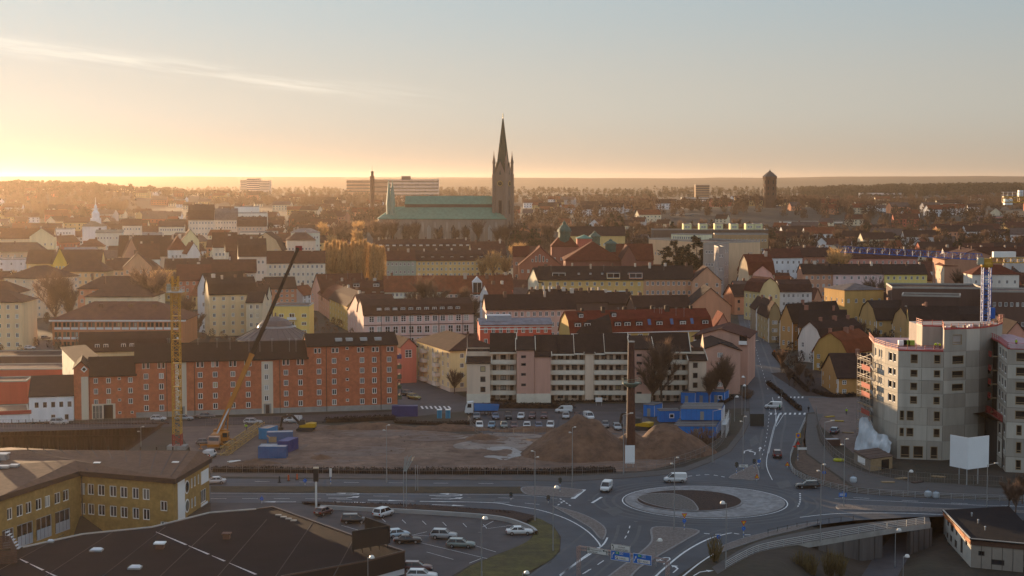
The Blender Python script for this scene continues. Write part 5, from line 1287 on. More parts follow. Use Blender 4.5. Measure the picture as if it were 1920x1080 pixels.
town('white_house', 'grey white house row with twin gabled windows and brown roof', 1462, 715, 1522, 716, 12, 546, ('mansard', 5), (0.45,0.43,0.41), (0.085,0.05,0.042), (6,3,0,0), cat='house', chim=1)
town('yellow_villa', 'mustard yellow villa with a grey sheet roof', 1545, 682, 1583, 664, 18, 541, ('hip', 2.2), (0.38,0.225,0.075), (0.20,0.19,0.19), (4,2,0,5), cat='house')
town('dark_school', 'long flat dark brown school with pale roof edge', 1672, 655, 1842, 650, 26, 541, ('flat', .6), (0.07,0.04,0.033), (0.075,0.055,0.052), (0,3,0,0), cat='school')
d2_, L = town('dark_school', 'lower dark brown school wing with white window posts', 1690, 628, 1800, 622, 14, 556, ('flat', .6), (0.06,0.035,0.03), (0.07,0.05,0.05), (12,2,0,0), cat='school')
town('dark_school', 'dark brown school wing with pale edge right of the blue crane mast', 1855, 640, 1960, 636, 20, 548, ('flat', .6), (0.09,0.05,0.04), (0.2,0.17,0.16), (9,2,0,0), cat='school')
town('villa', 'pale villa with a red hipped roof behind the crane mast', 1822, 730, 1910, 730, 14, 514, ('hip', 4), (0.48,0.45,0.40), (0.17,0.05,0.035), (6,3,0,0), cat='house', chim=2)
town('villa', 'cream house with red brown roof left of the crane jib', 1768, 800, 1835, 800, 14, 498, ('hip', 4.2), (0.46,0.35,0.25), (0.15,0.05,0.035), (5,4,3,0), cat='house', chim=1)
town('row_block', 'tall dark brick gable with a white corner behind the crane jib', 1748, 830, 1770, 800, 30, 484, ('gable', 5), (0.28,0.14,0.09), (0.10,0.045,0.038), (5,4,0,0), cat=ab, chim=3)
town('row_block', 'long red roofed slab above the crane jib at the right', 1772, 905, 1960, 905, 12, 479, ('gable', 4.6), (0.40,0.36,0.33), (0.09,0.038,0.033), (14,3,0,0), cat=ab, chim=6)
def gamb(label, uA, dA, uB, dB, W, vE, h, wall, rc, win, axis='y', name='gambrel_house', chim=1, **k):
 return town(name, label, uA, dA, uB, dB, W, vE, ('mansard', h), wall, rc, win, cat='house', axis=axis, chim=chim, trim=WHITE, style='cross', chm=mat('salmon_chimney',(0.28,0.13,0.09)), **k)
def gabl(label, uA, dA, uB, dB, W, vE, h, wall, rc, win, axis='y', name='gabled_house', chim=1, **k):
 return town(name, label, uA, dA, uB, dB, W, vE, ('gable', h), wall, rc, win, cat='house', axis=axis, chim=chim, trim=WHITE, style='cross', chm=mat('salmon_chimney',(0,0,0)), **k)
gamb('yellow gambrel house with white corner boards, left of a pair', 1612, 640, 1643, 622, 30, 596, 7.0, (0.34,0.20,0.075), (0.042,0.032,0.031), (4,2,0,4), z0=0)
gamb('yellow gambrel house with white corner boards, right of a pair', 1673, 612, 1705, 596, 36, 610, 7.0, (0.34,0.20,0.085), (0.042,0.032,0.031), (3,2,0,0), z0=0)
gabl('long black roofed house with two dormers behind the unfinished block', 1706, 590, 1800, 588, 13, 603, 5.4, (0.34,0.22,0.08), (0.040,0.030,0.030), (8,2,0,0), axis='x', name='gambrel_house', z0=0)
gabl('dark purple row house with white framed windows', 1580, 700, 1614, 680, 22, 567, 5.2, (0.09,0.06,0.07), (0.06,0.035,0.034), (5,2,0,4), axis='x', z0=0)
gamb('olive gambrel house nearest the street bend', 1441, 598, 1464, 598, 26, 596, 6.0, (0.24,0.17,0.085), (0.045,0.033,0.032), (2,3,4,0), z0=0)
gabl('brown gabled house right behind the olive gambrel', 1462, 575, 1486, 570, 26, 601, 6.0, (0.32,0.18,0.07), (0.042,0.032,0.030), (2,2,0,4), z0=0)
gabl('black roofed orange brown house with a brick chimney', 1497, 560, 1584, 556, 12, 612, 5.6, (0.30,0.16,0.05), (0.040,0.030,0.029), (6,2,0,0), axis='x', chim=2, z0=0)
gamb('white walled gambrel house with a black roof along the street', 1497, 536, 1540, 528, 22, 636, 6.0, (0.52,0.47,0.42), (0.045,0.032,0.031), (2,2,4,0), chim=3, z0=0)
gamb('ochre gambrel house with an orange tiled roof', 1525, 510, 1588, 502, 18, 660, 6.3, (0.35,0.20,0.06), (0.23,0.07,0.03), (3,2,5,0), chim=3, z0=0)
yh, L = gabl('ochre gabled house with white corner boards beside the scaffold', 1541, 470, 1571, 447, 20, 698, 5.6, (0.33,0.165,0.055), (0.045,0.033,0.031), (3,2,0,3), chim=1, z0=0)
gabl('pink gabled house behind the right hand unfinished block', 1880, 455, 1930, 455, 20, 632, 4.5, (0.45,0.21,0.15), (0.05,0.035,0.033), (4,2,0,0), z0=0)
gabl('dark low house by the street, left of the gambrel row', 1418, 640, 1446, 640, 16, 578, 4, (0.28,0.22,0.15), (0.06,0.037,0.033), (2,2,2,0), z0=0)
gabl('grey roofed cottage in the gap behind the gambrel pair', 1640, 700, 1690, 700, 12, 560, 4.4, (0.30,0.18,0.07), (0.05,0.035,0.033), (4,2,0,0), axis='x', z0=0)
town('row_block', 'teal green house at the left of the long yellow row below the cathedral', 722, 946, 780, 948, 12, 487, ('gable', 5.4), (0.22,0.27,0.22), (0.12,0.05,0.04), (7,3,0,0), cat=ab, chim=3)
yr, L = town('row_block', 'long yellow four storey row with dormers below the cathedral', 780.3, 948, 950, 954, 12, 488, ('mansard', 6), (0.48,0.33,0.14), (0.085,0.048,0.042), (20,4,0,0), cat=ab, chim=6)
for k in range(9): dormer(yr, 3+k*L/9.3, .8, ZD(488,951)-gz(0,951)+.8, 2, 1.5, 1.5, rm=ROOF(DK_))
br_, L = town('row_block', 'long brown roofed row with white dormers directly below the cathedral', 700, 1080, 882, 1084, 13, 468, ('mansard', 7), (0.40,0.32,0.24), (0.085,0.048,0.042), (22,3,0,0), cat=ab, chim=10)
for k in range(14): dormer(br_, 4+k*L/14.5, 1.0, ZD(468,1082)-gz(0,1082)+1.5, 2, 1.5, 1.5, rm=WALL(WHT))
town('row_block', 'small dark roofed house at the right end of the row below the cathedral', 884, 1060, 948, 1064, 12, 470, ('gable', 6), (0.42,0.30,0.15), (0.09,0.05,0.042), (7,3,0,0), cat=ab, chim=3)
town('row_block', 'long red roofed row at the left of the poplars', 430, 860, 610, 866, 13, 492, ('gable', 6), (0.52,0.45,0.35), (0.105,0.05,0.042), (20,4,0,0), cat=ab, chim=5)
gh, L = town('gabled_hall', 'dark hall with a pointed bell shaped gable left of the crane boom', 470, 960, 528, 960, 22, 470, ('mansard', 11), (0.40,0.30,0.18), (0.07,0.045,0.042), (0,2,0,0), axis='y', cat='hall')
town('row_block', 'low brown roofed block under the top of the crane boom', 500, 760, 556, 764, 14, 540, ('gable', 5), SAL, (0.07,0.042,0.037), (5,4,0,0), cat=ab, chim=2)
town('row_block', 'dark roofed block between the yellow flat roofed house and the pink gable', 436, 700, 500, 700, 14, 556, ('gable', 5), CREAM, (0.06,0.04,0.037), (5,4,0,0), cat=ab, chim=4)
LEFT = [
 (50,190,900,492,('gable',7),(0.45,0.33,0.15),(0.09,0.055,0.042),(14,3),'dark brown roof with dormers and a yellow gable'),
 (384-284,500-374,893,492,('gable',8),(0.50,0.34,0.06),(0.09,0.055,0.042),(3,3),'bright yellow gable in the hazy quarter'),
 (-40,46,960,487,('flat',.5),(0.45,0.44,0.44),(0.36,0.36,0.38),(5,3),'pale blue grey flat block at the far left'),
 (-40,84,1040,472,('hip',6),(0.42,0.31,0.2),(0.13,0.10,0.09),(10,3),'grey hipped roof at the far left'),
 (222,330,985,478,('gable',12),(0.46,0.36,0.26),(0.075,0.045,0.04),(9,3),'tall dark roof joined to a gabled cross wing'),
 (232,262,972,480,('gable',11),(0.30,0.16,0.11),(0.10,0.05,0.04),(3,3),'brown gabled cross wing with a broad front'),
 (318,352,945,468,('hip',8),(0.62,0.57,0.50),(0.19,0.06,0.04),(4,3),'red pyramid roof over white walls'),
 (352,376,930,474,('gable',6),(0.62,0.57,0.50),(0.17,0.06,0.04),(3,3),'small white gable right of the red pyramid roof'),
 (262,300,900,484,('gable',8),(0.60,0.54,0.46),(0.13,0.06,0.045),(4,3),'white walled house with a steep brown roof'),
 (400,446,930,462,('gable',8),(0.55,0.46,0.36),(0.13,0.055,0.04),(6,3),'first of the stepped brown roofs climbing the street'),
 (424,470,880,470,('gable',8),(0.55,0.46,0.36),(0.12,0.055,0.04),(6,3),'second of the stepped brown roofs climbing the street'),
 (448,500,830,480,('mansard',9),(0.50,0.42,0.34),(0.11,0.055,0.045),(6,4),'third and nearest of the stepped brown roofs'),
 (342,374,1050,450,('gable',7),(0.50,0.46,0.26),(0.11,0.065,0.05),(4,3),'pale green gabled house in the haze'),
 (309,398,806,504,('gable',5),(0.44,0.32,0.12),(0.075,0.045,0.04),(8,4),'dark roofed yellow block with pale gable behind the tower crane'),
 (332,396,764,524,('gable',7),(0.34,0.13,0.08),(0.16,0.06,0.045),(5,4),'brick red gabled block behind the tower crane'),
 (396,480,790,510,('gable',6),(0.45,0.38,0.3),(0.10,0.05,0.042),(8,4),'brown roof with tall pale chimneys right of the tower crane'),
 (190,300,830,506,('hip',6),(0.42,0.30,0.18),(0.13,0.075,0.055),(10,4),'broad brown hip roof among bare trees'),
 (232,286,790,500,('gable',7),(0.40,0.24,0.14),(0.15,0.075,0.055),(4,4),'brown gable with one white dormer'),
 (0,100,1160,446,('gable',7),(0.52,0.42,0.28),(0.24,0.11,0.06),(12,2),'long cream block with orange tiled roof'),
 (56,102,1140,443,('gable',6),(0.55,0.45,0.28),(0.22,0.10,0.06),(4,2),'cream gable at the end of the orange roofed block'),
 (88,136,1260,430,('flat',.5),(0.55,0.53,0.5),(0.42,0.42,0.43),(8,3),'white flat roofed block in the haze'),
 (180,230,1160,436,('low',2),(0.42,0.42,0.36),(0.28,0.32,0.27),(8,3),'pale green roofed white block'),
 (268,304,1150,441,('low',2),(0.52,0.48,0.42),(0.35,0.36,0.34),(6,3),'pale block right of the green roofed one'),
 (230,266,1300,422,('gable',5),(0.52,0.45,0.36),(0.14,0.08,0.06),(6,3),'cream block with brown roof in the haze'),
 (298,346,1310,424,('gable',4),(0.55,0.47,0.36),(0.13,0.085,0.07),(10,3),'cream arcaded block in the haze'),
 (354,402,1360,412,('mansard',13),(0.50,0.44,0.36),(0.11,0.07,0.06),(8,4),'large cream house with a steep dark roof'),
 (402,446,1400,412,('mansard',10),(0.50,0.45,0.38),(0.20,0.21,0.21),(8,4),'pale grey mansard house'),
 (445,500,1380,424,('mansard',8),(0.40,0.32,0.26),(0.11,0.07,0.06),(8,3),'dark mansard block right of the grey one'),
 (450,520,1250,436,('flat',.6),(0.5,0.46,0.4),(0.40,0.40,0.40),(10,3),'pale flat roofed store'),
 (546,600,1180,436,('hip',3),(0.40,0.42,0.36),(0.38,0.37,0.35),(10,3),'glazed pale roofed pavilion'),
 (538,592,1090,450,('hip',5),(0.5,0.42,0.33),(0.13,0.085,0.075),(8,2),'brown hip roofed block right of the bell gable'),
 (120,180,1020,470,('low',2),(0.48,0.46,0.44),(0.34,0.34,0.36),(8,2),'pale blue roofed hall among bare trees'),
 (150,196,1110,462,('hip',5),(0.5,0.38,0.26),(0.2,0.09,0.06),(6,3),'orange hip roofed house among bare trees'),
 (430,500,1480,400,('flat',.6),(0.56,0.52,0.46),(0.45,0.44,0.42),(12,4),'white stepped office on the hillside'),
 (440,486,1500,388,('flat',.6),(0.58,0.54,0.48),(0.45,0.44,0.42),(8,2),'upper tier of the white stepped office'),
]
for i, (u0,u1,d,v,rf,wc,rc,wn2,lab) in enumerate(LEFT):
 town('town_house', lab, u0, d, u1, d+3, 13 if rf[0] != 'flat' else 20, v, rf, wc, rc, (wn2[0],wn2[1],0,3), cat='building', chim=RND.choice((1,2,3)), axis='y' if 'gable' in lab and (u1-u0) < 60 and rf[0] == 'gable' else 'x')
ch, L = town('church', 'white town church with a stepped lantern tower in the haze', 155, 1235, 190, 1235, 18, 424, ('hip', 5), WHT, (0.35,0.30,0.22), (4,1,0,0), cat='church')
Hc = ZD(424,1235)-gz(0,1235); m2 = MB(); m2.lathe([(4.2,Hc-1),(4.2,Hc+6),(3,Hc+6.2),(3,Hc+10),(1.8,Hc+11.5),(1.2,Hc+13),(1.2,Hc+15),(.3,Hc+17),(.1,Hc+22)],10,(L/2+1,9,0));pt('tower', m2, WALL(WHT), ch)
# ------------------------------------------------------------------ cathedral
CD = 1300.0; CZ = 8.5
def cx(u): return XD(u, CD, 25)
def cz(v): return ZD(v, CD)-CZ
x0c = cx(757); ca = thing('cathedral', 'large medieval cathedral with green copper roofs and a tall west spire', 'cathedral', (x0c, CD, CZ), R(-2))
STONE = mat('cathedral_stone', (0.30, 0.24, 0.19), 0.9, 0.2, 0.15, streak=True)
gx = lambda u: cx(u)-x0c
Wn, Wa = 30.0, 9.0                      # whole width, aisle width
E, RA0, RA1, RN0, RN1 = cz(411), cz(410), cz(389), cz(383), cz(371)
Lc0, Lc1, Lt = gx(724), gx(930), gx(957)
mb=MB();wins_ = []
nb = 9
for i in range(nb):
 x = (Lc1-Lc0)*(i+.5)/nb; wins_.append((x-1.5, 3.5, 3.0, E-8.0))
facade(mb, (Lc0,0,0), (1,0,0), (0,-1,0), Lc1-Lc0+8, E, wins_, .7)
mb.poly([(Lc0,Wn,0),(Lt,Wn,0),(Lt,Wn,E),(Lc0,Wn,E)])
pt('aisle_wall', mb, STONE, ca)
for (x, z, w, h) in wins_:
 m2 = MB(); m2.poly([(Lc0+x,.65,z),(Lc0+x+w,.65,z),(Lc0+x+w,.65,z+h),(Lc0+x,.65,z+h)],1)
 for q in (.33,.67): m2.box(Lc0+x+w*q-.12,.45,z,Lc0+x+w*q+.12,.6,z+h,0)
 m2.add([(Lc0+x,.3,z+h),(Lc0+x,.3,z+h-2.6),(Lc0+x+w/2,.3,z+h)],[(0,1,2)],0); m2.add([(Lc0+x+w,.3,z+h),(Lc0+x+w/2,.3,z+h),(Lc0+x+w,.3,z+h-2.6)],[(0,1,2)],0)
 obj('window', m2.mesh('arched_window', [STONE, GLASS]), ca)
for i in range(nb+1):
 x = Lc0+(Lc1-Lc0)*i/nb; m2 = MB(); m2.box(x-.8,-2.2,0,x+.8,-.02,E*.55); m2.add([(x-.8,-2.2,E*.55),(x+.8,-2.2,E*.55),(x+.8,-.02,E*.9),(x-.8,-.02,E*.9),(x-.8,-.02,E*.55),(x+.8,-.02,E*.55)],[(0,1,2,3),(0,3,4),(1,5,2)]);pt('buttress', m2, STONE, ca)
mb=MB();mb.add([(Lc0-6,-.8,RA0),(gx(950),-.8,RA0),(gx(950),Wa,RA1),(gx(757),Wa,RA1),(gx(757)-2,Wa+2,RA1)],[(0,1,2,3),(0,3,4)]); mb.box(Lc0-6,-.8,RA0-.5,gx(950),0,RA0-.01);pt('aisle_roof', mb, COPPER, ca)
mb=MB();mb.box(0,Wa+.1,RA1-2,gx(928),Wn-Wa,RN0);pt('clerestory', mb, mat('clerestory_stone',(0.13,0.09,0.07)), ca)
mb=MB();mb.extr([(Wa-.6,RN0-.1),(Wn/2,RN1+1.5),(Wn-Wa+.6,RN0-.1)],'x',0,gx(928));pt('nave_roof', mb, COPPER, ca)
mb=MB();mb.poly([(-.1,Wa-.6,RN0),(-.1,Wn/2,RN1+1.5),(-.1,Wn-Wa,RN0),(-.1,Wn-Wa,RA1-3),(-.1,Wa,RA1-3)]);pt('nave_gable', mb, mat('gable_copper',(0.25,0.28,0.2),.6), ca)
xc = gx(724);mb=MB();pl = [(xc,-.1),(gx(709),4),(gx(705),12),(gx(707),20),(xc,Wn)]
for a, b in zip(pl, pl[1:]):
 d = Vector((b[0]-a[0], b[1]-a[1])); ln = d.length; d.normalize(); nn_ = Vector((d.y,-d.x)) 
 facade(mb, (b[0],b[1],0), (-d.x,-d.y,0), (-nn_.x,-nn_.y,0), ln, E, [(ln/2-1.3,3.5,2.6,E-7.5)], .6)
pt('choir_wall', mb, STONE, ca)
for a, b in zip(pl, pl[1:]):
 m2 = MB(); p, q = Vector((*a,0)), Vector((*b,0)); c_ = (p+q)/2; d = (q-p).normalized()*1.3
 nv = Vector((d.y,-d.x,0)).normalized()*-.5
 m2.add([(c_-d+nv)+Vector((0,0,3.5)),(c_+d+nv)+Vector((0,0,3.5)),(c_+d+nv)+Vector((0,0,E-4)),(c_-d+nv)+Vector((0,0,E-4))],[(0,1,2,3)]); obj('window', m2.mesh('choir_window', GLASS), ca)
 m2 = MB(); m2.box(a[0]-.8,a[1]-1.5,0,a[0]+.8,a[1]+1.0,E*.9);pt('buttress', m2, STONE, ca)
mb=MB();top = (gx(733), Wn/2, cz(389)); t2 = (gx(757), Wn/2, cz(387))
ol = [(p[0]-(.8 if p[0] < xc else 0), p[1], RA0) for p in pl]
for a, b in zip(ol, ol[1:]): mb.poly([a, b, top])
mb.poly([(xc,-.8,RA0),top,t2,(gx(760),-.5,RA0)]); mb.poly([(xc,Wn+.8,RA0),top,t2,(gx(760),Wn,RA0)])
pt('choir_roof', mb, COPPER, ca)
for u, y in ((727.5,6),(735,4)):
 x = gx(u); b0, t0 = cz(392), cz(337); m2 = MB(); r = 2.2
 m2.lathe([(r,b0-6),(r,b0+3),(r*1.15,b0+3.2),(.6,t0-3),(.25,t0-1.2),(.5,t0-.8),(.12,t0)],6,(x,y,0));pt('spirelet', m2, mat('pale_copper',(0.24,0.33,0.25),.5), ca)
tw = obj('tower', None, ca, (gx(942.5), 8.5, 0), R(-22)); TS = 5.7; TH = cz(318)
tm = MB(); 
for s in range(4):
 t = s*math.pi/2; u_ = Vector((math.cos(t),math.sin(t),0)); n_ = Vector((math.sin(t),-math.cos(t),0))
 o_ = n_*TS-u_*TS
 facade(tm, o_, u_, n_, 2*TS, TH-6, [(TS-1.4,TH-36,2.8,11),(TS-1.0,TH-48,2.0,6)], .6)
 tm.poly([o_+Vector((0,0,TH-6)), o_+u_*2*TS+Vector((0,0,TH-6)), o_+u_*TS+Vector((0,0,TH+7))])
tower_body = pt('tower_shaft', tm, mat('tower_stone',(0.23,0.17,0.13),.9,.2,.2,streak=True), tw)
tb = MB()
for s in range(4):
 t = s*math.pi/2; u_ = Vector((math.cos(t),math.sin(t),0)); n_ = Vector((math.sin(t),-math.cos(t),0))
 c_ = n_*(TS-.5)
 tb.poly([c_-u_*1.4+Vector((0,0,TH-36)),c_+u_*1.4+Vector((0,0,TH-36)),c_+u_*1.4+Vector((0,0,TH-25)),c_-u_*1.4+Vector((0,0,TH-25))])
pt('louvre', tb, mat('louvre',(0.03,0.028,0.028)), tw)
for s in range(4):
 t = s*math.pi/2; n_ = Vector((math.sin(t),-math.cos(t),0)); c_ = n_*(TS+.1)+Vector((0,0,cz(344)))
 m2 = MB(); m2.tube(c_, c_+n_*.25, 2.3, n=20, m=0); m2.tube(c_+n_*.25, c_+n_*.3, 1.75, n=20, m=1)
 u_ = Vector((math.cos(t),math.sin(t),0)); m2.beam(c_+n_*.36, c_+n_*.36+Vector((0,0,1.5)), .25, .1, 0); m2.beam(c_+n_*.36, c_+n_*.36+u_*1.1, .25, .1, 0)
 pt('clock', m2, [mat('gilding',(0.55,0.38,0.12),.35,.1,metal=.6), BLACK], tw)
for a in range(4):
 t = math.pi/4+a*math.pi/2; x, y = TS*1.38*math.cos(t), TS*1.38*math.sin(t)
 m2 = MB(); m2.lathe([(1.9,0),(1.7,TH-4),(1.3,TH-3.5),(1.2,TH+5),(1.6,TH+5.2),(.3,TH+12),(.12,TH+15)],6,(x,y,0));pt('pinnacle', m2, mat('tower_stone',(0,0,0)), tw)
SP0, SP1 = TH-4, cz(222)
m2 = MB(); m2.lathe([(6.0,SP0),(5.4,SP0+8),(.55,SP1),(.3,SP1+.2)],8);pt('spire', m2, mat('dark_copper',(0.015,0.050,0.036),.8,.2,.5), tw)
m2 = MB(); m2.lathe([(.25,SP1),(.2,SP1+1.5),(.6,SP1+2),(.2,SP1+2.6),(.12,SP1+4.5)],6); m2.beam((-.7,0,SP1+3.5),(.7,0,SP1+3.5),.2);pt('cross', m2, mat('gilding',(0,0,0)), tw)
# ---- water tower, hospital and other landmarks on the skyline
D_ = 1900.0; zb_ = 16.0
wt = thing('water_tower', 'round brown brick water tower with a conical roof on the wooded skyline', 'water tower', (XD(1443,D_,40), D_, zb_))
zz = lambda v: ZD(v, D_)-zb_
m2 = MB(); m2.lathe([(8.3,0),(7.9,zz(336)),(8.5,zz(335)),(8.5,zz(331)),(7.7,zz(330.5))],8);pt('shaft', m2, mat('tower_brick',(0.14,0.075,0.05),.9,.2,.3), wt)
m2 = MB(); m2.lathe([(8.8,zz(331)),(3.2,zz(323)),(2.2,zz(322.5)),(.3,zz(319)),(.15,zz(317))],8,caps=False);pt('roof', m2, mat('tower_roof',(0.05,0.045,0.045),.6), wt)
for k in range(8):
 t = 2*math.pi*(k+.5)/8; c_, s_ = math.cos(t), math.sin(t)
 for v0, v1 in ((345,338),(356,350),(366,361)):
  m2 = MB(); r = 7.75; m2.beam((r*c_,r*s_,zz(v0)),(r*c_,r*s_,zz(v1)),1.2,.5,up=(c_,s_,0));pt('window', m2, BLACK, wt)
def slab(name, label, u0, u1, d, W, vT, vB, wall, n, cat='building', bands=True, zb=None):
 if zb is None:
  while bands and ZD(vB+3, d) > gz(0,d) and d < 4000: d += 20     # as far back as its foot shows it to stand
  zb = min(gz(0,d), ZD(vB+4,d))
 H = ZD(vT,d)-zb
 r, L = building(name, label, cat, P2(u0,d), P2(u1,d), W, H, wall, ('flat', .6), (0.2,0.17,0.15), z0=zb)
 if bands:
  st_ = (ZD(vT,d)-ZD(vB,d))/n
  for k in range(n):
   m2 = MB(); z = H-(k+.75)*st_; m2.box(-.03,-.15,z,L+.03,-.02,z+st_*.42);pt('window_band', m2, mat('far_glass',(0.06,0.055,0.055),.3), r)
 return r, L
slab('hospital_block', 'long pale hospital slab with dark window bands on the skyline', 727, 822, 2200, 30, 337, 375, (0.50,0.40,0.33), 6, 'hospital')
slab('hospital_block', 'brown hospital slab left of the brick stack tower', 650, 694, 2260, 30, 338, 362, (0.28,0.17,0.12), 4, 'hospital')
slab('hospital_block', 'brown middle part of the hospital right of the stack tower', 702, 727, 2240, 30, 337, 372, (0.24,0.15,0.11), 4, 'hospital')
slab('plant_room', 'dark plant room on top of the pale hospital slab', 753, 769, 2195, 16, 331, 337, (0.16,0.11,0.09), 1, 'plant room', False, zb=ZD(337.2,2195))
o = thing('stack_tower', 'slim brown tower with a chimney top beside the hospital', 'tower', (XD(698,2230,40), 2230, gz(0,2230)))
q = lambda v: ZD(v,2230)-gz(0,2230); m2 = MB(); m2.lathe([(3.4,0),(3.2,q(330))],10);pt('shaft', m2, mat('tower_brick',(0,0,0)), o)
m2 = MB(); m2.lathe([(2.2,q(330)),(2.1,q(321)),(.2,q(320.9)),(.15,q(311))],10);pt('stack', m2, mat('tower_roof',(0,0,0)), o)
for i, (u0,u1,vt) in enumerate(((451,463,338),(463,487,335),(487,506,339))):
 slab('high_rise', ('low left end','tall middle part','lower right part')[i]+' of the pale high rise group in the haze', u0, u1, 3000, 30, vt, 357, (0.48,0.42,0.36), 6)
slab('high_rise', 'square ochre brown tower block with a mast on the right skyline', 1304, 1330, 2600, 22, 347, 372, (0.19,0.13,0.085), 6)
slab('white_school', 'long pink and cream school below the trees with dark roof', 1258, 1350, 1350, 16, 402, 414, (0.50,0.36,0.25), 2)
slab('white_school', 'pale pink school wing with curved gables right of it', 1362, 1424, 1340, 16, 402, 415, (0.50,0.35,0.30), 2)
slab('white_school', 'pale terrace of flats among bare trees', 1278, 1340, 1600, 14, 371, 390, (0.52,0.46,0.40), 4)
slab('hill_house', 'long white modern house on the wooded hill', 1612, 1690, 2300, 14, 362, 371, (0.42,0.40,0.40), 1)
slab('site_office', 'low white sunlit building by the right hand trees', 1465, 1580, 1080, 14, 416, 424, (0.60,0.55,0.48), 1)
slab('red_school', 'long low red roofed school at the right', 1612, 1720, 1250, 16, 404, 412, (0.30,0.10,0.07), 1)
slab('red_school', 'long low salmon building at the far right', 1838, 1960, 1280, 16, 406, 416, (0.36,0.17,0.14), 1)
o = thing('radio_mast', 'thin radio mast on the distant ridge', 'mast', (XD(1390,8000,60), 8000, 55)); m2 = MB(); m2.tube((0,0,0),(0,0,80),.9,.5,6);pt('pole', m2, STEEL, o)
# ---- countless small houses in the haze, each one its own thing
HC = {}
def house_mesh(wc, rc, L, W, H, h, k):
 key = (wc, rc, k)
 if key in HC: return HC[key]
 m1 = MB()
 zs = [H*.22, H*.62] if H > 5 else [H*.35]
 n = max(2, int(L/4)); ops = grid_ops(L, n, zs, 1.2, 1.4, 1.5)
 facade(m1, (-L/2,-W/2,-4), (1,0,0), (0,-1,0), L, H+4, [(a,b+4,c,d) for a,b,c,d in ops], .15)
 m1.add([(-L/2,-W/2,-4),(-L/2,W/2,-4),(L/2,W/2,-4),(L/2,-W/2,-4),(-L/2,-W/2,H),(-L/2,W/2,H),(L/2,W/2,H),(L/2,-W/2,H),(-L/2,0,H+h-.1),(L/2,0,H+h-.1)],[(0,1,5,8,4),(2,3,7,9,6),(1,2,6,5)])
 r = MB()
 for s in (-1, 1): r.add([(-L/2-.4,s*(W/2+.4),H-.35),(L/2+.4,s*(W/2+.4),H-.35),(L/2+.4,0,H+h),(-L/2-.4,0,H+h),(-L/2-.4,s*(W/2+.4),H-.55),(L/2+.4,s*(W/2+.4),H-.55)],[(0,1,2,3),(0,4,5,1)])
 c = MB(); x = L*RND.uniform(-.3,.3); c.box(x-.5,-.5,H,x+.5,.5,H+h+1.2)
 wn3 = MB()
 for a,b,cc,dd in ops: wn3.poly([(-L/2+a,-W/2+.12,b),(-L/2+a+cc,-W/2+.12,b),(-L/2+a+cc,-W/2+.12,b+dd),(-L/2+a,-W/2+.12,b+dd)])
 HC[key] = (m1.mesh('wall', WALL(wc)), r.mesh('roof', ROOF(rc)), c.mesh('chimney', mat('chimney_brick',(0,0,0))), wn3.mesh('window_row', GLASS))
 wm1 = MB(); wm1.poly([(0,0,0),(1.2,0,0),(1.2,0,1.4),(0,0,1.4)])
 if 'win' not in HC: HC['win'] = wm1.mesh('window', GLASS)
 HC[key] += ([(-L/2+a,-W/2+.12,b) for a,b,cc,dd in ops],)
 return HC[key]
PAL = [('cream',CREAM),('white',WHT),('ochre',(0.42,0.30,0.14)),('salmon',SAL),('grey',GRY),('red',(0.28,0.08,0.05))]
RPAL = [('dark',(0.07,0.045,0.038)),('brown',(0.13,0.058,0.04)),('orange',(0.25,0.085,0.045)),('grey',(0.15,0.135,0.125))]
PLACED = []
FARM = {}
MARKS = [(470,3000,'high rise group'),(698,2230,'stack tower'),(775,2200,'hospital slab'),(732,1300,'twin copper spirelets'),(840,1300,'green nave roof'),(942,1300,'cathedral spire'),(1058,930,'copper turret'),(1120,1120,'long yellow house'),(1290,870,'dark pines'),(1348,1120,'cream pavilions'),(1317,2400,'ochre tower block'),(1443,1900,'water tower'),(1472,862,'pale blue slab'),(1600,776,'pink and yellow row'),(1660,1250,'red roofed school'),(1650,2300,'white hill house'),(1715,470,'blue crane jib'),(1860,905,'red roofed slab'),(1895,330,'crane counter jib'),(172,1235,'white lantern church'),(60,1150,'orange roofed block'),(205,1160,'pale green roof'),(378,1360,'steep roofed cream house'),(424,1400,'pale grey mansard'),(332,600,'tower crane'),(560,372,'crane boom tip'),(500,960,'bell shaped gable'),(660,880,'golden poplars'),(465,1480,'white stepped office'),(560,1180,'pale glazed pavilion'),(110,900,'yellow gable'),(40,1040,'grey hipped roof'),(1385,1340,'pink curved gables'),(1520,1080,'white sunlit office'),(90,3000,'wooded knoll')]
def beside(x, y):
 u = 960+FPX*x/(y*cp+50*sp)
 m = min(MARKS, key=lambda q: abs(q[0]-u)/60+abs(math.log(q[1]/y))*2)
 du = u-m[0]; far = y > m[1]*1.12; near = y < m[1]*.89
 a = 'far ' if abs(du) > 70 else 'just ' if 12 < abs(du) < 32 else ''
 s = 'in line with' if abs(du) < 12 else a+('right of' if du > 0 else 'left of')
 return s+' the '+m[2]+(', far behind' if y > m[1]*1.7 else ', behind' if far else ', well before' if y < m[1]*.62 else ', before' if near else '')
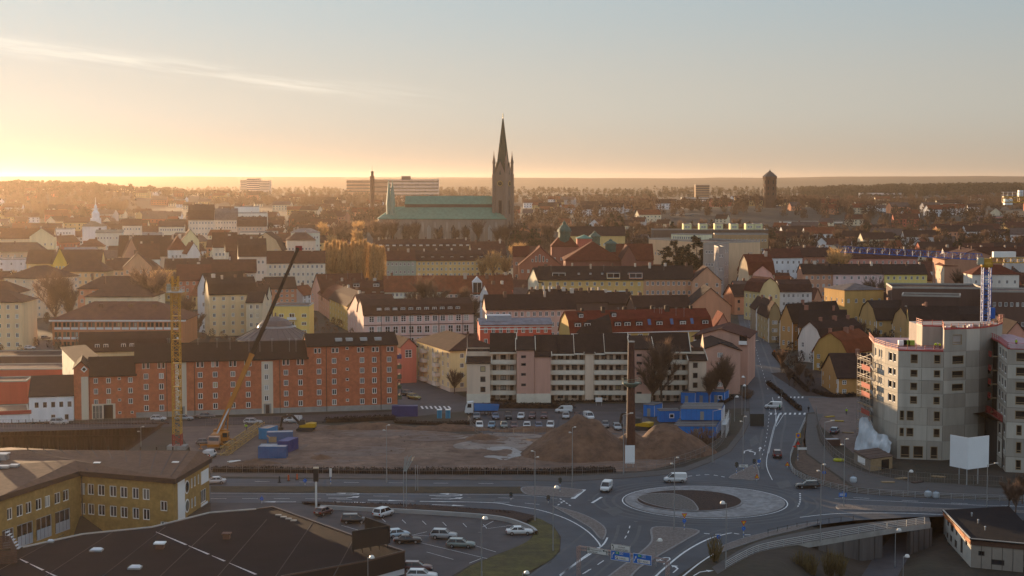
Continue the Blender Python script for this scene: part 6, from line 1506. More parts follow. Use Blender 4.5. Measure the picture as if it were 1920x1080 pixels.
def far_house(x, y, region, rz=None):
 wn_n, wc = RND.choices(PAL, (5,6,3,2,2,2))[0]; rn, rc = RND.choices(RPAL, (4,4,3,2))[0]
 k = RND.randrange(3); L, W, H, h = ((13,9,5.4,4.2),(26,12,8.6,5),(18,11,6.8,4.4))[k]
 ms = house_mesh(wc, rc, L, W, H, h, k)
 PLACED.append((x, y, 16))
 if y > 1900:
  a = RND.uniform(-.5,.5); ca, sa = math.cos(a), math.sin(a); z = ground_z(x, y)
  for me_, key in zip(ms, (('w',wc),('r',rc),('c',0),('g',0))):
   mb_ = FARM.setdefault(key, (MB(), me_.materials[0]))[0]
   mb_.add([(x+v.co.x*ca-v.co.y*sa, y+v.co.x*sa+v.co.y*ca, z+v.co.z) for v in me_.vertices], [tuple(p.vertices) for p in me_.polygons])
  return
 size = ('small','long','mid')[k]
 lab = '%s %s roofed %s house %s' % (size, rn, wn_n, beside(x, y))
 r = tag(obj('house', None, None, (x, y, ground_z(x, y)), RND.choice((0,.3,-.3,.15,-.5,1.2)) if rz is None else rz), lab, 'house', 'houses in '+region)
 for nm, m_ in zip(('wall','roof','chimney'), ms): obj(nm, m_, r)
 if y < 1800:
  for q_ in ms[4]: obj('window', HC['win'], r, q_)
 else: obj('window_row', ms[3], r)['kind'] = 'stuff'
 PLACED.append((x, y, 16))
def free(x, y, r):
 return all((x-a)**2+(y-b)**2 > (r+c)**2*.6 for a, b, c in PLACED)
for o in list(COL.objects):
 if o.parent is None and o.get('category') and o.location.y > 600: 
  PLACED.append((o.location.x+o.get('L',10)*.5, o.location.y+8, max(10, o.get('L',20)*.5)))
PLACED.append((cx(830), CD+15, 60)); PLACED.append((cx(740), CD+10, 25)); PLACED.append((cx(920), CD+10, 25))
def scatter(n, u0, u1, d0, d1, region, r=13):
 c = 0; t = 0
 while c < n and t < n*20:
  t += 1; k = RND.random(); d = d0+(d1-d0)*k; u = RND.uniform(u0, u1); x = XD(u, d, 10)
  if 1325 < u < 1412 and d < 1170: continue
  if free(x, d, r): far_house(x, d, region); c += 1
scatter(46, -20, 640, 740, 1080, 'the hazy quarter on the left', 12)
scatter(24, 960, 1440, 760, 1160, 'the streets behind the school', 12)
scatter(34, 1400, 1940, 690, 960, 'the streets on the right', 12)
scatter(110, -20, 640, 1050, 1900, 'the hazy town on the left', 15)
scatter(80, -20, 640, 1900, 3600, 'the far haze on the left', 13)
scatter(26, 640, 1240, 1450, 3000, 'the woods around the cathedral', 14)
scatter(36, 960, 1440, 1250, 3200, 'the wooded suburb in the middle', 14)
scatter(52, 1440, 1940, 950, 1500, 'the wooded suburb on the right', 14)
scatter(46, 1440, 1940, 1500, 3000, 'the right hand skyline', 14)

fm = MB(); fmats = []
for i_, (mb_, m_) in enumerate(FARM.values()):
 fmats.append(m_); fm.add(mb_.v, mb_.f, i_)
tag(pt('far_houses', fm, fmats), 'tiny houses scattered through the woods below the horizon', 'houses', kind='stuff')
# ------------------------------------------------------------------ trees
BARK = mat('bark', (0.085,0.058,0.042), 0.95, 0.25, 1.0)
TWIG = mat('bare_twigs', (0.165,0.105,0.075), 0.95, 0.25, 0.15, translucent=.45)
TWIGG = mat('sunlit_golden_twigs', (0.55,0.34,0.15), 0.95, 0.25, 0.3, translucent=.45)  # golden tone brightened to hold the sunlight that the crowns catch
NEEDLE = mat('pine_needles', (0.030,0.036,0.018), 0.9, 0.35, 0.4)
OLIVE = mat('olive_twigs', (0.15,0.11,0.045), 0.95, 0.25, 0.3, translucent=.45)
rt_ = random.Random(21)
def ru(a, b): return rt_.uniform(a, b)
def twig(mb, p, q, w):
 d = (q-p); s = d.cross(Vector((ru(-1,1),ru(-1,1),ru(-1,1)))).normalized()*w
 n = len(mb.v); mb.v += [tuple(p-s), tuple(p+s), tuple(q)]; mb.f.append((n,n+1,n+2)); mb.m.append(0)
def bare(h, spread, ntw, tw, seed, low=.2, up=1.25):
 rt_.seed(seed); tr = MB(); cr = MB()
 base = h*low; lean = Vector((ru(-.05,.05),ru(-.05,.05),1)).normalized()
 fork = lean*base; tr.tube((0,0,-.5), fork, h*.022, h*.017, 6); tr.tube(fork, lean*h*.72, h*.016, h*.004, 5)
 tips = []
 for i in range(15):
  a = i*2.4+ru(-.4,.4); f = ru(0, .9); s = lean*(base+(h*.62-base)*f)
  ln = h*ru(.40,.56)*(1-.5*f); d = Vector((math.cos(a)*spread*.62, math.sin(a)*spread*.62, up*.75+ru(-.1,.35))).normalized()
  mid = s+d*ln*.5; e = mid+(d+Vector((ru(-.25,.25),ru(-.25,.25),.5))).normalized()*ln*.55
  tr.tube(s, mid, h*.0065, h*.004, 4, caps=False); tr.tube(mid, e, h*.004, h*.0014, 4, caps=False)
  for k in range(7):
   t = ru(.1,1); b = s.lerp(mid, t) if k < 3 else mid.lerp(e, t)
   d2 = (d+Vector((ru(-.8,.8),ru(-.8,.8),ru(-.1,.8)))).normalized(); e2 = b+d2*h*ru(.10,.22)
   tr.tube(b, e2, h*.0025, h*.001, 3, caps=False); tips.append((b, e2, d2))
  tips.append((mid, e, d)); tips.append((s, mid, d))
 for i in range(ntw):
  b, e, d = tips[i % len(tips)]; p = b.lerp(e, ru(.15,1.05))
  d3 = (d*.8+Vector((ru(-.8,.8),ru(-.8,.8),ru(-.15,1.0)))).normalized()
  twig(cr, p, p+d3*h*ru(.06,.17), tw)
 return tr, cr
def poplar(h, n, seed):
 rt_.seed(seed); tr = MB(); cr = MB(); tr.tube((0,0,-.5),(0,0,h*.9),h*.014,h*.003,5)
 for i in range(26):
  z = h*ru(.08,.7); a = ru(0,6.28); r = h*.075*math.sin(min(1,(z/h+.25))*3.0)
  e = Vector((math.cos(a)*r, math.sin(a)*r, z+h*ru(.12,.24))); tr.tube((0,0,z), e, h*.004, h*.0015, 3, caps=False)
 for i in range(n):
  f = ru(.05,1)**.9; z = h*f; r = h*.085*(math.sin(math.pi*min(1,max(0.03,f*.93+.05)))**.6)*math.sqrt(ru(.05,1)); a = ru(0,6.28)
  p = Vector((math.cos(a)*r, math.sin(a)*r, z*.93)); twig(cr, p, p+Vector((math.cos(a)*.25,math.sin(a)*.25,1)).normalized()*h*ru(.04,.09), .07)
 return tr, cr
def conifer(h, n, seed, pine=False):
 rt_.seed(seed); tr = MB(); cr = MB(); tr.tube((0,0,-.5),(0,0,h*.93),h*.016,h*.003,6)
 cl = []
 for i in range(70 if not pine else 46):
  f = ru(.12,.97) if not pine else ru(.35,1); a = ru(0,6.28); r = h*(.26*(1-f)+.015) if not pine else h*.27*math.sin(min(1,(f-.22)/.8)*2.9)**.7*ru(.45,1)
  e = Vector((math.cos(a)*r, math.sin(a)*r, h*f-r*.22*(not pine))); tr.tube((0,0,h*f*.97), e, h*.004, h*.0015, 3, caps=False); cl.append(e)
 for i in range(n):
  e = cl[i % len(cl)]; s = e*ru(.5,1.02); s.z = e.z+ru(-.5,.7)*h*.035*(2 if pine else 1)
  q = s+Vector((ru(-1,1),ru(-1,1),ru(-.5,.8)))*h*(.05 if pine else .04); twig(cr, s, q, h*.012)
 return tr, cr
def bush(h, w, n, seed):
 rt_.seed(seed); tr = MB(); cr = MB()
 for i in range(9):
  a = ru(0,6.28); tr.tube((0,0,-.1),(math.cos(a)*w*ru(.1,.5),math.sin(a)*w*ru(.1,.5),h*ru(.6,.95)),.04,.012,3,caps=False)
 for i in range(n):
  a = ru(0,6.28); r = w*math.sqrt(ru(0,1)); f = ru(.02,.85); e = 1-.35*(r/w)**2
  p = Vector((math.cos(a)*r*(.35+.65*f), math.sin(a)*r*(.35+.65*f), h*f*e)); d = Vector((math.cos(a)*r/w*.45+ru(-.25,.25), math.sin(a)*r/w*.45+ru(-.25,.25), 1)).normalized()
  twig(cr, p, p+d*h*ru(.12,.34), .028)
 return tr, cr
KIND = {}
def proto(key, mk, tm=BARK, cm=TWIG):
 tr, cr = mk; KIND[key] = (tr.mesh('trunk', tm), cr.mesh('crown', cm))
for i in range(4): proto('bare%d' % i, bare(13, (1.0,.8,1.15,.9)[i], 4200, .04, 31+i))
for i in range(3): proto('mid%d' % i, bare(13, (1.0,.85,1.1)[i], 1700, .075, 51+i))
for i in range(2): proto('poplar%d' % i, poplar(22, 2600, 61+i), BARK, TWIGG)
for i in range(2): proto('golden%d' % i, bare(13, (.7,.85)[i], 1700, .075, 81+i, up=1.0), BARK, TWIGG)
proto('olive0', bare(12, 1.1, 1700, .08, 85), BARK, OLIVE)
proto('spruce0', conifer(16, 2200, 71), BARK, NEEDLE); proto('pine0', conifer(16, 2600, 72, True), BARK, NEEDLE); proto('pine1', conifer(16, 2600, 73, True), BARK, NEEDLE)
proto('bush0', bush(2.4, 1.6, 900, 91)); proto('bush1', bush(2.4, .75, 380, 92), BARK, OLIVE)
H0 = {'bare':13,'mid':13,'poplar':22,'golden':13,'olive':12,'spruce':16,'pine':16,'bush':2.4}
NTREE = [0]
def tree(key, x, y, h, label, group=None, z=None, name='bare_tree', cat='tree', sx=1.0):
 kind = key.rstrip('0123456789'); s = h/H0[kind]
 o = tag(obj(name, None, None, (x, y, ground_z(x, y) if z is None else z), rt_.uniform(0, 6.28)), label, cat, group)
 o.scale = (s*sx, s*sx, s); tr, cr = KIND[key]; obj('trunk', tr, o); obj('crown', cr, o); PLACED.append((x, y, 4)); NTREE[0] += 1
 return o
def tpx(key, u, d, vT, label, z0=None, **k):
 z = gz(0,d) if z0 is None else z0
 return tree(key, XD(u,d), d, ZD(vT,d)-z, label, z=z, **k)
rt_.seed(5)
tpx('bare0', 1240, 428, 640, 'tall bare tree with orange tips in front of the balcony block', z0=0)
tpx('bare2', 1222, 426, 672, 'smaller bare tree at the left foot of the tall one by the balcony block', z0=0)
tpx('bare1', 1360, 434, 668, 'bare tree in front of the pink end block by the street', z0=0)
tpx('bare3', 1340, 437, 690, 'lower bare tree left of it before the pink end block', z0=0)
tpx('bare1', 1330, 430, 700, 'small bare tree beside the upper blue cabins', z0=0)
tpx('bare2', 852, 452, 690, 'bare courtyard tree in front of the cream hipped block', z0=0)
tpx('bare0', 866, 462, 660, 'taller bare tree behind the cream hipped block corner', z0=0)
tpx('bare0', 102, 640, 512, 'big bare tree with dark limbs at the left among the blocks', sx=1.25)
tpx('bare3', 130, 650, 540, 'bare tree right of the big dark limbed one')
for i, (u,d,v,k) in enumerate(((282,660,498,'mid0'),(268,700,505,'mid1'),(300,720,500,'golden0'),(335,690,540,'golden1'),(352,640,556,'mid2'),(372,620,585,'mid0'),(326,800,505,'mid1'))):
 tpx(k,u,d,v,('bushy bare tree','slim bare tree','golden bare tree','golden young tree','brown bare tree','low brown tree','dark bare tree')[i]+' in the belt behind the tower crane')
PN = ('first','second','third','fourth','fifth','sixth','seventh','eighth','ninth','tenth','eleventh','twelfth','thirteenth','fourteenth','fifteenth','sixteenth','seventeenth','eighteenth')
for i, u in enumerate((613,620,627,634,641,648,655,662,669,677,685,693,700,707,713,718,640,690)):
 tpx('poplar%d' % (i % 2), u, 880+6*(i%4)+(25 if i > 15 else 0), 446+RND.uniform(0,10)+(8 if u > 690 else 0), 'golden bare poplar, %s from the left in the tall row' % PN[i] if i < 16 else ('extra poplar behind the left half of the row' if i == 16 else 'extra poplar behind the right half of the row'), group='golden poplars in a row', name='poplar')
for i,(u,v) in enumerate(((507,520),(556,545),(905,480),(925,470),(948,476))): tpx('golden%d'%(i%2),u,790 if i<2 else 940,v,('golden tree at the crane boom','golden tree under the crane boom','golden tree on the yellow row','tall golden tree on the yellow row','golden tree at the end of the yellow row')[i])
for i,(u,d,v,k,l) in enumerate(((1262,880,455,'pine0','broad dark pine, left of the group by the cream office'),(1285,868,462,'pine1','low dark pine in the middle of the group by the cream office'),(1306,862,447,'pine1','tall dark pine, right of the group by the cream office'),(1248,880,470,'spruce0','small dark spruce at the left of the pine group'),(1322,866,478,'spruce0','small dark spruce at the right foot of the tall pine'))):
 tpx(k,u,d,v,l,name='pine_tree',sx=1.25)
for i,(u,d,v,k,l) in enumerate(((795,690,520,'bare0','wide bare tree before the white terrace'),(820,680,532,'bare2','low bare tree before the white terrace'),(870,690,538,'bare1','bare tree before the orange terrace'),(885,640,556,'bare3','bare tree behind the pink building'),(772,690,545,'mid1','small bare tree at the left of the white terrace'),
 (1640,740,516,'bare2','round pale bare tree before the pink and yellow row'),(1625,742,530,'bare0','low bare tree left of the round pale one'),(1575,850,462,'golden0','golden birch at the left end of the blue jib'),(1568,852,470,'golden1','smaller golden birch at the left end of the blue jib'),(1800,780,508,'bare3','bare tree behind the crane slewing ring'),(1490,790,522,'bare1','dark bare tree by the pale blue slab'),
 (1520,830,488,'bare0','bare tree before the red slab'),(1450,640,600,'bare2','bare tree in the gardens of the gambrel row'),(1480,470,690,'bare1','bare garden tree by the street bend'),(1500,485,678,'bare2','second bare garden tree by the street bend'),(1520,480,700,'bare3','low bare garden tree beside the ochre gabled house'),(1600,560,640,'bare0','dark bare tree behind the scaffold'),(1585,575,622,'bare1','dark bare tree right of the orange roofed house'),(1640,560,632,'bare3','dark bare tree behind the unfinished block'),(1465,505,655,'bare3','low bare tree across the street from the pink end block'))):
 tpx(k,u,d,v,l,z0=None if d>620 else 0)
for i,(u,d,v,k,l) in enumerate(((1905,285,905,'bare0','bare tree left of the post behind the grey works building'),(1893,292,895,'bare2','wide bare tree behind the grey works building'),(1918,296,890,'bare1','bare tree at the right edge of the photo'))): tpx(k,u,d,v,l,z0=0)
for i,(u,v0,v1,l) in enumerate(((1500,1080,1046,'golden bare shrub with upright twigs below the bridge'),(1520,1084,1044,'taller golden shrub right of it below the bridge'),(1555,1080,1042,'golden shrub beside the grey lamp below the bridge'),(1575,1082,1046,'rightmost golden shrub below the bridge'),(1340,1088,1058,'low twiggy shrub under the tall lamp pole'))):
 p = G(u,v0,-3); tree('bush1', p.x, p.y, 4.6, l, z=-3.2 if u>1400 else -.2, name='shrub', cat='shrub')
for i,(u,v,l) in enumerate(((1400,748,'dark bush'),(845,716,'round brown bush'),(858,724,'brown bush'),(1318,840,'dark round bush beside the fence'))):
 p=G(u,v); tree('bush0',p.x,p.y,(3,4,4,5)[i],l+(' by the street corner',' in front of the cream block',' beside the round one',' below the blue cabins')[i],z=0,name='shrub',cat='shrub',sx=1.3)
def belt(n, u0, u1, d0, d1, kinds, region, hs=(9,15), r=5, name='bare_tree'):
 c = t = 0
 while c < n and t < n*25:
  t += 1; d = d0+(d1-d0)*rt_.random(); u = rt_.uniform(u0,u1); x = XD(u,d,10)
  if not free(x,d,r): continue
  k = rt_.choice(kinds); kd = k.rstrip('0123456789')
  w = {'mid':'brown bare tree','golden':'golden bare tree','pine':'dark pine','spruce':'dark spruce','olive':'olive bare tree'}[kd]
  hh_ = rt_.uniform(*hs)*(1.15 if kd in ('pine','spruce') else 1); lab = ('low ' if hh_ < hs[0]*.72+hs[1]*.28 else 'tall ' if hh_ > hs[0]*.3+hs[1]*.7 else '')+w+' '+beside(x,d); tree(k,x,d,hh_,lab,w+'s in '+region,name={'pine':'pine_tree','spruce':'spruce_tree'}.get(kd,name)); c += 1
M3 = ['mid0','mid1','mid2']
belt(13, 700, 960, 1262, 1292, M3, 'the churchyard before the cathedral', (16,24), 4)
belt(26, 560, 720, 1150, 1500, M3+['golden0'], 'the park left of the cathedral', (13,20))
belt(40, 960, 1100, 1000, 1400, M3+['golden1','pine0'], 'the park right of the cathedral', (12,19))
belt(46, 1100, 1440, 1150, 1500, M3+['mid0','pine1','spruce0'], 'the woods behind the school', (12,18))
belt(52, 1440, 1930, 920, 1400, M3+['mid1','olive0','golden0','pine0'], 'the gardens on the right', (9,16))
belt(40, 0, 620, 760, 1250, ['mid1','golden0','golden1','mid2'], 'the courtyards of the hazy town', (8,13))
belt(14, 1440, 1700, 600, 900, M3, 'the yards of the gambrel houses', (7,10), 4)
# ---- woods that nobody could count: one mass of small crowns
def wood(name, spots, label, m, crown, tw=1.0):
 """spots: x, y, height; every crown is a cloud of upright slivers"""
 rs = np.random.RandomState(3); n = len(spots); S = np.array(spots, dtype=np.float64)
 k = crown
 a = rs.uniform(0,6.283,(n,k)); rr = np.sqrt(rs.uniform(0,1,(n,k))); f = rs.uniform(.12,1,(n,k))
 prof = np.sqrt(np.clip(1-((f-.5)/.56)**2,0,1))
 h = S[:,2:3]; R_ = h*.36*prof*rr
 X = S[:,0:1]+np.cos(a)*R_; Y = S[:,1:2]+np.sin(a)*R_; Z = np.array([ground_z(p[0],p[1]) for p in spots])[:,None]+h*f
 wv = h*rs.uniform(.035,.075,(n,k))*tw; b = rs.uniform(0,6.283,(n,k)); hh = h*rs.uniform(.08,.18,(n,k))
 lx_, ly_ = np.cos(b)*wv, np.sin(b)*wv; ox, oy = rs.uniform(-.5,.5,(n,k))*hh, rs.uniform(-.5,.5,(n,k))*hh
 V = np.stack([np.stack([X-lx_,Y-ly_,Z-hh*.5],-1), np.stack([X+lx_,Y+ly_,Z-hh*.3],-1), np.stack([X+ox,Y+oy,Z+hh*.7],-1)],2).reshape(-1,3)
 nt_ = n*k; me = bpy.data.meshes.new(name); me.vertices.add(nt_*3); me.loops.add(nt_*3); me.polygons.add(nt_)
 me.vertices.foreach_set('co', V.ravel().astype(np.float32)); me.loops.foreach_set('vertex_index', np.arange(nt_*3,dtype=np.int32)); me.polygons.foreach_set('loop_start', np.arange(0,nt_*3,3,dtype=np.int32))
 me.update(); me.materials.append(m); o = tag(obj(name, me), label, 'woodland', kind='stuff'); return o
def spots(n, u0, u1, d0, d1, h0, h1, keep=None):
 out = []
 while len(out) < n:
  d = math.sqrt(rt_.uniform(d0*d0, d1*d1)); u = rt_.uniform(u0,u1); x = XD(u,d,15)
  if mnoise.noise((x*.004, d*.0022, 1.7)) < (-.12 if keep is None else keep): continue
  if not free(x, d, 2): continue
  out.append((x, d, rt_.uniform(h0,h1)))
 return out
WOODB = mat('brown_wood', (0.105,0.068,0.05), 0.95, 0.35, 0.02, translucent=.35, col2=(0.075,0.05,0.034), c2scale=0.01)
WOODD = mat('dark_wood', (0.034,0.036,0.021), 0.95, 0.35, 0.02, col2=(0.055,0.045,0.028), c2scale=0.006)
wood('bare_woodland', spots(1500, 560, 1930, 1450, 3200, 9, 15), 'brown bare woodland spreading over the middle distance', WOODB, 110)
wood('bare_woodland', spots(700, -30, 600, 1300, 3200, 8, 12, .05), 'bare woodland between the roofs of the hazy town', WOODB, 110)
wood('bare_woodland', spots(420, 1440, 1930, 950, 1500, 7, 12, -.3), 'brown undergrowth and trees between the houses on the right', WOODB, 160, .8)
wood('bare_woodland', spots(420, 960, 1440, 1150, 1500, 8, 12, -.3), 'brown trees between the houses behind the school', WOODB, 160, .8)
wood('dark_woodland', spots(2400, -40, 1960, 3000, 5200, 9, 14, -.3), 'dark pine woodland below the horizon', WOODD, 50, 1.6)
wood('dark_woodland', spots(900, 1500, 1960, 3300, 4400, 13, 18, -.6), 'dark tree line along the right hand skyline', WOODD, 60, 1.6)
def scrub(n, u0, u1, d0, d1):
 out = []
 for _ in range(n):
  d = rt_.uniform(d0,d1); u = rt_.uniform(u0,u1); x = XD(u,d,2)
  if not inside(x, d, ROADP) and all((x-a)**2+(d-b)**2 > 90 for a, b in HOUSES): out.append((x, d, rt_.uniform(1.2,4.2)))
 return out
ROADP = [(q.x,q.y) for q in pts(NORTH+EAST+SOUTH)]
HOUSES = [(o.location.x+o.get('L',8)*.4, o.location.y+6) for o in COL.objects if o.parent is None and o.get('category') in ('house','apartment block','school','office') and o.location.y < 800]
wood('garden_scrub', scrub(520, 1425, 1760, 465, 720), 'dark garden shrubs between the gambrel houses', mat('scrub_brown',(0.055,0.036,0.026),.95,.4,.3), 120, .7)
wood('garden_scrub', scrub(420, -20, 900, 470, 720), 'bushes in the courtyards between the town blocks', mat('scrub_gold',(0.13,0.075,0.042),.95,.4,.3), 110, .7)
wood('dark_woodland', [(-930+rt_.gauss(0,150), 3000+rt_.gauss(0,170), rt_.uniform(11,17)) for _ in range(520)], 'wooded knoll in the glow on the left', WOODD, 60, 1.6)
# ------------------------------------------------------------------ building site
def wpt(u, v, z=0.0): return G(u, v, z)
PANEL = [mat('panel_%d' % i, c, 0.85, 0.16, 0.5, streak=True) for i, c in enumerate(((0.41,0.375,0.32),(0.33,0.30,0.255),(0.47,0.435,0.375),(0.36,0.32,0.27)))]
INNER = mat('shaded_interior', (0.045,0.04,0.036), 0.95, 0.2)  # dark tone put in so the inside of the open blocks reads as shade
PLANK = mat('raw_planks', (0.30,0.21,0.12), 0.85, 0.2, 2.0)
REDP = mat('red_safety_rail', (0.40,0.045,0.04), 0.5, 0.15, 1.0)
ub = thing('unfinished_block', 'grey unfinished concrete block with red roof railings and one sunlit side', 'building', (0,0,0))
def panel_row(root, a, b, zb, zt, ops, mi, lab='concrete_panel', guard=True):
 """one storey-high precast panel from a to b with unglazed openings"""
 d = (b-a); L = d.length; d.normalize(); n = Vector((d.y,-d.x));mb=MB();g = .03
 facade(mb, (a.x+d.x*g,a.y+d.y*g,zb+g), (d.x,d.y,0), (n.x,n.y,0), L-2*g, zt-zb-2*g, [(o[0]*L, o[2], o[1]*L, o[3]) for o in ops], .28)
 p = obj(lab, mb.mesh(lab, PANEL[mi]), root)
 rz = math.atan2(d.y, d.x)
 for o in ops:
  q = a+d*(g+o[0]*L)-n*.12
  me, _ = win_mesh(round(o[1]*L,2), round(o[3],2), 'rail' if guard and len(o) < 5 else 'plain', PLANK if guard else WHITE, True)
  w = obj('opening_frame', me, root, (q.x,q.y,zb+g+o[2]), rz)
  if len(o) > 4: obj('pane', MB_pane(o[1]*L,o[3]), w)
 return p
def MB_pane(w, h):
 mb=MB();mb.poly([(.05,.06,.05),(w-.05,.06,.05),(w-.05,.06,h-.05),(.05,.06,h-.05)]); return mb.mesh('pane', GLASS)
zj = [ZD(v,345) for v in (862,825,796,763,737,712,688,658)]; zj[0] = -.2
c0, c1_, c2_, c3_ = Vector((XD(1637,360),360)), Vector((XD(1682,345),345)), Vector((XD(1767,343),343)), Vector((XD(1834,346),346))
c4_ = Vector((XD(1866,352),352)); cm_ = c0.lerp(c1_,.55)+Vector((-.45,0))
nst = 7
for j in range(nst):
 zb, zt = zj[j], zj[j+1]; st = zt-zb; wz, wh = st*.24, st*.56
 f_ops = [] if j < 1 else ([(.05,.10,wz,wh),(.20,.16,wz,wh),(.55,.12,wz,wh),(.80,.14,wz,wh)] if j < 3 else [(.27,.16,wz,wh)])
 if j == 0: f_ops = [(.08,.20,st*.1,st*.62),(.36,.22,st*.1,st*.62),(.74,.16,st*.1,st*.62)]
 m_ = c1_.lerp(c2_, .52 if j > 2 else .66)
 d1 = [((o[0])*(c2_-c1_).length/(m_-c1_).length, o[1]*(c2_-c1_).length/(m_-c1_).length, o[2], o[3]) for o in f_ops if o[0] < (.52 if j > 2 else .66)-.12]
 d2 = [] if j > 2 else [((o[0]-.66)/.34, o[1]/.34, o[2], o[3]) for o in f_ops if o[0] > .66]
 if j > 2: d2 = [(.55,.30,wz,wh)]
 if j == 4: d1 = [(.52,.30,wz,wh)]
 panel_row(ub, c1_, m_, zb, zt, d1, (j*2) % 4); panel_row(ub, m_, c2_, zb, zt, d2, (j+1) % 4)
 t_ops = [(.28,.34,wz*.8,wh*.95)] if j > 3 else ([] if j != 2 else [])
 q_ = c2_.lerp(c3_, .62)
 panel_row(ub, c2_, q_, zb, zt, [(.38,.52,wz*.8,wh*.95)] if j > 3 else [], (j+2) % 4); panel_row(ub, q_, c3_, zb, zt, [], (j+3) % 4)
 panel_row(ub, c3_, c4_, zb, zt, [(.5,.22,wz,wh)] if j in (3,4,5) else [], (j+1) % 4)
 s_ops = [] if j < 3 else [(.42,.15,wz,wh),(.62,.13,wz,wh)]
 s2_ops = [] if j < 3 else [(.25,.28,wz,wh),(.6,.22,wz,wh)]
 panel_row(ub, c0, cm_, zb, zt, [(.05,.16,wz,wh)]+s_ops if j > 2 else [], 2 if j > 2 else 0, guard=False); panel_row(ub, cm_, c1_, zb, zt, s2_ops, 2 if j > 1 else 0, guard=False)
e0, e1, e2 = Vector((XD(1718,358,24),358)), Vector((XD(1729,353,24),353)), Vector((XD(1766,352,24),352))
zu0, zu1, zu2 = zj[7], ZD(616,345), ZD(612,352)
for a, b, t, ops, mi in ((c2_,c2_.lerp(c3_,.62),zu1,[(.38,.42,1.4,2.2)],1),(c2_.lerp(c3_,.62),c3_,zu1,[],2),(c3_,c4_,zu1,[],1),(c4_,c4_+Vector((3,6)),zu1,[],0),(e0,e1,zu2,[],2),(e1,e2,zu2,[],3)):
 panel_row(ub, a, b, zu0, t, ops, mi)
panel_row(ub, e2, c2_+Vector((.02,.02)), zu0, zu1, [], 2)
bk_ = Vector((c4_.x+4, 372)); bl_ = Vector((c0.x+2, 374))
mb=MB();ring = [c0,cm_,c1_,c2_,c3_,c4_,bk_,bl_]
cc_ = sum(ring, Vector((0,0)))/len(ring)
inn = [tuple(p+(cc_-p).normalized()*1.1) for p in ring]
mb.prism(inn, -.3, zj[7]-.05);pt('shade_fill', mb, INNER, ub)  # dark box filling the block in place of its shaded rooms
for j in range(1, 8):
 mb=MB();mb.prism([tuple(p+(cc_-p).normalized()*.33) for p in ring], zj[j]-.3, zj[j]-.02);pt('floor_slab', mb, CONC, ub)
mb=MB();mb.prism([tuple(p) for p in (e1+Vector((.1,.3)),e2+Vector((0,.3)),c2_+Vector((.3,.3)),c3_+Vector((0,.3)),c4_+Vector((0,.3)),c4_+Vector((3,6)),Vector((c4_.x+3,366)),Vector((e0.x+.3,366)),e0+Vector((.3,.1)))], zu0, zu1-.25);pt('upper_core', mb, mat('slab_top',(0.36,0.31,0.28),.9,.2), ub)
mb=MB();mb.prism([tuple(p+(cc_-p).normalized()*.1) for p in ring], zj[7]-.02, zj[7]+.12);pt('terrace_slab', mb, mat('pink_membrane',(0.36,0.22,0.24),.7,.2,1.0), ub)
def guard(root, P, z, h=1.15, m=REDP, dense=1.6, toe=True):
 for a, b in zip(P, P[1:]):
  mb=MB();d = b-a; n = max(1, int(d.length/dense))
  for k in range(n+1):
   p = a.lerp(b, k/n); mb.box(p.x-.045,p.y-.045,z,p.x+.045,p.y+.045,z+h+.15)
  for f in (.35,.68,1.0): mb.beam((a.x,a.y,z+h*f),(b.x,b.y,z+h*f),.06,.08)
  if toe: mb.beam((a.x,a.y,z+.08),(b.x,b.y,z+.08),.06,.32)
  pt('guard_rail', mb, m, root)
guard(ub, [c0,cm_,c1_,c2_+Vector((-.2,-.05))], zj[7]+.12); guard(ub, [e0,e1,e2], zu2, 1.3); guard(ub, [e2,c2_,c3_,c4_], zu1, 1.1); guard(ub, [c4_,c4_+Vector((3,6))], zu1, 1.9); guard(ub, [bl_,c0], zj[7]+.12)
for k in range(26):
 p = c2_.lerp(c4_, .04+.9*RND.random()); s = RND.uniform(.15,.5);mb=MB();mb.box(p.x-s,p.y+1,zu1-.2,p.x+s,p.y+1.8,zu1+RND.uniform(.15,.6));pt('loose_material', mb, RND.choice((PLANK,CONC,WHITE)), ub)
for k in range(3):
 z = zj[7]+.12; x = XD(1692+k*9,354,24); o = tag(obj('board_pallet', None, None, (x,354,z)), ('pale wrapped pallet on the concrete terrace','left lime green pallet on the concrete terrace','right lime green pallet on the concrete terrace')[k], 'pallet')
 mb=MB();mb.box(-.9,-.5,.14,.5 if k else .9,.6,1.3);pt('load', mb, WHITE if k == 0 else mat('lime_wrap',(0.25,0.36,0.05),.6), o)
 mb=MB();[mb.box(-.9,-.5+i*.45,0,.9,-.35+i*.45,.13) for i in range(3)];pt('pallet', mb, PLANK, o)
r0, r1_, r2_ = Vector((XD(1868,344),344)), Vector((XD(1886,329),329)), Vector((XD(1990,326),326))
zr_ = [ZD(v,329) for v in (893,856,822,791,764,737,710,683,655)]; zr_[0] = -.2
ub2 = thing('unfinished_block', 'second unfinished concrete block cut by the right edge with a red railed deck', 'building', (0,0,0))
for j in range(8):
 zb, zt = zr_[j], zr_[j+1]; st = zt-zb
 panel_row(ub2, r0, r1_, zb, zt, [(.08,.2,st*.2,st*.6),(.38,.2,st*.2,st*.6),(.68,.2,st*.2,st*.6)], (j+1)%4, guard=False)
 m_ = r1_.lerp(r2_,.36)
 panel_row(ub2, r1_, m_, zb, zt, [(.42,.52,st*.2,st*.6)] if j > 2 else [(.5,.28,st*.2,st*.62)], j%4); panel_row(ub2, m_, r2_, zb, zt, [(.1,.22,st*.2,st*.6),(.55,.22,st*.2,st*.6)], (j+2)%4)
rg = [r0,r1_,r2_,Vector((r2_.x,360)),Vector((r0.x+1,362))]; rc_ = sum(rg,Vector((0,0)))/5
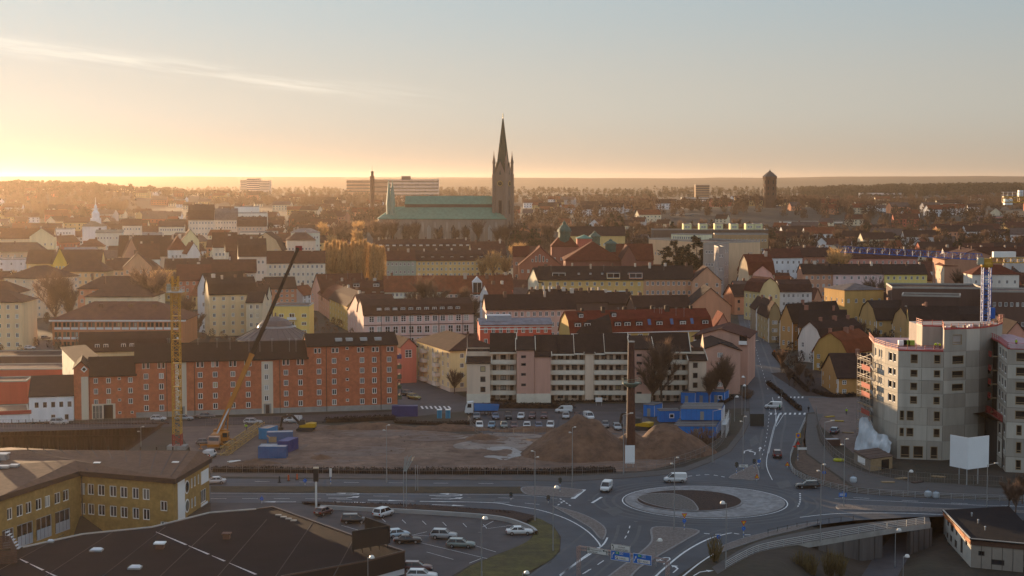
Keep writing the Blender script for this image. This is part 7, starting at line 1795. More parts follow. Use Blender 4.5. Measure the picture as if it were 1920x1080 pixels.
mb=MB();mb.prism([tuple(p+(rc_-p).normalized()*1.0) for p in rg],-.3,zr_[8]-.05);pt('shade_fill', mb, INNER, ub2)
mb=MB();mb.prism([tuple(p+(rc_-p).normalized()*.1) for p in rg],zr_[8]-.02,zr_[8]+.15);pt('terrace_slab', mb, mat('pink_membrane',(0,0,0)), ub2)
guard(ub2,[Vector((r0.x+1,362)),r0,r1_,r2_],zr_[8]+.15,1.2)
mb=MB();a, b = r1_+Vector((.4,-.15)), r2_+Vector((0,-.15)); mb.add([(a.x,a.y,zr_[8]+.2),(b.x,b.y,zr_[8]+.2),(b.x,b.y,zr_[8]+1.15),(a.x,a.y,zr_[8]+1.15)],[(0,1,2,3)]);pt('safety_net', mb, mat('pink_net',(0.5,0.36,0.38),.7), ub2)
for j in range(3,8):
 mb=MB();p = r0; mb.box(p.x-1.6,p.y-.6,zr_[j]-.1,p.x-.05,p.y+1.2,zr_[j]);pt('bracket_deck', mb, PLANK, ub2); guard(ub2,[Vector((p.x-1.6,p.y+1.2)),Vector((p.x-1.6,p.y-.6))],zr_[j],1.0,dense=.9)
ul = thing('low_link', 'low curved concrete link with narrow openings between the two unfinished blocks', 'building', (0,0,0))
lk = [Vector((XD(1785,352),352)),Vector((XD(1815,353),353)),Vector((XD(1843,350),350)),Vector((XD(1862,343),343)),Vector((XD(1879,333),333))]
zl = [-.2, ZD(836,350), ZD(800,350), ZD(770,350)]
for a, b in zip(lk, lk[1:]):
 for j in range(3):
  st = zl[j+1]-zl[j]; panel_row(ul, a, b, zl[j], zl[j+1], [(.08,.24,st*.18,st*.62),(.55,.24,st*.18,st*.62)] if j else [(.1,.3,.4,st*.6)], (j+1)%4, guard=False)
mb=MB();mb.prism([tuple(p+Vector((.5,1.0))) for p in lk]+[(lk[-1].x+1,362),(lk[0].x,362)],-.3,zl[3]-.1);pt('shade_fill', mb, INNER, ul)
guard(ul,[p+Vector((0,.1)) for p in lk],zl[3],1.3,dense=1.0); 
mb=MB();mb.prism([tuple(p+Vector((-.2,-.3))) for p in lk]+[(lk[-1].x+1,360),(lk[0].x,360)],zl[3]-.08,zl[3]+.08);pt('deck', mb, mat('brown_shuttering',(0.16,0.08,0.06),.9,.3,1.5), ul)
sf2 = thing('scaffold', 'tall site scaffold with red netting on the left side of the unfinished block', 'scaffold', (0,0,0))
s_a, s_b = Vector((XD(1612,366),366)), Vector((XD(1636,357),357)); zt_ = ZD(662,362)
SCF = mat('scaffold_tube',(0.30,0.28,0.27),.5,.2,1.0,metal=.5)
for off in (Vector((0,0)), Vector((-.9,-.9))):
 for k in range(5):
  p = s_a.lerp(s_b,k/4)+off;mb=MB();mb.tube((p.x,p.y,-.1),(p.x,p.y,zt_+RND.uniform(-1.5,.8)),.045,n=5);pt('standard', mb, SCF, sf2)
for lv in range(11):
 z = 1.6+lv*2.0
 if z > zt_: break
 mb=MB();a, b, off = s_a, s_b, Vector((-.9,-.9))
 mb.prism([tuple(a),tuple(b),tuple(b+off),tuple(a+off)],z,z+.06);pt('deck_boards', mb, PLANK, sf2)
 mb = MB()
 for h_ in (.5,1.0): mb.beam((a.x+off.x,a.y+off.y,z+h_),(b.x+off.x,b.y+off.y,z+h_),.045); mb.beam((a.x,a.y,z+h_),(a.x+off.x,a.y+off.y,z+h_),.045)
 mb.beam((a.x+off.x,a.y+off.y,z),(b.x+off.x,b.y+off.y,z+2),.04);pt('ledger', mb, SCF, sf2)
 if lv in (3,5,6,8): 
  mb=MB();p = a.lerp(b,.35)+off*1.05; q = b+off*1.05; mb.add([(p.x,p.y,z+.1),(q.x,q.y,z+.1),(q.x,q.y,z+1.2),(p.x,p.y,z+1.3)],[(0,1,2,3)]);pt('red_netting', mb, mat('red_net',(0.36,0.07,0.05),.8,.3,2.0), sf2)
tp = MB(); nu, nv = 26, 14
ta, tb_ = Vector((XD(1618,360),358.5)), Vector((XD(1680,344),343.2)); 
for j in range(nv+1):
 for i in range(nu+1):
  t, s = i/nu, j/nv; p = ta.lerp(tb_, t); top = 8.2*(1-t*.55)+.7*math.sin(t*9)-1.4*max(0,.25-t)*4
  z = top*(1-s); n = mnoise.noise((t*7,s*3,2.2))*.8+.35*math.sin(t*38+s*4)
  tp.v.append((p.x-1.2-s*1.3+n*.5, p.y-.6-s*.7+n*.3, max(.05,z+.25*mnoise.noise((t*9,s*9,0)))))
for j in range(nv):
 for i in range(nu): a = j*(nu+1)+i; tp.f.append((a,a+1,a+nu+2,a+nu+1)); tp.m.append(0)
tag(obj('plastic_sheeting', tp.mesh('sheeting', mat('white_plastic',(0.50,0.54,0.58),.35,.12,1.0), True)), 'draped white plastic sheeting over the foot of the unfinished block', 'sheeting')
shp = [Vector((p.x,p.y)) for p in (wpt(1601,868),wpt(1632,884),wpt(1673,878),wpt(1643,862))]
shd = thing('site_shed', 'small plywood site shed with a dark plank roof and white notice', 'shed', (0,0,0)); zs_ = 2.5
for a, b, m in ((shp[0],shp[1],mat('grey_ply',(0.24,0.19,0.15),.85,.2,1.5)),(shp[1],shp[2],PLANK),(shp[2],shp[3],PLANK),(shp[3],shp[0],PLANK)):
 mb=MB();mb.add([(a.x,a.y,0),(b.x,b.y,0),(b.x,b.y,zs_),(a.x,a.y,zs_)],[(0,1,2,3)]);pt('wall', mb, m, shd)
for k in range(7):
 t0, t1 = k/7, (k+.93)/7; a, b, c, e = shp[1].lerp(shp[0],t0), shp[1].lerp(shp[0],t1), shp[2].lerp(shp[3],t1), shp[2].lerp(shp[3],t0)
 ex = (b-a).normalized()*.2; sd = (shp[1]-shp[2]).normalized()*.35; a, b, c, e = a+sd, b+sd, c-sd, e-sd
 mb=MB();mb.prism([tuple(a),tuple(b),tuple(c),tuple(e)],zs_+.05+.04*(k%2),zs_+.16+.04*(k%2));pt('roof_plank', mb, mat('dark_plank',(0.085,0.055,0.045),.9,.3,2.0), shd)
a = shp[0].lerp(shp[1],.25); b = shp[0].lerp(shp[1],.7); n_ = Vector((b.y-a.y,-(b.x-a.x))).normalized()*.06;mb=MB();mb.add([(a.x+n_.x,a.y+n_.y,.7),(b.x+n_.x,b.y+n_.y,.7),(b.x+n_.x,b.y+n_.y,2.1),(a.x+n_.x,a.y+n_.y,2.1)],[(0,1,2,3)]);pt('notice', mb, WHITE, shd)
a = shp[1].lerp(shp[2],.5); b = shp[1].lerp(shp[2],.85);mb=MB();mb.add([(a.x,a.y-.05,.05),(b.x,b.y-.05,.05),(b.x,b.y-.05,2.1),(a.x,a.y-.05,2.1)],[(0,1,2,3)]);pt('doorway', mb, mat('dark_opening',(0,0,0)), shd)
bb = thing('billboard', 'blank white V shaped billboard on posts by the cycle path', 'billboard', (0,0,0))
p0, p1, p2_ = Vector((XD(1781,318,5),318)), Vector((XD(1815,314,5),314)), Vector((XD(1854,317,5),317)); z0b, z1b = ZD(877,316), ZD(818,316)
for a, b in ((p0,p1-Vector((.06,0))),(p1+Vector((.06,0)),p2_)):
 d = (b-a).normalized(); n_ = Vector((-d.y,d.x))*.15;mb=MB();mb.prism([tuple(a),tuple(b),tuple(b+n_),tuple(a+n_)],z0b,z1b);pt('board', mb, mat('billboard_white',(0.78,0.79,0.80),.5,.04), bb)
for f, (a,b) in ((.55,(p0,p1)),(.97,(p0,p1)),(.5,(p1,p2_))):
 p = a.lerp(b,f)+Vector((0,.25));mb=MB();mb.tube((p.x,p.y,-.2),(p.x,p.y,z1b-.3),.11,n=6);pt('post', mb, STEEL, bb)

# ---- lattice helpers and cranes
YELLOWP = mat('crane_yellow',(0.50,0.27,0.03),.5,.15,1.0); BLUEP = mat('crane_blue',(0.008,0.11,0.42),.45,.15,1.0); ORANGEP = mat('crane_orange',(0.42,0.15,0.015),.45,.12,.6)
def lattice(p, q, w, n, r, m=None, tri=False, up=(0,0,1)):
 """square lattice boom from p to q, as one braced section"""
 p, q = Vector(p), Vector(q); d = (q-p).normalized(); u = Vector(up)
 if abs(d.dot(u)) > .95: u = Vector((0,1,0))
 a = d.cross(u).normalized(); b = a.cross(d).normalized(); mb = MB()
 cs = [a*w/2+b*w/2, -a*w/2+b*w/2, -a*w/2-b*w/2, a*w/2-b*w/2] if not tri else [b*w*.55, -a*w/2-b*w*.4, a*w/2-b*w*.4]
 for c in cs: mb.beam(p+c, q+c, r*1.5)
 k = len(cs); L = (q-p).length
 for i in range(n):
  s, e = p+d*L*i/n, p+d*L*(i+1)/n
  for j in range(k):
   c1q, c2q = cs[j], cs[(j+1)%k]
   mb.beam(s+c1q, s+c2q, r*.8); mb.beam(s+(c1q if i%2 else c2q), e+(c2q if i%2 else c1q), r*.8)
 return mb
tcx = G(333, 842); tc = thing('tower_crane', 'yellow lattice tower crane mast rising from the sheet piled pit', 'tower crane', (tcx.x, tcx.y, 0))
ztop = ZD(548, tcx.y)
sec = 6; hsec = (ztop-3.5)/sec
for k in range(sec):
 mb = lattice((0,0,3.5+k*hsec+.04),(0,0,3.5+(k+1)*hsec-.04),1.75,4,.11); mb.box(-1.0,-1.0,3.5+k*hsec-.06,1.0,1.0,3.5+k*hsec+.06) if k else None
 pt('mast_section', mb, YELLOWP, tc)
mb = lattice((0,0,.9),(0,0,3.46),1.8,2,.16);pt('base_section', mb, mat('crane_red',(0.30,0.03,0.025),.5), tc)
for x in (-2.1,.1):
 mb=MB();mb.box(x,-1.6,.02,x+2.0,1.6,.9);pt('ballast_block', mb, CONC, tc)
mb=MB();mb.box(-1.7,-1.7,ztop,1.7,1.7,ztop+.25);pt('climbing_platform', mb, STEEL, tc)
mb = MB()
for z in (.6,1.15):
 for a,b in (((-1.7,-1.7),(1.7,-1.7)),((1.7,-1.7),(1.7,1.7)),((1.7,1.7),(-1.7,1.7)),((-1.7,1.7),(-1.7,-1.7))): mb.beam((*a,ztop+z),(*b,ztop+z),.07)
for x in (-1.7,1.7):
 for y in (-1.7,1.7): mb.beam((x,y,ztop),(x,y,ztop+1.3),.07)
pt('railing', mb, STEEL, tc)
mb = lattice((0,0,ztop+.3),(0,0,ztop+3.6),1.3,2,.12);pt('slewing_head', mb, YELLOWP, tc)
mb=MB();mb.box(-1.7,-1.2,ztop+.4,-.9,-.1,ztop+1.9);pt('cabin', mb, mat('crane_cab',(0.33,0.34,0.27),.5), tc)
BD = 430.0; bcr = thing('tower_crane', 'blue tower crane with a blue lattice jib and yellow counter jib', 'tower crane', (XD(1849,BD,30), BD, 0))
zb_ = ZD(501, BD)
for k in range(5):
 mb = lattice((0,0,k*zb_/5+.04),(0,0,(k+1)*zb_/5-.04),2.0,5,.15);pt('mast_section', mb, BLUEP, bcr)
mb=MB();mb.box(1.15,-.5,ZD(597,BD),2.4,.9,ZD(577,BD));pt('lift_cage', mb, BLUEP, bcr)
mb=MB();mb.lathe([(1.5,zb_),(1.7,zb_+.5),(1.7,zb_+1.0),(1.2,zb_+1.4)],12); mb.box(-1.2,-1,zb_+1.2,1.2,1,zb_+2.4);pt('slewing_ring', mb, YELLOWP, bcr)
mb=MB();mb.box(-2.9,-1.9,zb_+.8,-1.3,-.6,zb_+2.6);pt('cabin', mb, mat('crane_cab',(0,0,0)), bcr)
jt = Vector((XD(1579,470,40),470,ZD(468,470)))-Vector((bcr.location.x,BD,0)); jb = Vector((-1.2,.6,zb_+2.6))
mb = lattice(jb, jt, 1.7, 18, .085, tri=True);pt('jib', mb, BLUEP, bcr)
for k in range(18):
 p = jb.lerp(jt,(k+.5)/18);mb=MB();mb.beam(p+Vector((0,0,-.7)),p+Vector((0,0,1.0)),.13);pt('sunlit_upright', mb, mat('pale_and_sunlit_steel',(0.5,0.47,0.45),.5), bcr)  # uprights paler than the blue jib, sunlight put into their colour
mb = lattice((1,0,zb_+1.9),(15,-2,zb_+1.9),1.3,8,.15);pt('counter_jib', mb, YELLOWP, bcr)
mb=MB();mb.box(1.5,-1.0,zb_+2.7,7.5,.4,zb_+4.2);pt('winch_house', mb, WHITE, bcr)
p = Vector((XD(1975,330,45),330,0)); ecr = thing('tower_crane', 'end of a yellow crane counter jib with white ballast entering at the right edge', 'tower crane', tuple(p))
zc0 = ZD(374,330); mb = lattice((-10.6,0,zc0),(9,0,zc0),1.1,12,.13);pt('counter_jib', mb, YELLOWP, ecr)
mb = lattice((0,0,0),(0,0,zc0),1.8,20,.15);pt('mast_section', mb, YELLOWP, ecr)
for k in range(2):
 mb=MB();mb.box(-10.4+k*.85,-.6,zc0-1.1,-9.65+k*.85,.6,zc0+.1);pt('ballast_block', mb, WHITE, ecr)
mb = MB()
for z in (.9,1.5): mb.beam((-10.8,-.7,zc0+z),(-5,-.7,zc0+z),.07); mb.beam((-10.8,.7,zc0+z),(-5,.7,zc0+z),.07)
for k in range(7): mb.beam((-10.8+k*.95,-.7,zc0+.6),(-10.8+k*.95,-.7,zc0+1.6),.07)
pt('walkway_railing', mb, mat('pale_and_sunlit_steel',(0,0,0)), ecr)
mb=MB();mb.box(-7.5,-.5,zc0+.6,-6.6,.5,zc0+1.9);pt('winch_box', mb, WHITE, ecr)
# ---- wheels, cars, lorries
def wheel_mesh(r, w):
 k = ('wheel', r, w)
 if k in CHC: return CHC[k]
 mb=MB();mb.tube((0,-w/2,0),(0,w/2,0),r,n=14,m=0); mb.tube((0,-w/2-.01,0),(0,-w/2-.001,0),r*.6,n=12,m=1); mb.tube((0,w/2+.001,0),(0,w/2+.01,0),r*.6,n=12,m=1)
 CHC[k] = mb.mesh('wheel', [RUBBER, mat('wheel_rim',(0.25,0.25,0.26),.4,.1,metal=.6)]); return CHC[k]
PAINT = objcol_mat('car_paint', 0.28, 0.0, 0.0, 0.5)
CGLASS = mat('car_glass', (0.02,0.023,0.028), 0.06, 0.05, spec=.6)
CHEAD = mat('headlamp', (0.6,0.6,0.58), 0.15, 0.05); CTAIL = mat('tail_lamp', (0.30,0.015,0.01), 0.2, 0.05); CPLATE = mat('number_plate', (0.6,0.6,0.57), 0.5, 0.03)
CTRIM = mat('bumper_trim', (0.03,0.03,0.032), 0.6, 0.1)
CARS = {}
def loft(mb, secs, m=0):
 n = len(secs[0]); k = len(mb.v)
 for s in secs: mb.v += [tuple(p) for p in s]
 for i in range(len(secs)-1):
  for j in range(n): mb.f.append((k+i*n+j, k+i*n+(j+1)%n, k+(i+1)*n+(j+1)%n, k+(i+1)*n+j)); mb.m.append(m)
 mb.f.append(tuple(range(k+n-1,k-1,-1))); mb.m.append(m); mb.f.append(tuple(k+(len(secs)-1)*n+j for j in range(n))); mb.m.append(m)
def car_proto(key, L, W, H, belt, hood, ws, wb, rf, rb, rear_belt=None, glass_rear=True, wr=.32, wbase=.58):
 """x forward; hood = bonnet height at the nose, ws/wb = windscreen foot and head, rf.. = roof rear and rear glass foot (as x)"""
 w = W/2;mb=MB();rb_ = rear_belt or belt
 st = [(-L/2,.55,rb_-.12,.86),(-L/2+.12,.36,rb_,.94),(-L*.3,.26,rb_,1),(0,.24,belt,1),(ws,.24,belt,1),(L*.36,.26,(belt+hood)/2+.04,.98),(L/2-.18,.34,hood,.92),(L/2,.5,hood-.16,.80)]
 secs = []
 for x, zb, zt, ww in st:
  a = w*ww; zm = zb+(zt-zb)*.55
  secs.append([(x,-a*.93,zb),(x,-a,zm),(x,-a*.97,zt-.06),(x,-a*.90,zt),(x,a*.90,zt),(x,a*.97,zt-.06),(x,a,zm),(x,a*.93,zb)])
 loft(mb, secs, 0)
 body = mb.mesh('body', PAINT, True)
 for p_ in body.polygons: p_.use_smooth = len(p_.vertices) == 4
 cb = MB()   # glasshouse
 g = [(rb,rb_-.03,.90,rb_-.02),(rf,H-.02,.74,H),(wb,H-.02,.74,H),(ws,belt-.03,.90,belt-.02)]
 z0g = min(belt,rb_)-.05
 lo_ = [(rb,-w*.91,z0g),(ws,-w*.91,z0g),(ws,w*.91,z0g),(rb,w*.91,z0g)]; hi_ = [(rf,-w*.74,H-.07),(wb,-w*.74,H-.07),(wb,w*.74,H-.07),(rf,w*.74,H-.07)]
 cb.add(lo_+hi_, [(0,1,5,4),(1,2,6,5),(2,3,7,6),(3,0,4,7),(4,5,6,7)], 0)
 glass = cb.mesh('windows', CGLASS)
 rb2 = MB(); rr = [(rf-.04,-w*.76),(wb+.04,-w*.76),(wb+.04,w*.76),(rf-.04,w*.76)]
 rb2.add([(x,y,H-.075) for x,y in rr]+[(x*.98+(rf+wb)*.01,y*.93,H) for x,y in rr],[(0,1,5,4),(1,2,6,5),(2,3,7,6),(3,0,4,7),(4,5,6,7),(0,3,2,1)])
 for y in (-1,1):
  for t in ((0,) if L < 3.9 else (0,)): 
   xm = (ws+rb)/2*.4+(wb+rf)/2*.6; rb2.beam((xm,y*w*.925,belt-.05),(xm-.03,y*w*.755,H-.05),.09,.05)
  rb2.beam((ws+.02,y*w*.92,belt-.03),(wb+.02,y*w*.755,H-.04),.08,.07); rb2.beam((rb-.02,y*w*.92,rb_-.03),(rf-.02,y*w*.755,H-.04),.14,.09)
 roof = rb2.mesh('roof', PAINT)
 CARS[key] = (body, glass, roof, L, W, hood, rb_, wr, wbase)
def car(key, x, y, rz, col, label, group=None, z=0.03, lights=False):
 body, glass, roof, L, W, hood, rbt, wr, wbase = CARS[key]
 r = tag(obj('parked_car' if not lights else 'car', None, None, (x,y,z), rz), label, 'van' if 'van' in label else 'car', group)
 b = obj('body', body, r, color=col); obj('roof', roof, r, color=col); obj('windows', glass, r)
 wm_ = wheel_mesh(wr, .22)
 for sx in (1,-1):
  for sy in (1,-1): obj('wheel', wm_, r, (sx*L*wbase/2+.08*sx*0-.02, sy*(W/2-.10), wr))
 k = ('lamps', key)
 if k not in CHC:
  a = MB(); a.box(-.09,-.16,-.08,.05,.16,.08); c = MB(); c.box(-.04,-.13,-.14,.06,.13,.14); e = MB(); e.box(-.03,-.26,-.06,.03,.26,.06); t = MB(); t.box(-.06,-W*.42,-.10,.06,W*.42,.10)
  CHC[k] = (a.mesh('headlight', CHEAD), c.mesh('tail_light', CTAIL), e.mesh('number_plate', CPLATE), t.mesh('bumper', CTRIM))
 hl, tl, npl, bm = CHC[k]
 for sy in (1,-1):
  obj('headlight', hl, r, (L/2-.08, sy*W*.33, hood-.2)); obj('tail_light', tl, r, (-L/2+.03, sy*W*.38, rbt-.22))
 obj('number_plate', npl, r, (L/2+.02,0,.45)); obj('number_plate', npl, r, (-L/2-.02,0,.7)); obj('bumper', bm, r, (L/2-.02,0,.36)); obj('bumper', bm, r, (-L/2+.02,0,.42))
 for sy in (1,-1):
  pass
 return r
car_proto('hatch',4.0,1.72,1.48,.92,.82,.95,.25,-1.35,-1.85)
car_proto('wagon',4.7,1.80,1.50,.93,.80,1.0,.25,-1.75,-2.2)
car_proto('sedan',4.6,1.78,1.43,.93,.80,.95,.25,-.95,-1.6)
car_proto('suv',4.5,1.84,1.70,1.05,.95,1.0,.35,-1.7,-2.1,wr=.36)
car_proto('mpv',4.6,1.84,1.72,1.02,.9,1.45,.55,-1.9,-2.2)
car_proto('van',4.5,1.82,1.86,1.08,.92,1.55,.7,-2.15,-2.22,wr=.33)
WHT_C, BLK, SLV, GRYC, BLU, DBL, RED_C, DRD, GRN = (0.62,0.62,0.62),(0.013,0.013,0.014),(0.33,0.34,0.35),(0.11,0.11,0.115),(0.12,0.24,0.34),(0.05,0.09,0.16),(0.25,0.02,0.02),(0.07,0.012,0.014),(0.16,0.20,0.19)
def carp(key, u, v, ang, col, label, group=None, z=0.03):
 p = G(u, v, z); return car(key, p.x, p.y, R(ang), col, label, group, z)
def van_box(o, col):
 """closed cargo body over the rear windows of a panel van"""
 mb=MB();mb.box(-2.2,-.86,1.0,.15,.86,1.80); mb.box(-2.1,-.70,1.80,.25,.70,1.885);pt('cargo_body', mb, PAINT, o, color=col)
 return o
PK = 'cars parked in the near car park'
carp('hatch',607,965,60,DRD,'dark hatchback with a pale roof parked nearest the retaining wall',PK)
carp('mpv',664,981,3,BLK,'black people carrier parked across the near car park',PK)
carp('mpv',719,968,60,WHT_C,'white people carrier with a dark rear window backed to the wall',PK)
carp('hatch',746,1007,25,(0.40,0.48,0.54),'pale blue hatchback partly hidden by the black car',PK)
carp('sedan',764,1018,6,BLK,'black saloon with a glossy roof beside the pale blue hatchback',PK)
carp('suv',832,1010,-8,SLV,'silver grey off roader in the middle of the near car park',PK)
carp('wagon',864,1026,-6,GRN,'grey green estate car right of the silver off roader',PK)
carp('sedan',974,1002,4,WHT_C,'white saloon parked by the grass bank',PK)
carp('wagon',782,1070,-4,DRD,'dark estate car half hidden at the shop corner',PK)
carp('wagon',791,1085,-4,WHT_C,'white estate car at the shop corner',PK)
CP = 'cars parked in the car park behind the dirt mound'
rowA = [(899,802,'wagon',WHT_C,'white estate car, first of the front row'),(922,802,'hatch',BLU,'pale blue hatchback, second of the front row'),(945,802,'hatch',GRN,'grey green hatchback, third of the front row'),(964,803,'hatch',DRD,'dark small car, fourth of the front row'),(988,803,'wagon',WHT_C,'white estate car, fifth of the front row'),(1010,803,'hatch',DBL,'blue grey hatchback, sixth of the front row'),(1032,803,'suv',WHT_C,'white off roader, last of the front row'),(1135,801,'wagon',GRYC,'grey estate car behind the mound'),(1157,805,'wagon',SLV,'silver grey estate car by the chimney')]
rowB = [(894,785,'wagon',GRYC,'grey estate car nearest the tipper lorry'),(929,785,'sedan',DBL,'dark blue saloon with a white door, rear row'),(953,785,'suv',BLK,'black off roader, rear row'),(977,785,'hatch',WHT_C,'white hatchback in the middle, rear row'),(998,784,'hatch',DRD,'dark red hatchback with a glint, rear row'),(1020,784,'hatch',DRD,'dark maroon hatchback, rear row'),(1061,784,'wagon',SLV,'silver estate car, rear row'),(1084,784,'hatch',DRD,'dark wine red hatchback beside the tall van')]
for u,v,k,c,l in rowA+rowB: carp(k,u,v,-90+RND.uniform(-5,5),c,l+' in the far car park',CP)
van_box(carp('van',1104,786,-75,WHT_C,'white panel van with a green stripe in the far car park'),WHT_C)
van_box(carp('van',1057,774,182,WHT_C,'white panel van behind the dark hedge'),WHT_C)
SR = 'cars at the kerb before the red brick block'
carp('suv',111,796,4,(0.45,0.45,0.45),'pale off roader with a glowing lamp before the white building',SR); carp('hatch',297,789,2,WHT_C,'white hatchback at the kerb by the tower crane',SR); carp('wagon',345,788,2,SLV,'silver estate car behind the tower crane mast',SR); carp('sedan',386,784,2,GRYC,'dark grey saloon at the kerb by the crane boom',SR)
carp('wagon',474,795,2,(0.5,0.5,0.52),'pale estate car behind the site fence'); carp('suv',765,742,-48,BLK,'black off roader at the kerb of the side street'); carp('wagon',776,748,-48,(0.20,0.19,0.03),'olive yellow car just below it in the side street')
van_box(carp('van',549,793,180,WHT_C,'white van behind the yellow excavator'),WHT_C)
van_box(carp('van',1137,920,-104,WHT_C,'white panel van driving round to the left of the roundabout'),WHT_C)
van_box(carp('van',1266,904,180,WHT_C,'white panel van with a long roof above the roundabout'),WHT_C)
carp('wagon',1514,915,185,BLK,'black estate car leaving the roundabout on the right'); carp('suv',1457,857,84,(0.10,0.02,0.02),'dark red car driving away up the main street'); van_box(carp('van',1450,766,168,WHT_C,'white van turning at the upper crossing'),WHT_C)
carp('sedan',402,907,190,(0.5,0.5,0.5),'white car emerging from behind the yellow brick works'); van_box(carp('van',394,858,80,WHT_C,'white van seen from behind in front of the mobile crane'),WHT_C)
carp('hatch',384,834,10,GRYC,'grey car beside the mobile crane'); carp('hatch',56,655,5,WHT_C,'white car in the yard at the left'); carp('hatch',86,636,20,GRYC,'grey car among trees at the left'); carp('wagon',1565,812,70,DBL,'dark van like car in the site yard by the scaffold')
def lorry(u, v, rz, label, cabc, bodyc, tipper=True):
 p = G(u,v); r = thing('lorry', label, 'lorry', (p.x,p.y,.03), R(rz))
 mb=MB();mb.box(-4.4,-1.0,.75,3.0,1.0,1.05);pt('chassis', mb, CTRIM, r)
 mb=MB();loft(mb, [[(1.7,-1.2,.6),(1.7,-1.2,3.4),(1.7,1.2,3.4),(1.7,1.2,.6)],[(3.4,-1.2,.55),(3.3,-1.2,3.25),(3.3,1.2,3.25),(3.4,1.2,.55)],[(3.9,-1.15,.5),(3.75,-1.1,2.0),(3.75,1.1,2.0),(3.9,1.15,.5)]]);pt('cab', mb, mat(cabc[0],cabc[1],.35,.05), r)
 mb=MB();mb.add([(3.8,-1.05,1.95),(3.8,1.05,1.95),(3.36,1.05,3.1),(3.36,-1.05,3.1)],[(0,1,2,3)]); 
 for y in (-1.22,1.22): mb.add([(2.2,y,1.9),(3.3,y,1.9),(3.1,y,2.9),(2.2,y,2.9)],[(0,1,2,3)])
 pt('windows', mb, CGLASS, r)
 mb=MB();mb.add([(-4.7,-1.2,1.1),(1.4,-1.2,1.1),(1.4,1.2,1.1),(-4.7,1.2,1.1),(-5.0,-1.25,2.5),(1.5,-1.25,2.7),(1.5,1.25,2.7),(-5.0,1.25,2.5)],[(0,3,2,1),(0,1,5,4),(1,2,6,5),(2,3,7,6),(3,0,4,7)]); mb.box(-4.9,-1.15,2.2,1.4,1.15,2.25,1)
 for k in range(7):
  for y in (-1.29,1.29): mb.box(-4.5+k*.95,y-.05,1.1,-4.4+k*.95,y+.05,2.6)
 pt('tipper_body', mb, [mat(*bodyc,.5,.1), DIRT], r)
 for x in (2.9,-1.7,-3.1):
  for y in (1.0,-1.0): obj('wheel', wheel_mesh(.52,.32), r, (x,y,.5))
 for y in (.8,-.8): mb=MB();mb.box(3.85,y-.2,.75,3.95,y+.2,.95);pt('headlight', mb, CHEAD, r)
 return r
lorry(900,777,180,'white cabbed tipper lorry with a blue tipping body at the street',('lorry_white',WHT_C),('tipper_blue',(0.005,0.17,0.46)))
# ---- mobile crane
mp = G(408,838); mc = thing('mobile_crane', 'orange mobile crane with its long boom raised across the red brick block', 'mobile crane', (mp.x,mp.y,0.05))
mb=MB();mb.box(-1.35,-5,.7,1.35,5.2,1.5); mb.box(-1.3,-5.6,.9,1.3,-5,1.4);pt('chassis', mb, ORANGEP, mc)
mb=MB();loft(mb, [[(-1.3,-5.3,.6),(-1.3,-5.1,2.0),(1.3,-5.1,2.0),(1.3,-5.3,.6)],[(-1.3,-4.6,.6),(-1.25,-4.5,3.0),(1.25,-4.5,3.0),(1.3,-4.6,.6)],[(-1.3,-3.2,.7),(-1.25,-3.2,3.05),(1.25,-3.2,3.05),(1.3,-3.2,.7)]]);pt('driver_cab', mb, mat('cab_pale',(0.42,0.24,0.16),.4), mc)
mb=MB();mb.add([(-1.15,-5.12,1.95),(1.15,-5.12,1.95),(1.15,-4.6,2.9),(-1.15,-4.6,2.9)],[(0,1,2,3)]);pt('windscreen', mb, CGLASS, mc)
mb=MB();mb.box(-1.3,-1.5,1.55,1.3,4.4,3.0); mb.box(-1.45,3.0,1.7,1.45,4.9,3.4);pt('superstructure', mb, ORANGEP, mc)
mb=MB();mb.box(1.35,-1.6,1.6,2.6,.8,3.5);pt('operator_cab', mb, ORANGEP, mc)
mb=MB();mb.box(1.45,-1.66,2.4,2.5,-1.58,3.4); mb.box(2.58,-1.3,2.4,2.64,.5,3.4);pt('cab_window', mb, CGLASS, mc)
for y in (-4,-2.3,0,1.7,3.4):
 for x in (1.2,-1.2): o = obj('wheel', wheel_mesh(.62,.4), mc, (x,y,.62), math.pi/2)
for y in (-2.9,4.9):
 for s in (1,-1): mb=MB();mb.beam((s*1.2,y,1.0),(s*3.4,y,.9),.3); mb.beam((s*3.3,y,.9),(s*3.3,y,.05),.16); mb.box(s*3.3-.4,y-.4,0,s*3.3+.4,y+.4,.08);pt('outrigger', mb, ORANGEP, mc)
b0 = Vector((-.35,3.2,3.0)); tip = Vector((XD(559,372,45),372,ZD(465,372)))-Vector((mp.x,mp.y,.05))
d = tip-b0; cuts = [0,.42,.56,.74,1.0]; ws_ = [1.05,.92,.8,.66]
for k in range(4):
 mb=MB();mb.beam(b0+d*(cuts[k]-.01*(k>0)), b0+d*cuts[k+1], ws_[k], ws_[k]*1.1, up=(0,-1,0)); mb.beam(b0+d*(cuts[k+1]-.012), b0+d*cuts[k+1], ws_[k]+.12, ws_[k]*1.1+.12, up=(0,-1,0))
 pt('boom_section', mb, ORANGEP if k == 0 else mat('boom_black',(0.028,0.018,0.014),.85,.1,spec=.1), mc)
mb=MB();mb.tube(b0+Vector((0,-3.2,-.6)), b0+d*.16+Vector((0,0,-.4)), .2, n=8);pt('lift_ram', mb, STEEL, mc)
mb=MB();mb.box(tip.x-.6,tip.y-.4,tip.z-.6,tip.x+.9,tip.y+.4,tip.z+.5);pt('boom_head', mb, mat('crane_red',(0,0,0)), mc)
mb=MB();mb.beam(b0+Vector((2.0,.5,.5)),b0+Vector((2.3,.5,6)),.25); mb.beam(b0+Vector((2.3,.5,6)),b0+Vector((1,.5,.4)),.14);pt('jib_strut', mb, ORANGEP, mc)
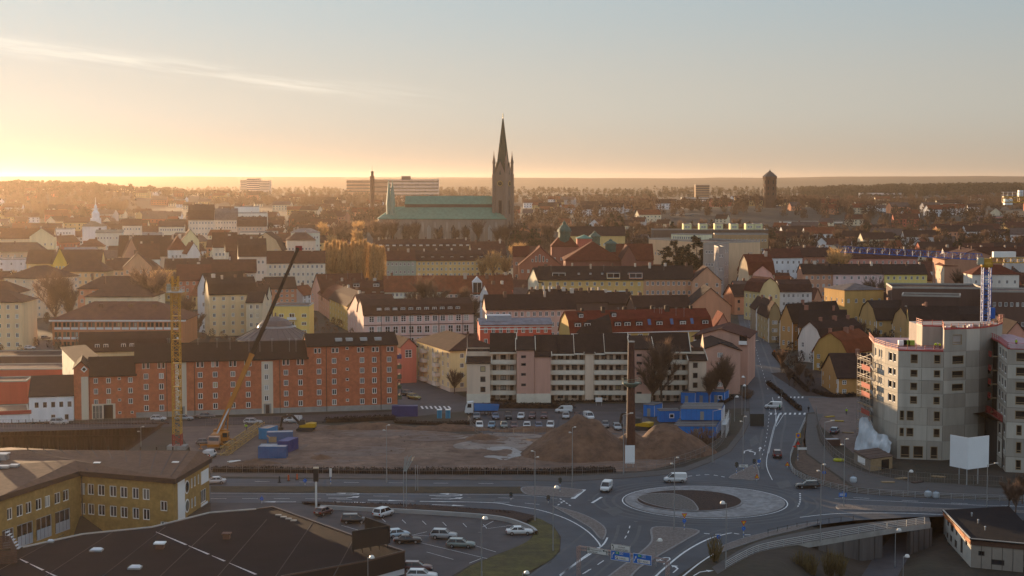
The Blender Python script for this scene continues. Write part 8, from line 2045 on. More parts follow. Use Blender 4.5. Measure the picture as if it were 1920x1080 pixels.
a, b = G(420,856), G(490,806); js = thing('crane_jib_section', 'yellow lattice crane jib section lying on the site ground', 'crane part', (0,0,0))
mb = lattice((a.x,a.y,1.1),(b.x,b.y,1.1),1.7,14,.07);pt('lattice', mb, mat('jib_yellow',(0.42,0.25,0.06),.5), js)
for t in (.1,.9): p = a.lerp(b,t);mb=MB();mb.box(p.x-1.2,p.y-.2,0,p.x+1.2,p.y+.2,.22);pt('timber', mb, PLANK, js)
def excavator(u, v, rz, label, armdir=1):
 p = G(u,v); r = thing('excavator', label, 'excavator', (p.x,p.y,.02), R(rz)); YL = mat('digger_yellow',(0.52,0.30,0.01),.45,.12,1.0)
 for s in (1,-1):
  mb=MB();mb.extr([(-2,.15),(-1.6,0),(1.6,0),(2,.15),(2.1,.5),(1.8,.85),(-1.8,.85),(-2.1,.5)],'y',s*1.3-.3,s*1.3+.3); mb2 = MB(); mb2.v = [(x,y,z) for x,y,z in mb.v];pt('track', mb, CTRIM, r)
 mb=MB();mb.extr([(-2.4,1.0),(1.3,1.0),(1.3,1.5),(-1.2,2.0),(-2.5,1.9)],'y',-1.35,1.35);pt('house', mb, YL, r)
 mb=MB();mb.extr([(-.2,1.5),(1.4,1.5),(1.2,2.9),(0,2.95)],'y',.3,1.3);pt('cab', mb, mat('cab_frame',(0.05,0.05,0.045),.4), r)
 mb=MB();mb.extr([(-2.5,1.0),(-2.1,1.0),(-2.1,1.8),(-2.5,1.8)],'y',-1.2,1.2);pt('counterweight', mb, YL, r)
 AM = mat('dark_arm',(0.05,0.035,0.025),.6,.2)
 pts_ = [(1.2,-.2,1.6),(3.2,-.2,3.7),(5.6,-.2,3.4),(6.1,-.2,.9)]
 for nm, i in (('boom',0),('boom',1),('stick',2)):
  mb=MB();mb.beam(pts_[i],pts_[i+1],.45,.5); obj(nm, mb.mesh(nm, AM), r)
 mb=MB();mb.tube((2.0,-.2,1.5),(3.2,-.2,3.3),.09,n=6); mb.tube((4.4,-.2,4.0),(5.8,-.2,2.6),.08,n=6);pt('ram', mb, STEEL, r)
 mb=MB();mb.extr([(5.6,.95),(6.4,.9),(6.5,.4),(6.1,0),(5.4,.3)],'y',-.9,.5);pt('bucket', mb, AM, r)
 return r
excavator(573,808,178,'yellow excavator with its dark arm bent over by the containers'); excavator(1204,806,150,'dark and yellow excavator parked behind the brick chimney')
# ---- containers, cabins
def container(c, L, W, H, rz, col, label, group=None, z=0.0, name='container', top=None):
 r = thing(name, label, 'container', (c.x,c.y,z+.02), rz, group); m = mat('container_%02d%02d%02d' % tuple(int(q*99) for q in col), col, .5, .18, .6)
 mb=MB();n = int(L/.55)
 for s in (-1,1):
  for k in range(n):
   x0 = -L/2+.1+k*(L-.2)/n; x1 = x0+(L-.2)/n; o_ = .05 if k%2 else 0; y = s*(W/2-.06+o_)
   mb.poly([(x0,y,.12),(x1,y,.12),(x1,y,H-.1),(x0,y,H-.1)]); mb.poly([(x1,y,.12),(x1,s*(W/2-.06+(.05-o_)),.12),(x1,s*(W/2-.06+(.05-o_)),H-.1),(x1,y,H-.1)])
 pt('side_panel', mb, m, r)
 mb = MB()
 for x in (-L/2+.06,L/2-.06):
  for y in (-W/2+.06,W/2-.06): mb.box(x-.07,y-.07,0,x+.07,y+.07,H)
 for z_ in (.08,H-.06):
  for y in (-W/2+.06,W/2-.06): mb.box(-L/2+.13,y-.06,z_-.07,L/2-.13,y+.06,z_+.06)
  for x in (-L/2+.06,L/2-.06): mb.box(x-.06,-W/2+.13,z_-.07,x+.06,W/2-.13,z_+.06)
 pt('corner_frame', mb, m, r)
 mb=MB();mb.box(-L/2+.1,-W/2+.1,H-.12,L/2-.1,W/2-.1,H-.02);pt('roof', mb, top or mat('container_roof',(0.33,0.33,0.34),.6,.3,.8), r)
 mb=MB();x = L/2-.04; mb.box(x-.05,-W/2+.15,.15,x,-.02,H-.15); mb.box(x-.05,.02,.15,x,W/2-.15,H-.15)
 for y in (-.75,-.35,.35,.75): mb.box(x,y-.03,.15,x+.05,y+.03,H-.15)
 pt('door', mb, m, r)
 mb=MB();mb.box(-L/2+.02,-W/2+.15,.15,-L/2+.07,W/2-.15,H-.15);pt('end_panel', mb, m, r)
 return r
CG = 'blue containers of the building site'; B1, B2_, B3 = (0.012,0.11,0.28),(0.010,0.035,0.17),(0.008,0.21,0.42)
q = lambda u,v: G(u,v)
container(q(512,858),6.1,2.44,2.6,R(-2),B1,'blue corrugated container with a pale roof, nearest of the group',CG)
container(q(540,845),6.1,2.44,2.6,R(75),B2_,'navy blue container seen from its doors, right of the group',CG,top=mat('container_1002',B2_,.5))
container(q(503,821),5,2.44,2.6,R(72),B3,'bright blue container with a rusty white roof at the back',CG,top=mat('rusty_white',(0.36,0.27,0.21),.7,.4,.7))
container(q(525,829),6,2.44,2.5,R(8),(0.05,0.12,0.24),'grey blue slatted container behind the navy one',CG)
container(q(508,846),4.6,2.2,1.5,R(0),B3,'low bright blue skip with a wooden box on top',CG)
p = q(509,842); o = tag(obj('wooden_crate', None, None, (p.x+.3,p.y,1.6)), 'open pale plywood crate on top of the low blue skip', 'crate')
for a in ((-.8,-.6,.8,-.55),(-.8,.55,.8,.6),(-.8,-.55,-.75,.55),(.75,-.55,.8,.55)): mb=MB();mb.box(a[0],a[1],0,a[2],a[3],1.1);pt('side', mb, PLANK, o)
mb=MB();mb.box(-.75,-.55,0,.75,.55,.08); mb.beam((-.8,0,1.1),(-1.3,0,1.5),1.0,.05);pt('flap', mb, PLANK, o)
container(q(759,780),6.6,2.4,2.7,R(2),(0.02,0.035,0.14),'dark blue container standing at the street by the hedge',top=mat('container_0213',(0.02,0.03,0.13),.5))
for u, w, l in ((824,1.0,'cyan blue portable toilet, left of two at the street'),(840,.9,'cyan blue portable toilet, right of two at the street')):
 p = q(u,784); o = thing('portable_toilet', l, 'toilet', (p.x,p.y,.02));mb=MB();mb.box(-.6,-.6,0,.6,.6,2.1);pt('cabin', mb, mat('toilet_blue',(0.03,0.26,0.40),.5), o);mb=MB();mb.box(-.65,-.65,2.1,.65,.65,2.25);pt('roof', mb, WHITE, o);mb=MB();mb.box(-.4,-.64,.1,.4,-.61,1.95);pt('door', mb, mat('toilet_door',(0.02,0.18,0.30),.5), o)
CAB = mat('cabin_blue',(0.003,0.16,0.50),.5,.12,.8); CROOF = mat('cabin_roof',(0.085,0.078,0.08),.8,.2,.6)
def cabin(c, L, W, H, rz, label, z=0.0, door=.5, win=None, group='stacked blue site cabins'):
 r = thing('site_cabin', label, 'site cabin', (c[0],c[1],z+.02), rz, group)
 mb=MB();mb.box(-L/2,-W/2,.1,L/2,W/2,H-.12);pt('wall', mb, CAB, r)
 mb = MB()
 n = int(L/1.2)
 for k in range(1,n):
  x = -L/2+k*L/n; mb.box(x-.03,-W/2-.025,.12,x+.03,-W/2+.01,H-.14)
 pt('panel_joint', mb, mat('cabin_joint',(0.003,0.10,0.36),.5), r)
 mb=MB();mb.box(-L/2-.06,-W/2-.06,H-.12,L/2+.06,W/2+.06,H);pt('roof', mb, CROOF, r)
 mb = MB()
 for y in (-W/2-.05,W/2+.0): mb.box(-L/2-.07,y,H,L/2+.07,y+.08,H+.06)
 pt('roof_edge', mb, STEEL, r)
 if door is not None:
  x = -L/2+L*door;mb=MB();mb.box(x-.45,-W/2-.05,.15,x+.45,-W/2-.005,2.2);pt('door', mb, mat('grey_door',(0.24,0.25,0.23),.6), r)
 if win is not None:
  x = -L/2+L*win; put_window(r,(x-.6,-W/2-.06,1.1),0,1.2,1.1,'plain',WHITE,True)
 mb=MB();
 for y in (-W/2+.1,W/2-.1): mb.tube((L/2+.05,y,.1),(L/2+.05,y,H-.2),.05,n=5)
 pt('corner_post', mb, WHITE, r)
 return r
k0 = q(1303,822); rzc = R(-3)
for lev in range(2):
 for k in range(6 if not lev else 4):
  c = Vector((k0.x+.2+k*.55+lev*2.2, k0.y+1.3+k*2.5+lev*7.5))
  cabin((c.x, c.y), 9.6, 2.44, 2.9, rzc, ('lower' if not lev else 'upper')+' blue site cabin, '+('nearest the camera','second from the front','third from the front','fourth from the front','fifth from the front','rearmost')[k]+' of its row', 3.05*lev, .52)
p = q(1247,792); cabin((p.x+1,p.y+1.6),5.2,3.6,3.0,R(4),'small blue site cabin with one white window left of the stack',0,None,.6)
p = q(1226,783); cabin((p.x,p.y+3),3.0,5.0,3.2,R(-30),'small blue cabin end left of the windowed cabin',0,.5)
for k in range(3):
 p = q(1295+k*28,756); cabin((p.x,p.y+1+k*.6),3.9,5.5,3.2,R(-20),'blue site cabin under the end block, '+('left','middle','right')[k]+' of three side by side',2.2 if 0 else 0,.4,.7 if k == 2 else None)
st3 = thing('site_stair', 'white tubular stair tower at the right end of the blue cabins', 'stairs', (k0.x+6.4,k0.y+1,0))
for k in range(5):
 y = k*2.5;mb=MB();mb.tube((k*.5,y,0),(k*.5,y,6.3),.06,n=5); mb.beam((k*.5,y,4.4),(k*.5+1.0,y,4.4),.06); mb.tube((k*.5+1.0,y,0),(k*.5+1.0,y,5.2),.06,n=5);pt('stair_post', mb, WHITE, st3)
for z in (3.2,4.3,1.1): mb=MB();mb.beam((1,0,z),(3,10,z),.06);pt('handrail', mb, WHITE, st3)
mb=MB();mb.prism([(0,0),(1.2,0),(3.2,10),(2.0,10)],3.0,3.08);pt('landing', mb, STEEL, st3)
cp_ = Vector((XD(1183,347),347)); chy = thing('brick_chimney', 'tall old brick chimney with a green metal platform halfway up', 'chimney', (cp_.x,cp_.y,0)); zt2 = ZD(641,347); zp = ZD(718,347)
mb=MB();mb.lathe([(1.05,-.2),(.66,zt2)],12);pt('shaft', mb, mat('old_brick',(0.085,0.036,0.026),.9,.3,1.0,bump=.3,bscale=6), chy)
mb=MB();mb.lathe([(.72,zt2-.1),(.76,zt2+.15),(.6,zt2+.18)],12);pt('cap', mb, CONC, chy)
mb=MB();mb.lathe([(1.0,zp-.9),(2.0,zp-.1),(2.0,zp+.1)],12);pt('platform', mb, mat('green_steel',(0.12,0.17,0.14),.6,.2,1.0), chy)
mb = MB()
for k in range(12):
 t = 2*math.pi*k/12; x, y = 2.0*math.cos(t), 2.0*math.sin(t); x2, y2 = 2.0*math.cos(t+.5236), 2.0*math.sin(t+.5236); mb.beam((x,y,zp),(x,y,zp+1.0),.05)
 for z in (.5,1.0): mb.beam((x,y,zp+z),(x2,y2,zp+z),.05)
pt('railing', mb, mat('green_steel',(0,0,0)), chy)
mb=MB();
for s in (-.2,.2): mb.beam((-1.1,s,.5),(-.72,s,zt2),.05)
pt('ladder', mb, STEEL, chy)
bs = thing('blank_sign', 'blank white site board on posts in front of the chimney foot', 'sign', (XD(1181,334),334,0));mb=MB();z0b,z1b = ZD(869,334), ZD(835,334); mb.box(-1.0,-.06,z0b,1.05,.02,z1b);pt('board', mb, mat('billboard_white',(0,0,0)), bs)
for x in (-.7,.7): mb=MB();mb.tube((x,.1,-.1),(x,.1,z1b-.2),.07,n=5);pt('post', mb, STEEL, bs)
bs = thing('blank_sign', 'small blank white board standing behind the far car park', 'sign', (XD(1123,428),428,0));mb=MB();mb.box(-.9,-.05,1.0,.9,.02,2.2);pt('board', mb, WHITE, bs)
for x in (-.7,.7): mb=MB();mb.tube((x,.08,-.1),(x,.08,2.1),.05,n=5);pt('post', mb, STEEL, bs)
ds = thing('dark_sign', 'large dark green sign seen from behind at the street bend', 'sign', (XD(1420,392),392,0)); z0b,z1b = ZD(799,392), ZD(776,392);mb=MB();mb.box(-1.75,-.05,z0b,1.7,.05,z1b);pt('board', mb, mat('sign_back',(0.045,0.05,0.045),.6), ds)
for k in range(7): mb=MB();x = -1.6+k*.53; mb.box(x-.03,-.1,z0b,x+.03,-.05,z1b);pt('rib', mb, mat('sign_rib',(0.03,0.033,0.03),.6), ds)
for x in (-1.2,1.2): mb=MB();mb.tube((x,.1,-.1),(x,.1,z1b),.07,n=5);pt('post', mb, STEEL, ds)
# ---- mounds of earth
def mound(c, rx, ry, h, label, seed, peak=1.0):
 mb=MB();nr, na = 16, 48
 for i in range(nr+1):
  f = i/nr
  for k in range(na):
   t = 2*math.pi*k/na; w = 1+.14*mnoise.noise((math.cos(t)*1.4+seed,math.sin(t)*1.4,seed)); x, y = rx*f*w*math.cos(t), ry*f*w*math.sin(t)
   z = h*max(0,(1-f**1.25))*(1+.22*mnoise.noise((x*.25,y*.25,seed)))+.35*mnoise.noise((x*.7,y*.7,seed+4))*(1-f)+.12*mnoise.noise((x*2.1,y*2.1,seed+8))*(1-f*.6)
   mb.v.append((x,y,z-.25 if i == nr else z))
 for i in range(nr):
  for k in range(na): mb.f.append((i*na+k,i*na+(k+1)%na,(i+1)*na+(k+1)%na,(i+1)*na+k)); mb.m.append(0)
 return tag(obj('dirt_mound', mb.mesh('mound', mat('mound_earth',(0.155,0.085,0.053),.95,.35,.5,bump=.9,bscale=1.2,col2=(0.10,0.06,0.043),c2scale=.15), True), None, (c.x,c.y,0)), label, 'dirt pile')
mound(Vector((XD(1090,351),351)),13.5,11,8.6,'large brown dirt mound left of the brick chimney',1.3); mound(Vector((XD(1250,352),353)),11,9,6.6,'lower brown dirt mound between the chimney and the blue cabins',5.1); mound(Vector((XD(1190,351),352)),8,8,4.6,'small dirt mound at the foot of the chimney',8.6)
mound(Vector((XD(905,372),372)),4.5,3,1.3,'small heap of broken earth in the middle of the site',3.3); mound(Vector((XD(603,345),345)),3,2,1.0,'heap of dark rubble near the containers',2.2); mound(Vector((XD(840,388),386)),12,3,1.5,'long low earth bank below the street fence',6.4); mound(Vector((XD(690,388),388)),14,3,1.6,'earth bank below the dark hedge',7.7); mound(Vector((XD(475,336),338)),6,3,1.2,'dark heap of scrap in front of the near container',9.4)
mound(Vector((XD(1000,386),384)),12,2.5,1.2,'low bank along the edge of the far car park',10.1)
# ---- sheet pile wall
spw = thing('sheet_pile_wall', 'rusty sheet pile wall of the deep excavation on the left', 'retaining wall', (0,0,0));mb=MB();x = PIT[0]; k = 0; RUST = mat('rusty_steel',(0.075,0.045,0.036),.85,.35,.8,streak=True)
prof = []
while x < PIT[1]+.4: prof += [(x,PIT[3]-.35),(x+.30,PIT[3]-.35),(x+.45,PIT[3]-.9),(x+.75,PIT[3]-.9)]; x += .9
for (x0,y0),(x1,y1) in zip(prof,prof[1:]): mb.poly([(x0,y0,-9),(x1,y1,-9),(x1,y1,.35),(x0,y0,.35)])
o = pt('back_piles', mb, RUST, spw); o['kind'] = 'stuff'
mb=MB();y = PIT[3]-.9; prof = []
while y > PIT[2]: prof += [(PIT[1]-.35,y),(PIT[1]-.35,y-.3),(PIT[1]-.9,y-.45),(PIT[1]-.9,y-.75)]; y -= .9
for (x0,y0),(x1,y1) in zip(prof,prof[1:]): mb.poly([(x0,y0,-9),(x1,y1,-9),(x1,y1,.35),(x0,y0,.35)])
o = pt('side_piles', mb, RUST, spw); o['kind'] = 'stuff'
mb=MB();mb.box(PIT[0],PIT[3]-1.3,-3.2,PIT[1]-1,PIT[3]-.95,-2.8);pt('waler_beam', mb, mat('waler',(0.07,0.04,0.03),.8,.3), spw)
for k in range(22):
 x = XD(20+k*13.2,394);mb=MB();mb.box(x-.07,PIT[3]-1.05,-5,x+.07,PIT[3]-.92,1.0+RND.uniform(-.3,.6));pt('king_post', mb, RUST, spw)
# ---- site fences and hedges
def fence(name, px, h, label, step=3.0, m=STEEL, rails=(0.05,.5,1.0), post=.05, mesh=None, z0=0.0, cat='fence', rail=.045):
 P = spline([(q_.x,q_.y) for q_ in pts(px)],6); L = [0]
 for a,b in zip(P,P[1:]): L.append(L[-1]+(b-a).length)
 r = thing(name,label,cat,(P[0].x,P[0].y,z0)); o_ = P[0]
 def at(s):
  for i in range(len(L)-1):
   if L[i+1] >= s: return P[i].lerp(P[i+1],(s-L[i])/max(1e-6,L[i+1]-L[i]))
  return P[-1]
 n = max(1,round(L[-1]/step)); Q = [at(L[-1]*k/n)-o_ for k in range(n+1)]
 k_ = ('post',h,post,m.name)
 if k_ not in CHC: mb=MB();mb.tube((0,0,-.1),(0,0,h),post,n=5); CHC[k_] = mb.mesh('post', m)
 for p in Q: obj('post', CHC[k_], r, (p.x,p.y,0))
 for a,b in zip(Q,Q[1:]):
  mb = MB()
  for f in rails: mb.beam((a.x,a.y,h*f),(b.x,b.y,h*f),rail)
  if mesh:
   nn_ = max(3,int((b-a).length/mesh))
   for i in range(1,nn_): p = a.lerp(b,i/nn_); mb.beam((p.x,p.y,.05),(p.x,p.y,h),.02)
  pt('rail_panel', mb, m, r)
 return r
FM = mat('fence_wire',(0.20,0.18,0.17),.6,.1,metal=.3)
fence('site_fence',[(395,887),(560,889),(760,892),(960,891),(1060,892),(1150,888)],2.0,'wire site fence along the north side of the main road',3.4,FM,mesh=.45)
fence('site_fence',[(1150,888),(1235,880),(1300,863),(1345,840),(1362,815),(1370,790)],2.0,'curved wire site fence between the dirt mounds and the street',2.6,FM,mesh=.4)
fence('site_fence',[(-20,803),(120,803),(300,797)],2.1,'wire fence along the top of the sheet pile pit',3.4,FM,mesh=.6)
fence('site_fence',[(385,800),(480,797),(560,795)],2.0,'wire fence panels behind the mobile crane',3.4,FM,mesh=.6)
fence('site_fence',[(878,792),(905,816),(1000,815),(1060,812)],1.6,'wire fence round the front of the far car park',2.6,FM,mesh=.6)
fence('site_fence',[(1530,775),(1545,835),(1600,880),(1700,902),(1880,912)],2.0,'wire fence along the unfinished blocks site',2.8,FM,mesh=.5)
fence('guard_railing',[(1510,790),(1492,832),(1482,862),(1485,884),(1500,896),(1530,908),(1600,924),(1700,932),(1820,938),(1920,941)],1.15,'galvanised pedestrian railing along the right side of the roundabout',2.2,STEEL,rails=(.25,.5,.75,1.0))
fence('timber_rail',[(1440,1002),(1500,989),(1550,981),(1600,976)],.9,'row of dark posts and rail between the road and the cycle bridge',2.6,DARKTRIM,rails=(.9,))
def hedge(px, w, h, label, m=None):
 P = spline([(q_.x,q_.y) for q_ in pts(px)],5);mb=MB();rt_.seed(len(label))
 for a,b in zip(P,P[1:]):
  n = int((b-a).length*62*h)
  for i in range(n):
   p = a.lerp(b,rt_.random())+Vector((ru(-w,w)*.5,ru(-w,w)*.5,ru(.0,h)*(.75+.5*mnoise.noise((a.x*.2+i*.01,a.y*.2,0))))); twig(mb,p,p+Vector((ru(-.3,.3),ru(-.3,.3),ru(-.05,.35))),.15)
 for a,b in zip(P,P[1:]): mb.beam((a.x,a.y,h*.3),(b.x,b.y,h*.3),w*.8,h*.6)
 return tag(pt('hedge', mb, m or mat('dark_hedge',(0.022,0.015,0.013),.95,.4,1.0)), label, 'hedge')
hedge([(400,884),(600,886),(800,888),(1000,888),(1150,884)],1.6,1.3,'long dark hedge behind the fence along the main road')  # dark twig strip in place of a bank's shadow, no planted hedge
hedge([(612,792),(680,790),(740,787)],1.6,1.7,'dark hedge before the red brick block'); hedge([(895,766),(970,765),(1075,766)],1.4,1.6,'dark hedge behind the far car park'); hedge([(905,752),(1000,754),(1180,754)],.8,.7,'low dark hedge at the foot of the balcony block'); hedge([(742,793),(800,796),(890,795)],2.0,1.0,'low dark scrub between the street and the dirt site')
hedge([(1340,790),(1352,760),(1372,748)],1.4,1.4,'dark hedge beside the blue cabins'); hedge([(1440,720),(1470,745),(1500,770)],1.2,1.2,'dark hedge along the street gardens'); hedge([(570,945),(700,948),(850,956),(960,966)],1.2,.5,'low dark planting above the retaining wall',BED)
hedge([(1450,665),(1480,700),(1515,735)],1.0,1.2,'garden hedge of the gambrel house row'); hedge([(1525,735),(1560,745),(1610,742)],1.0,1.3,'dark hedge before the ochre gabled house')
# ------------------------------------------------------------------ lamps, signs, people, small things
LPM = mat('lamp_pole', (0.30,0.30,0.30), .5, .1, 1.0, metal=.4)
def lamp(u, vb, vt, kind, label, z0=0.0, dx=1):
 p = G(u, vb, z0); h = ZD(vt, p.y)-z0; r = thing('street_lamp', label, 'street lamp', (p.x,p.y,z0), 0, 'street lamps along the roads')
 mb=MB();mb.tube((0,0,-.1),(0,0,h),.10 if h > 8 else .07,.055,7); mb.tube((0,0,-.05),(0,0,.9),.13 if h > 8 else .1,n=7);pt('pole', mb, LPM, r)
 if kind == 'twin':
  for s, zz_ in ((dx,0),(-dx,-.35*3)):
   mb=MB();mb.beam((0,0,h+zz_-.1),(s*.35,-.1,h+zz_),.07); mb.box(s*.30,-.35,h+zz_-.05,s*.30+s*.42 if s>0 else s*.30,.15,h+zz_+.12) if s>0 else mb.box(-.72,-.35,h+zz_-.05,-.30,.15,h+zz_+.12);pt('lamp_head', mb, mat('lamp_housing',(0.45,0.44,0.42),.4), r)
 elif kind == 'globe':
  mb=MB();mb.beam((0,0,h-.15),(dx*.55,0,h+.05),.06); mb.lathe([(.42,-.1),(.40,.08),(.28,.28),(.08,.36)],10,(dx*.6,0,h-.02));pt('lamp_head', mb, mat('opal_dome',(0.66,0.64,0.60),.35), r)
 else:
  mb=MB();mb.beam((0,0,h-.1),(dx*1.6,0,h+.25),.07); mb.box(dx*1.6-.35,-.16,h+.2,dx*1.6+.35,.16,h+.36);pt('lamp_head', mb, mat('lamp_housing',(0,0,0)), r)
 return r
for a in ((265,868,800,'twin','tall lamp pole rising behind the brown metal roof'),(725,905,797,'twin','tall lamp pole before the dirt site'),(1003,977,846,'twin','tall lamp pole on the bed at the right end of the retaining wall'),(1073,914,801,'twin','tall lamp pole on the splitter island before the large mound'),(1169,890,777,'arm','thin teal lamp pole just left of the brick chimney'),
 (1264,993,858,'twin','tall lamp pole in front of the roundabout'),(1393,868,781,'twin','tall lamp pole on the island north of the roundabout'),(1538,1015,871,'twin','tall lamp pole on the cycle bridge'),(1582,950,823,'twin','tall lamp pole at the tip of the right hand median'),(1545,902,791,'arm','tall lamp pole by the cycle path and railing'),
 (1037,1034,914,'globe','white domed lamp on the grass bank'),(1361,1062,943,'globe','white domed lamp by the slip road railing'),(1230,1062,1013,'globe','white domed lamp on the cobbled splitter island'),(903,1082,972,'globe','white domed lamp in the near car park'),(690,1100,1045,'globe','white domed lamp before the black fascia'),(980,1100,1074,'globe','white domed lamp at the bottom edge'),
 (1702,930,884,'globe','small domed lamp before the unfinished block'),(1397,772,707,'globe','domed lamp behind the blue cabins, tallest of three'),(1391,778,723,'globe','domed lamp behind the blue cabins, middle of three'),(1377,790,744,'globe','domed lamp nearest the blue cabins'),(1850,955,871,'arm','lamp with a bent arm beside the billboard'),(1336,868,770,'arm','pair post left of the curved fence by the cabins'),(697,765,702,'arm','slim lamp before the tall red brick end'),(1410,690,640,'arm','slim lamp on the main street'),(1375,585,545,'arm','distant lamp on the main street'),(1470,590,548,'arm','slim lamp before the mustard villa')):
 lamp(*a, dx=-1 if a[0] in (1361,1003,1397) else 1)
for u, vb, vt, l in ((1678,1062,994,'domed lamp under the cycle bridge'),(1693,1098,1043,'domed lamp beside the lower underpass path')): lamp(u, vb, vt, 'globe', l, -4.8)
def font_mesh(txt, size, m, name='lettering'):
 cu = bpy.data.curves.new('t', 'FONT'); cu.body = txt; cu.size = size; cu.align_x = 'LEFT'; cu.extrude = .004
 o = bpy.data.objects.new('t', cu); COL.objects.link(o); dg = bpy.context.evaluated_depsgraph_get(); me = bpy.data.meshes.new_from_object(o.evaluated_get(dg))
 bpy.data.objects.remove(o); bpy.data.curves.remove(cu)
 n = len(me.vertices); c = np.empty(n*3, dtype=np.float32); me.vertices.foreach_get('co', c); c = c.reshape(-1,3); d = np.stack([c[:,0], -c[:,2], c[:,1]], 1); me.vertices.foreach_set('co', d.ravel()); me.update()
 me.materials.clear(); me.materials.append(m); me.name = name; return me
SW, SB, SG, SK = mat('sign_white',(0.62,0.62,0.60),.4,.03), mat('sign_blue',(0.012,0.13,0.48),.4,.03), mat('sign_green',(0.015,0.26,0.11),.4,.03), mat('sign_black',(0.01,0.01,0.01),.5,.03)
ga, gb = Vector((XD(1085,232.5,6.6),232.5)), Vector((XD(1252,224,6.6),224)); gd = (gb-ga); gl = gd.length; gz_ = (ZD(1029,232.5)+ZD(1050,224))/2
gt = thing('sign_gantry', 'lattice sign gantry with white and blue direction signs over the approach road', 'gantry', (ga.x,ga.y,0), math.atan2(gd.y,gd.x)); GM = mat('gantry_steel',(0.30,0.22,0.20),.6,.25,2.0)
mb = lattice((0,0,gz_),(gl,0,gz_),.5,20,.04);pt('beam', mb, GM, gt)
for x in (0,gl): mb = lattice((x,0,-.1),(x,0,gz_+.2),.42,10,.035);pt('column', mb, GM, gt)
def gx_(u): return lx(ga, gb, u)
def gpanel(u0, u1, zt, zb, m, edge=None):
 mb=MB();x0, x1 = gx_(u0), gx_(u1); mb.box(x0,-.42,zb,x1,-.36,zt); o = pt('sign_panel', mb, m, gt)
 if edge:
  mb=MB();t = .05
  for q in ((x0,zb,x1,zb+t),(x0,zt-t,x1,zt),(x0,zb,x0+t,zt),(x1-t,zb,x1,zt)): mb.box(q[0],-.435,q[1],q[2],-.421,q[3])
  pt('sign_border', mb, edge, o)
 return o, x0, x1
def put_text(o, txt, x, z, s, m): 
 t = obj('lettering', font_mesh(txt, s, m), o, (x,-.43,z)); return t
def sym(o, polys, m, y=-.428, name='symbol'):
 mb = MB()
 for p in polys: mb.poly([(a,y,b) for a,b in p])
 return obj(name, mb.mesh(name, m), o)
def box2(x0,z0,x1,z1): return [(x0,z0),(x1,z0),(x1,z1),(x0,z1)]
zA, zB = gz_+.42, gz_-.45
o, x0, x1 = gpanel(1103,1143,zA,zB,SW,SK); put_text(o,'Resecentrum',x0+.62,gz_+.02,.36,SK); put_text(o,'CENTRUM',x0+.15,gz_-.36,.36,SK)
sym(o,[box2(x0+.12,gz_-.02,x0+.52,gz_+.34)],SK); sym(o,[box2(x0+.18,gz_+.06,x0+.46,gz_+.28)],SW,-.432); sym(o,[box2(x0+.24,gz_+.10,x0+.40,gz_+.24)],SK,-.436)
sym(o,[box2(x1-.34,gz_-.36,x1-.26,gz_+.16),box2(x1-.7,gz_+.14,x1-.26,gz_+.24),[(x1-.98,gz_+.19),(x1-.66,gz_+.02),(x1-.66,gz_+.36)],box2(x1-.22,gz_-.1,x1-.14,gz_+.24)],SK)
zC = gz_+.50
o, x0, x1 = gpanel(1148,1184.3,zC+.95,zC+.02,SW,SK); put_text(o,'Durkaan',x0+1.2,zC+.52,.34,SK); put_text(o,'VASASTADEN',x0+.72,zC+.12,.36,SK)
sym(o,[box2(x0+.34,zC+.1,x0+.44,zC+.35),[(x0+.34,zC+.35),(x0+.44,zC+.35),(x0+.56,zC+.5),(x0+.46,zC+.55)],[(x0+.46,zC+.5),(x0+.56,zC+.5),(x0+.36,zC+.68),(x0+.26,zC+.66)],[(x0+.14,zC+.64),(x0+.48,zC+.64),(x0+.31,zC+.86)]],SK)
def blue(u0, u1, zt, zb, bent):
 o, x0, x1 = gpanel(u0,u1,zt,zb,SB,SW); h = zt-zb
 sym(o,[box2(x0+.80,zt-.48,x0+1.38,zt-.10)],SG); put_text(o,'E4',x0+.88,zt-.42,.32,SW)
 sym(o,[box2(x0+1.46,zt-.48,x0+2.06,zt-.44),box2(x0+1.46,zt-.14,x0+2.06,zt-.10),box2(x0+1.46,zt-.48,x0+1.50,zt-.10),box2(x0+2.02,zt-.48,x0+2.06,zt-.10)],SW); put_text(o,'34',x0+1.58,zt-.42,.32,SW)
 sym(o,[box2(x0+.72,zb+.16,x1-.22,zb+.70)],SW); put_text(o,'Y-RING',x0+1.32,zb+.28,.36,SK)
 c = (x0+1.02,zb+.43); ring = [[(c[0]+.2*math.cos(a),c[1]+.2*math.sin(a)),(c[0]+.2*math.cos(a+.53),c[1]+.2*math.sin(a+.53)),(c[0]+.13*math.cos(a+.53),c[1]+.13*math.sin(a+.53)),(c[0]+.13*math.cos(a),c[1]+.13*math.sin(a))] for a in [k*math.pi/6 for k in range(12)]]
 sym(o,ring+[[(c[0]+.03,c[1]-.1),(c[0]+.1,c[1]-.03),(c[0]+.22,c[1]-.16),(c[0]+.15,c[1]-.22)]],SK,-.434)
 if bent: sym(o,[box2(x0+.18,zb+.3,x0+.27,zb+.75),[(x0+.18,zb+.75),(x0+.27,zb+.72),(x0+.45,zb+.98),(x0+.38,zb+1.04)],[(x0+.30,zb+1.1),(x0+.5,zb+.84),(x0+.62,zb+1.16)]],SW)
 else: sym(o,[[(x0+.12,zb+.3),(x0+.2,zb+.25),(x0+.46,zb+.84),(x0+.38,zb+.88)],[(x0+.28,zb+.88),(x0+.56,zb+.76),(x0+.54,zb+1.12)]],SW)
blue(1148,1184.3,zC,zC-1.42,True); blue(1189.7,1224.4,gz_+.55,gz_-.9,False)
SY, SR_ = mat('sign_yellow',(0.62,0.36,0.02),.4,.03), mat('sign_red',(0.50,0.03,0.02),.4,.03)
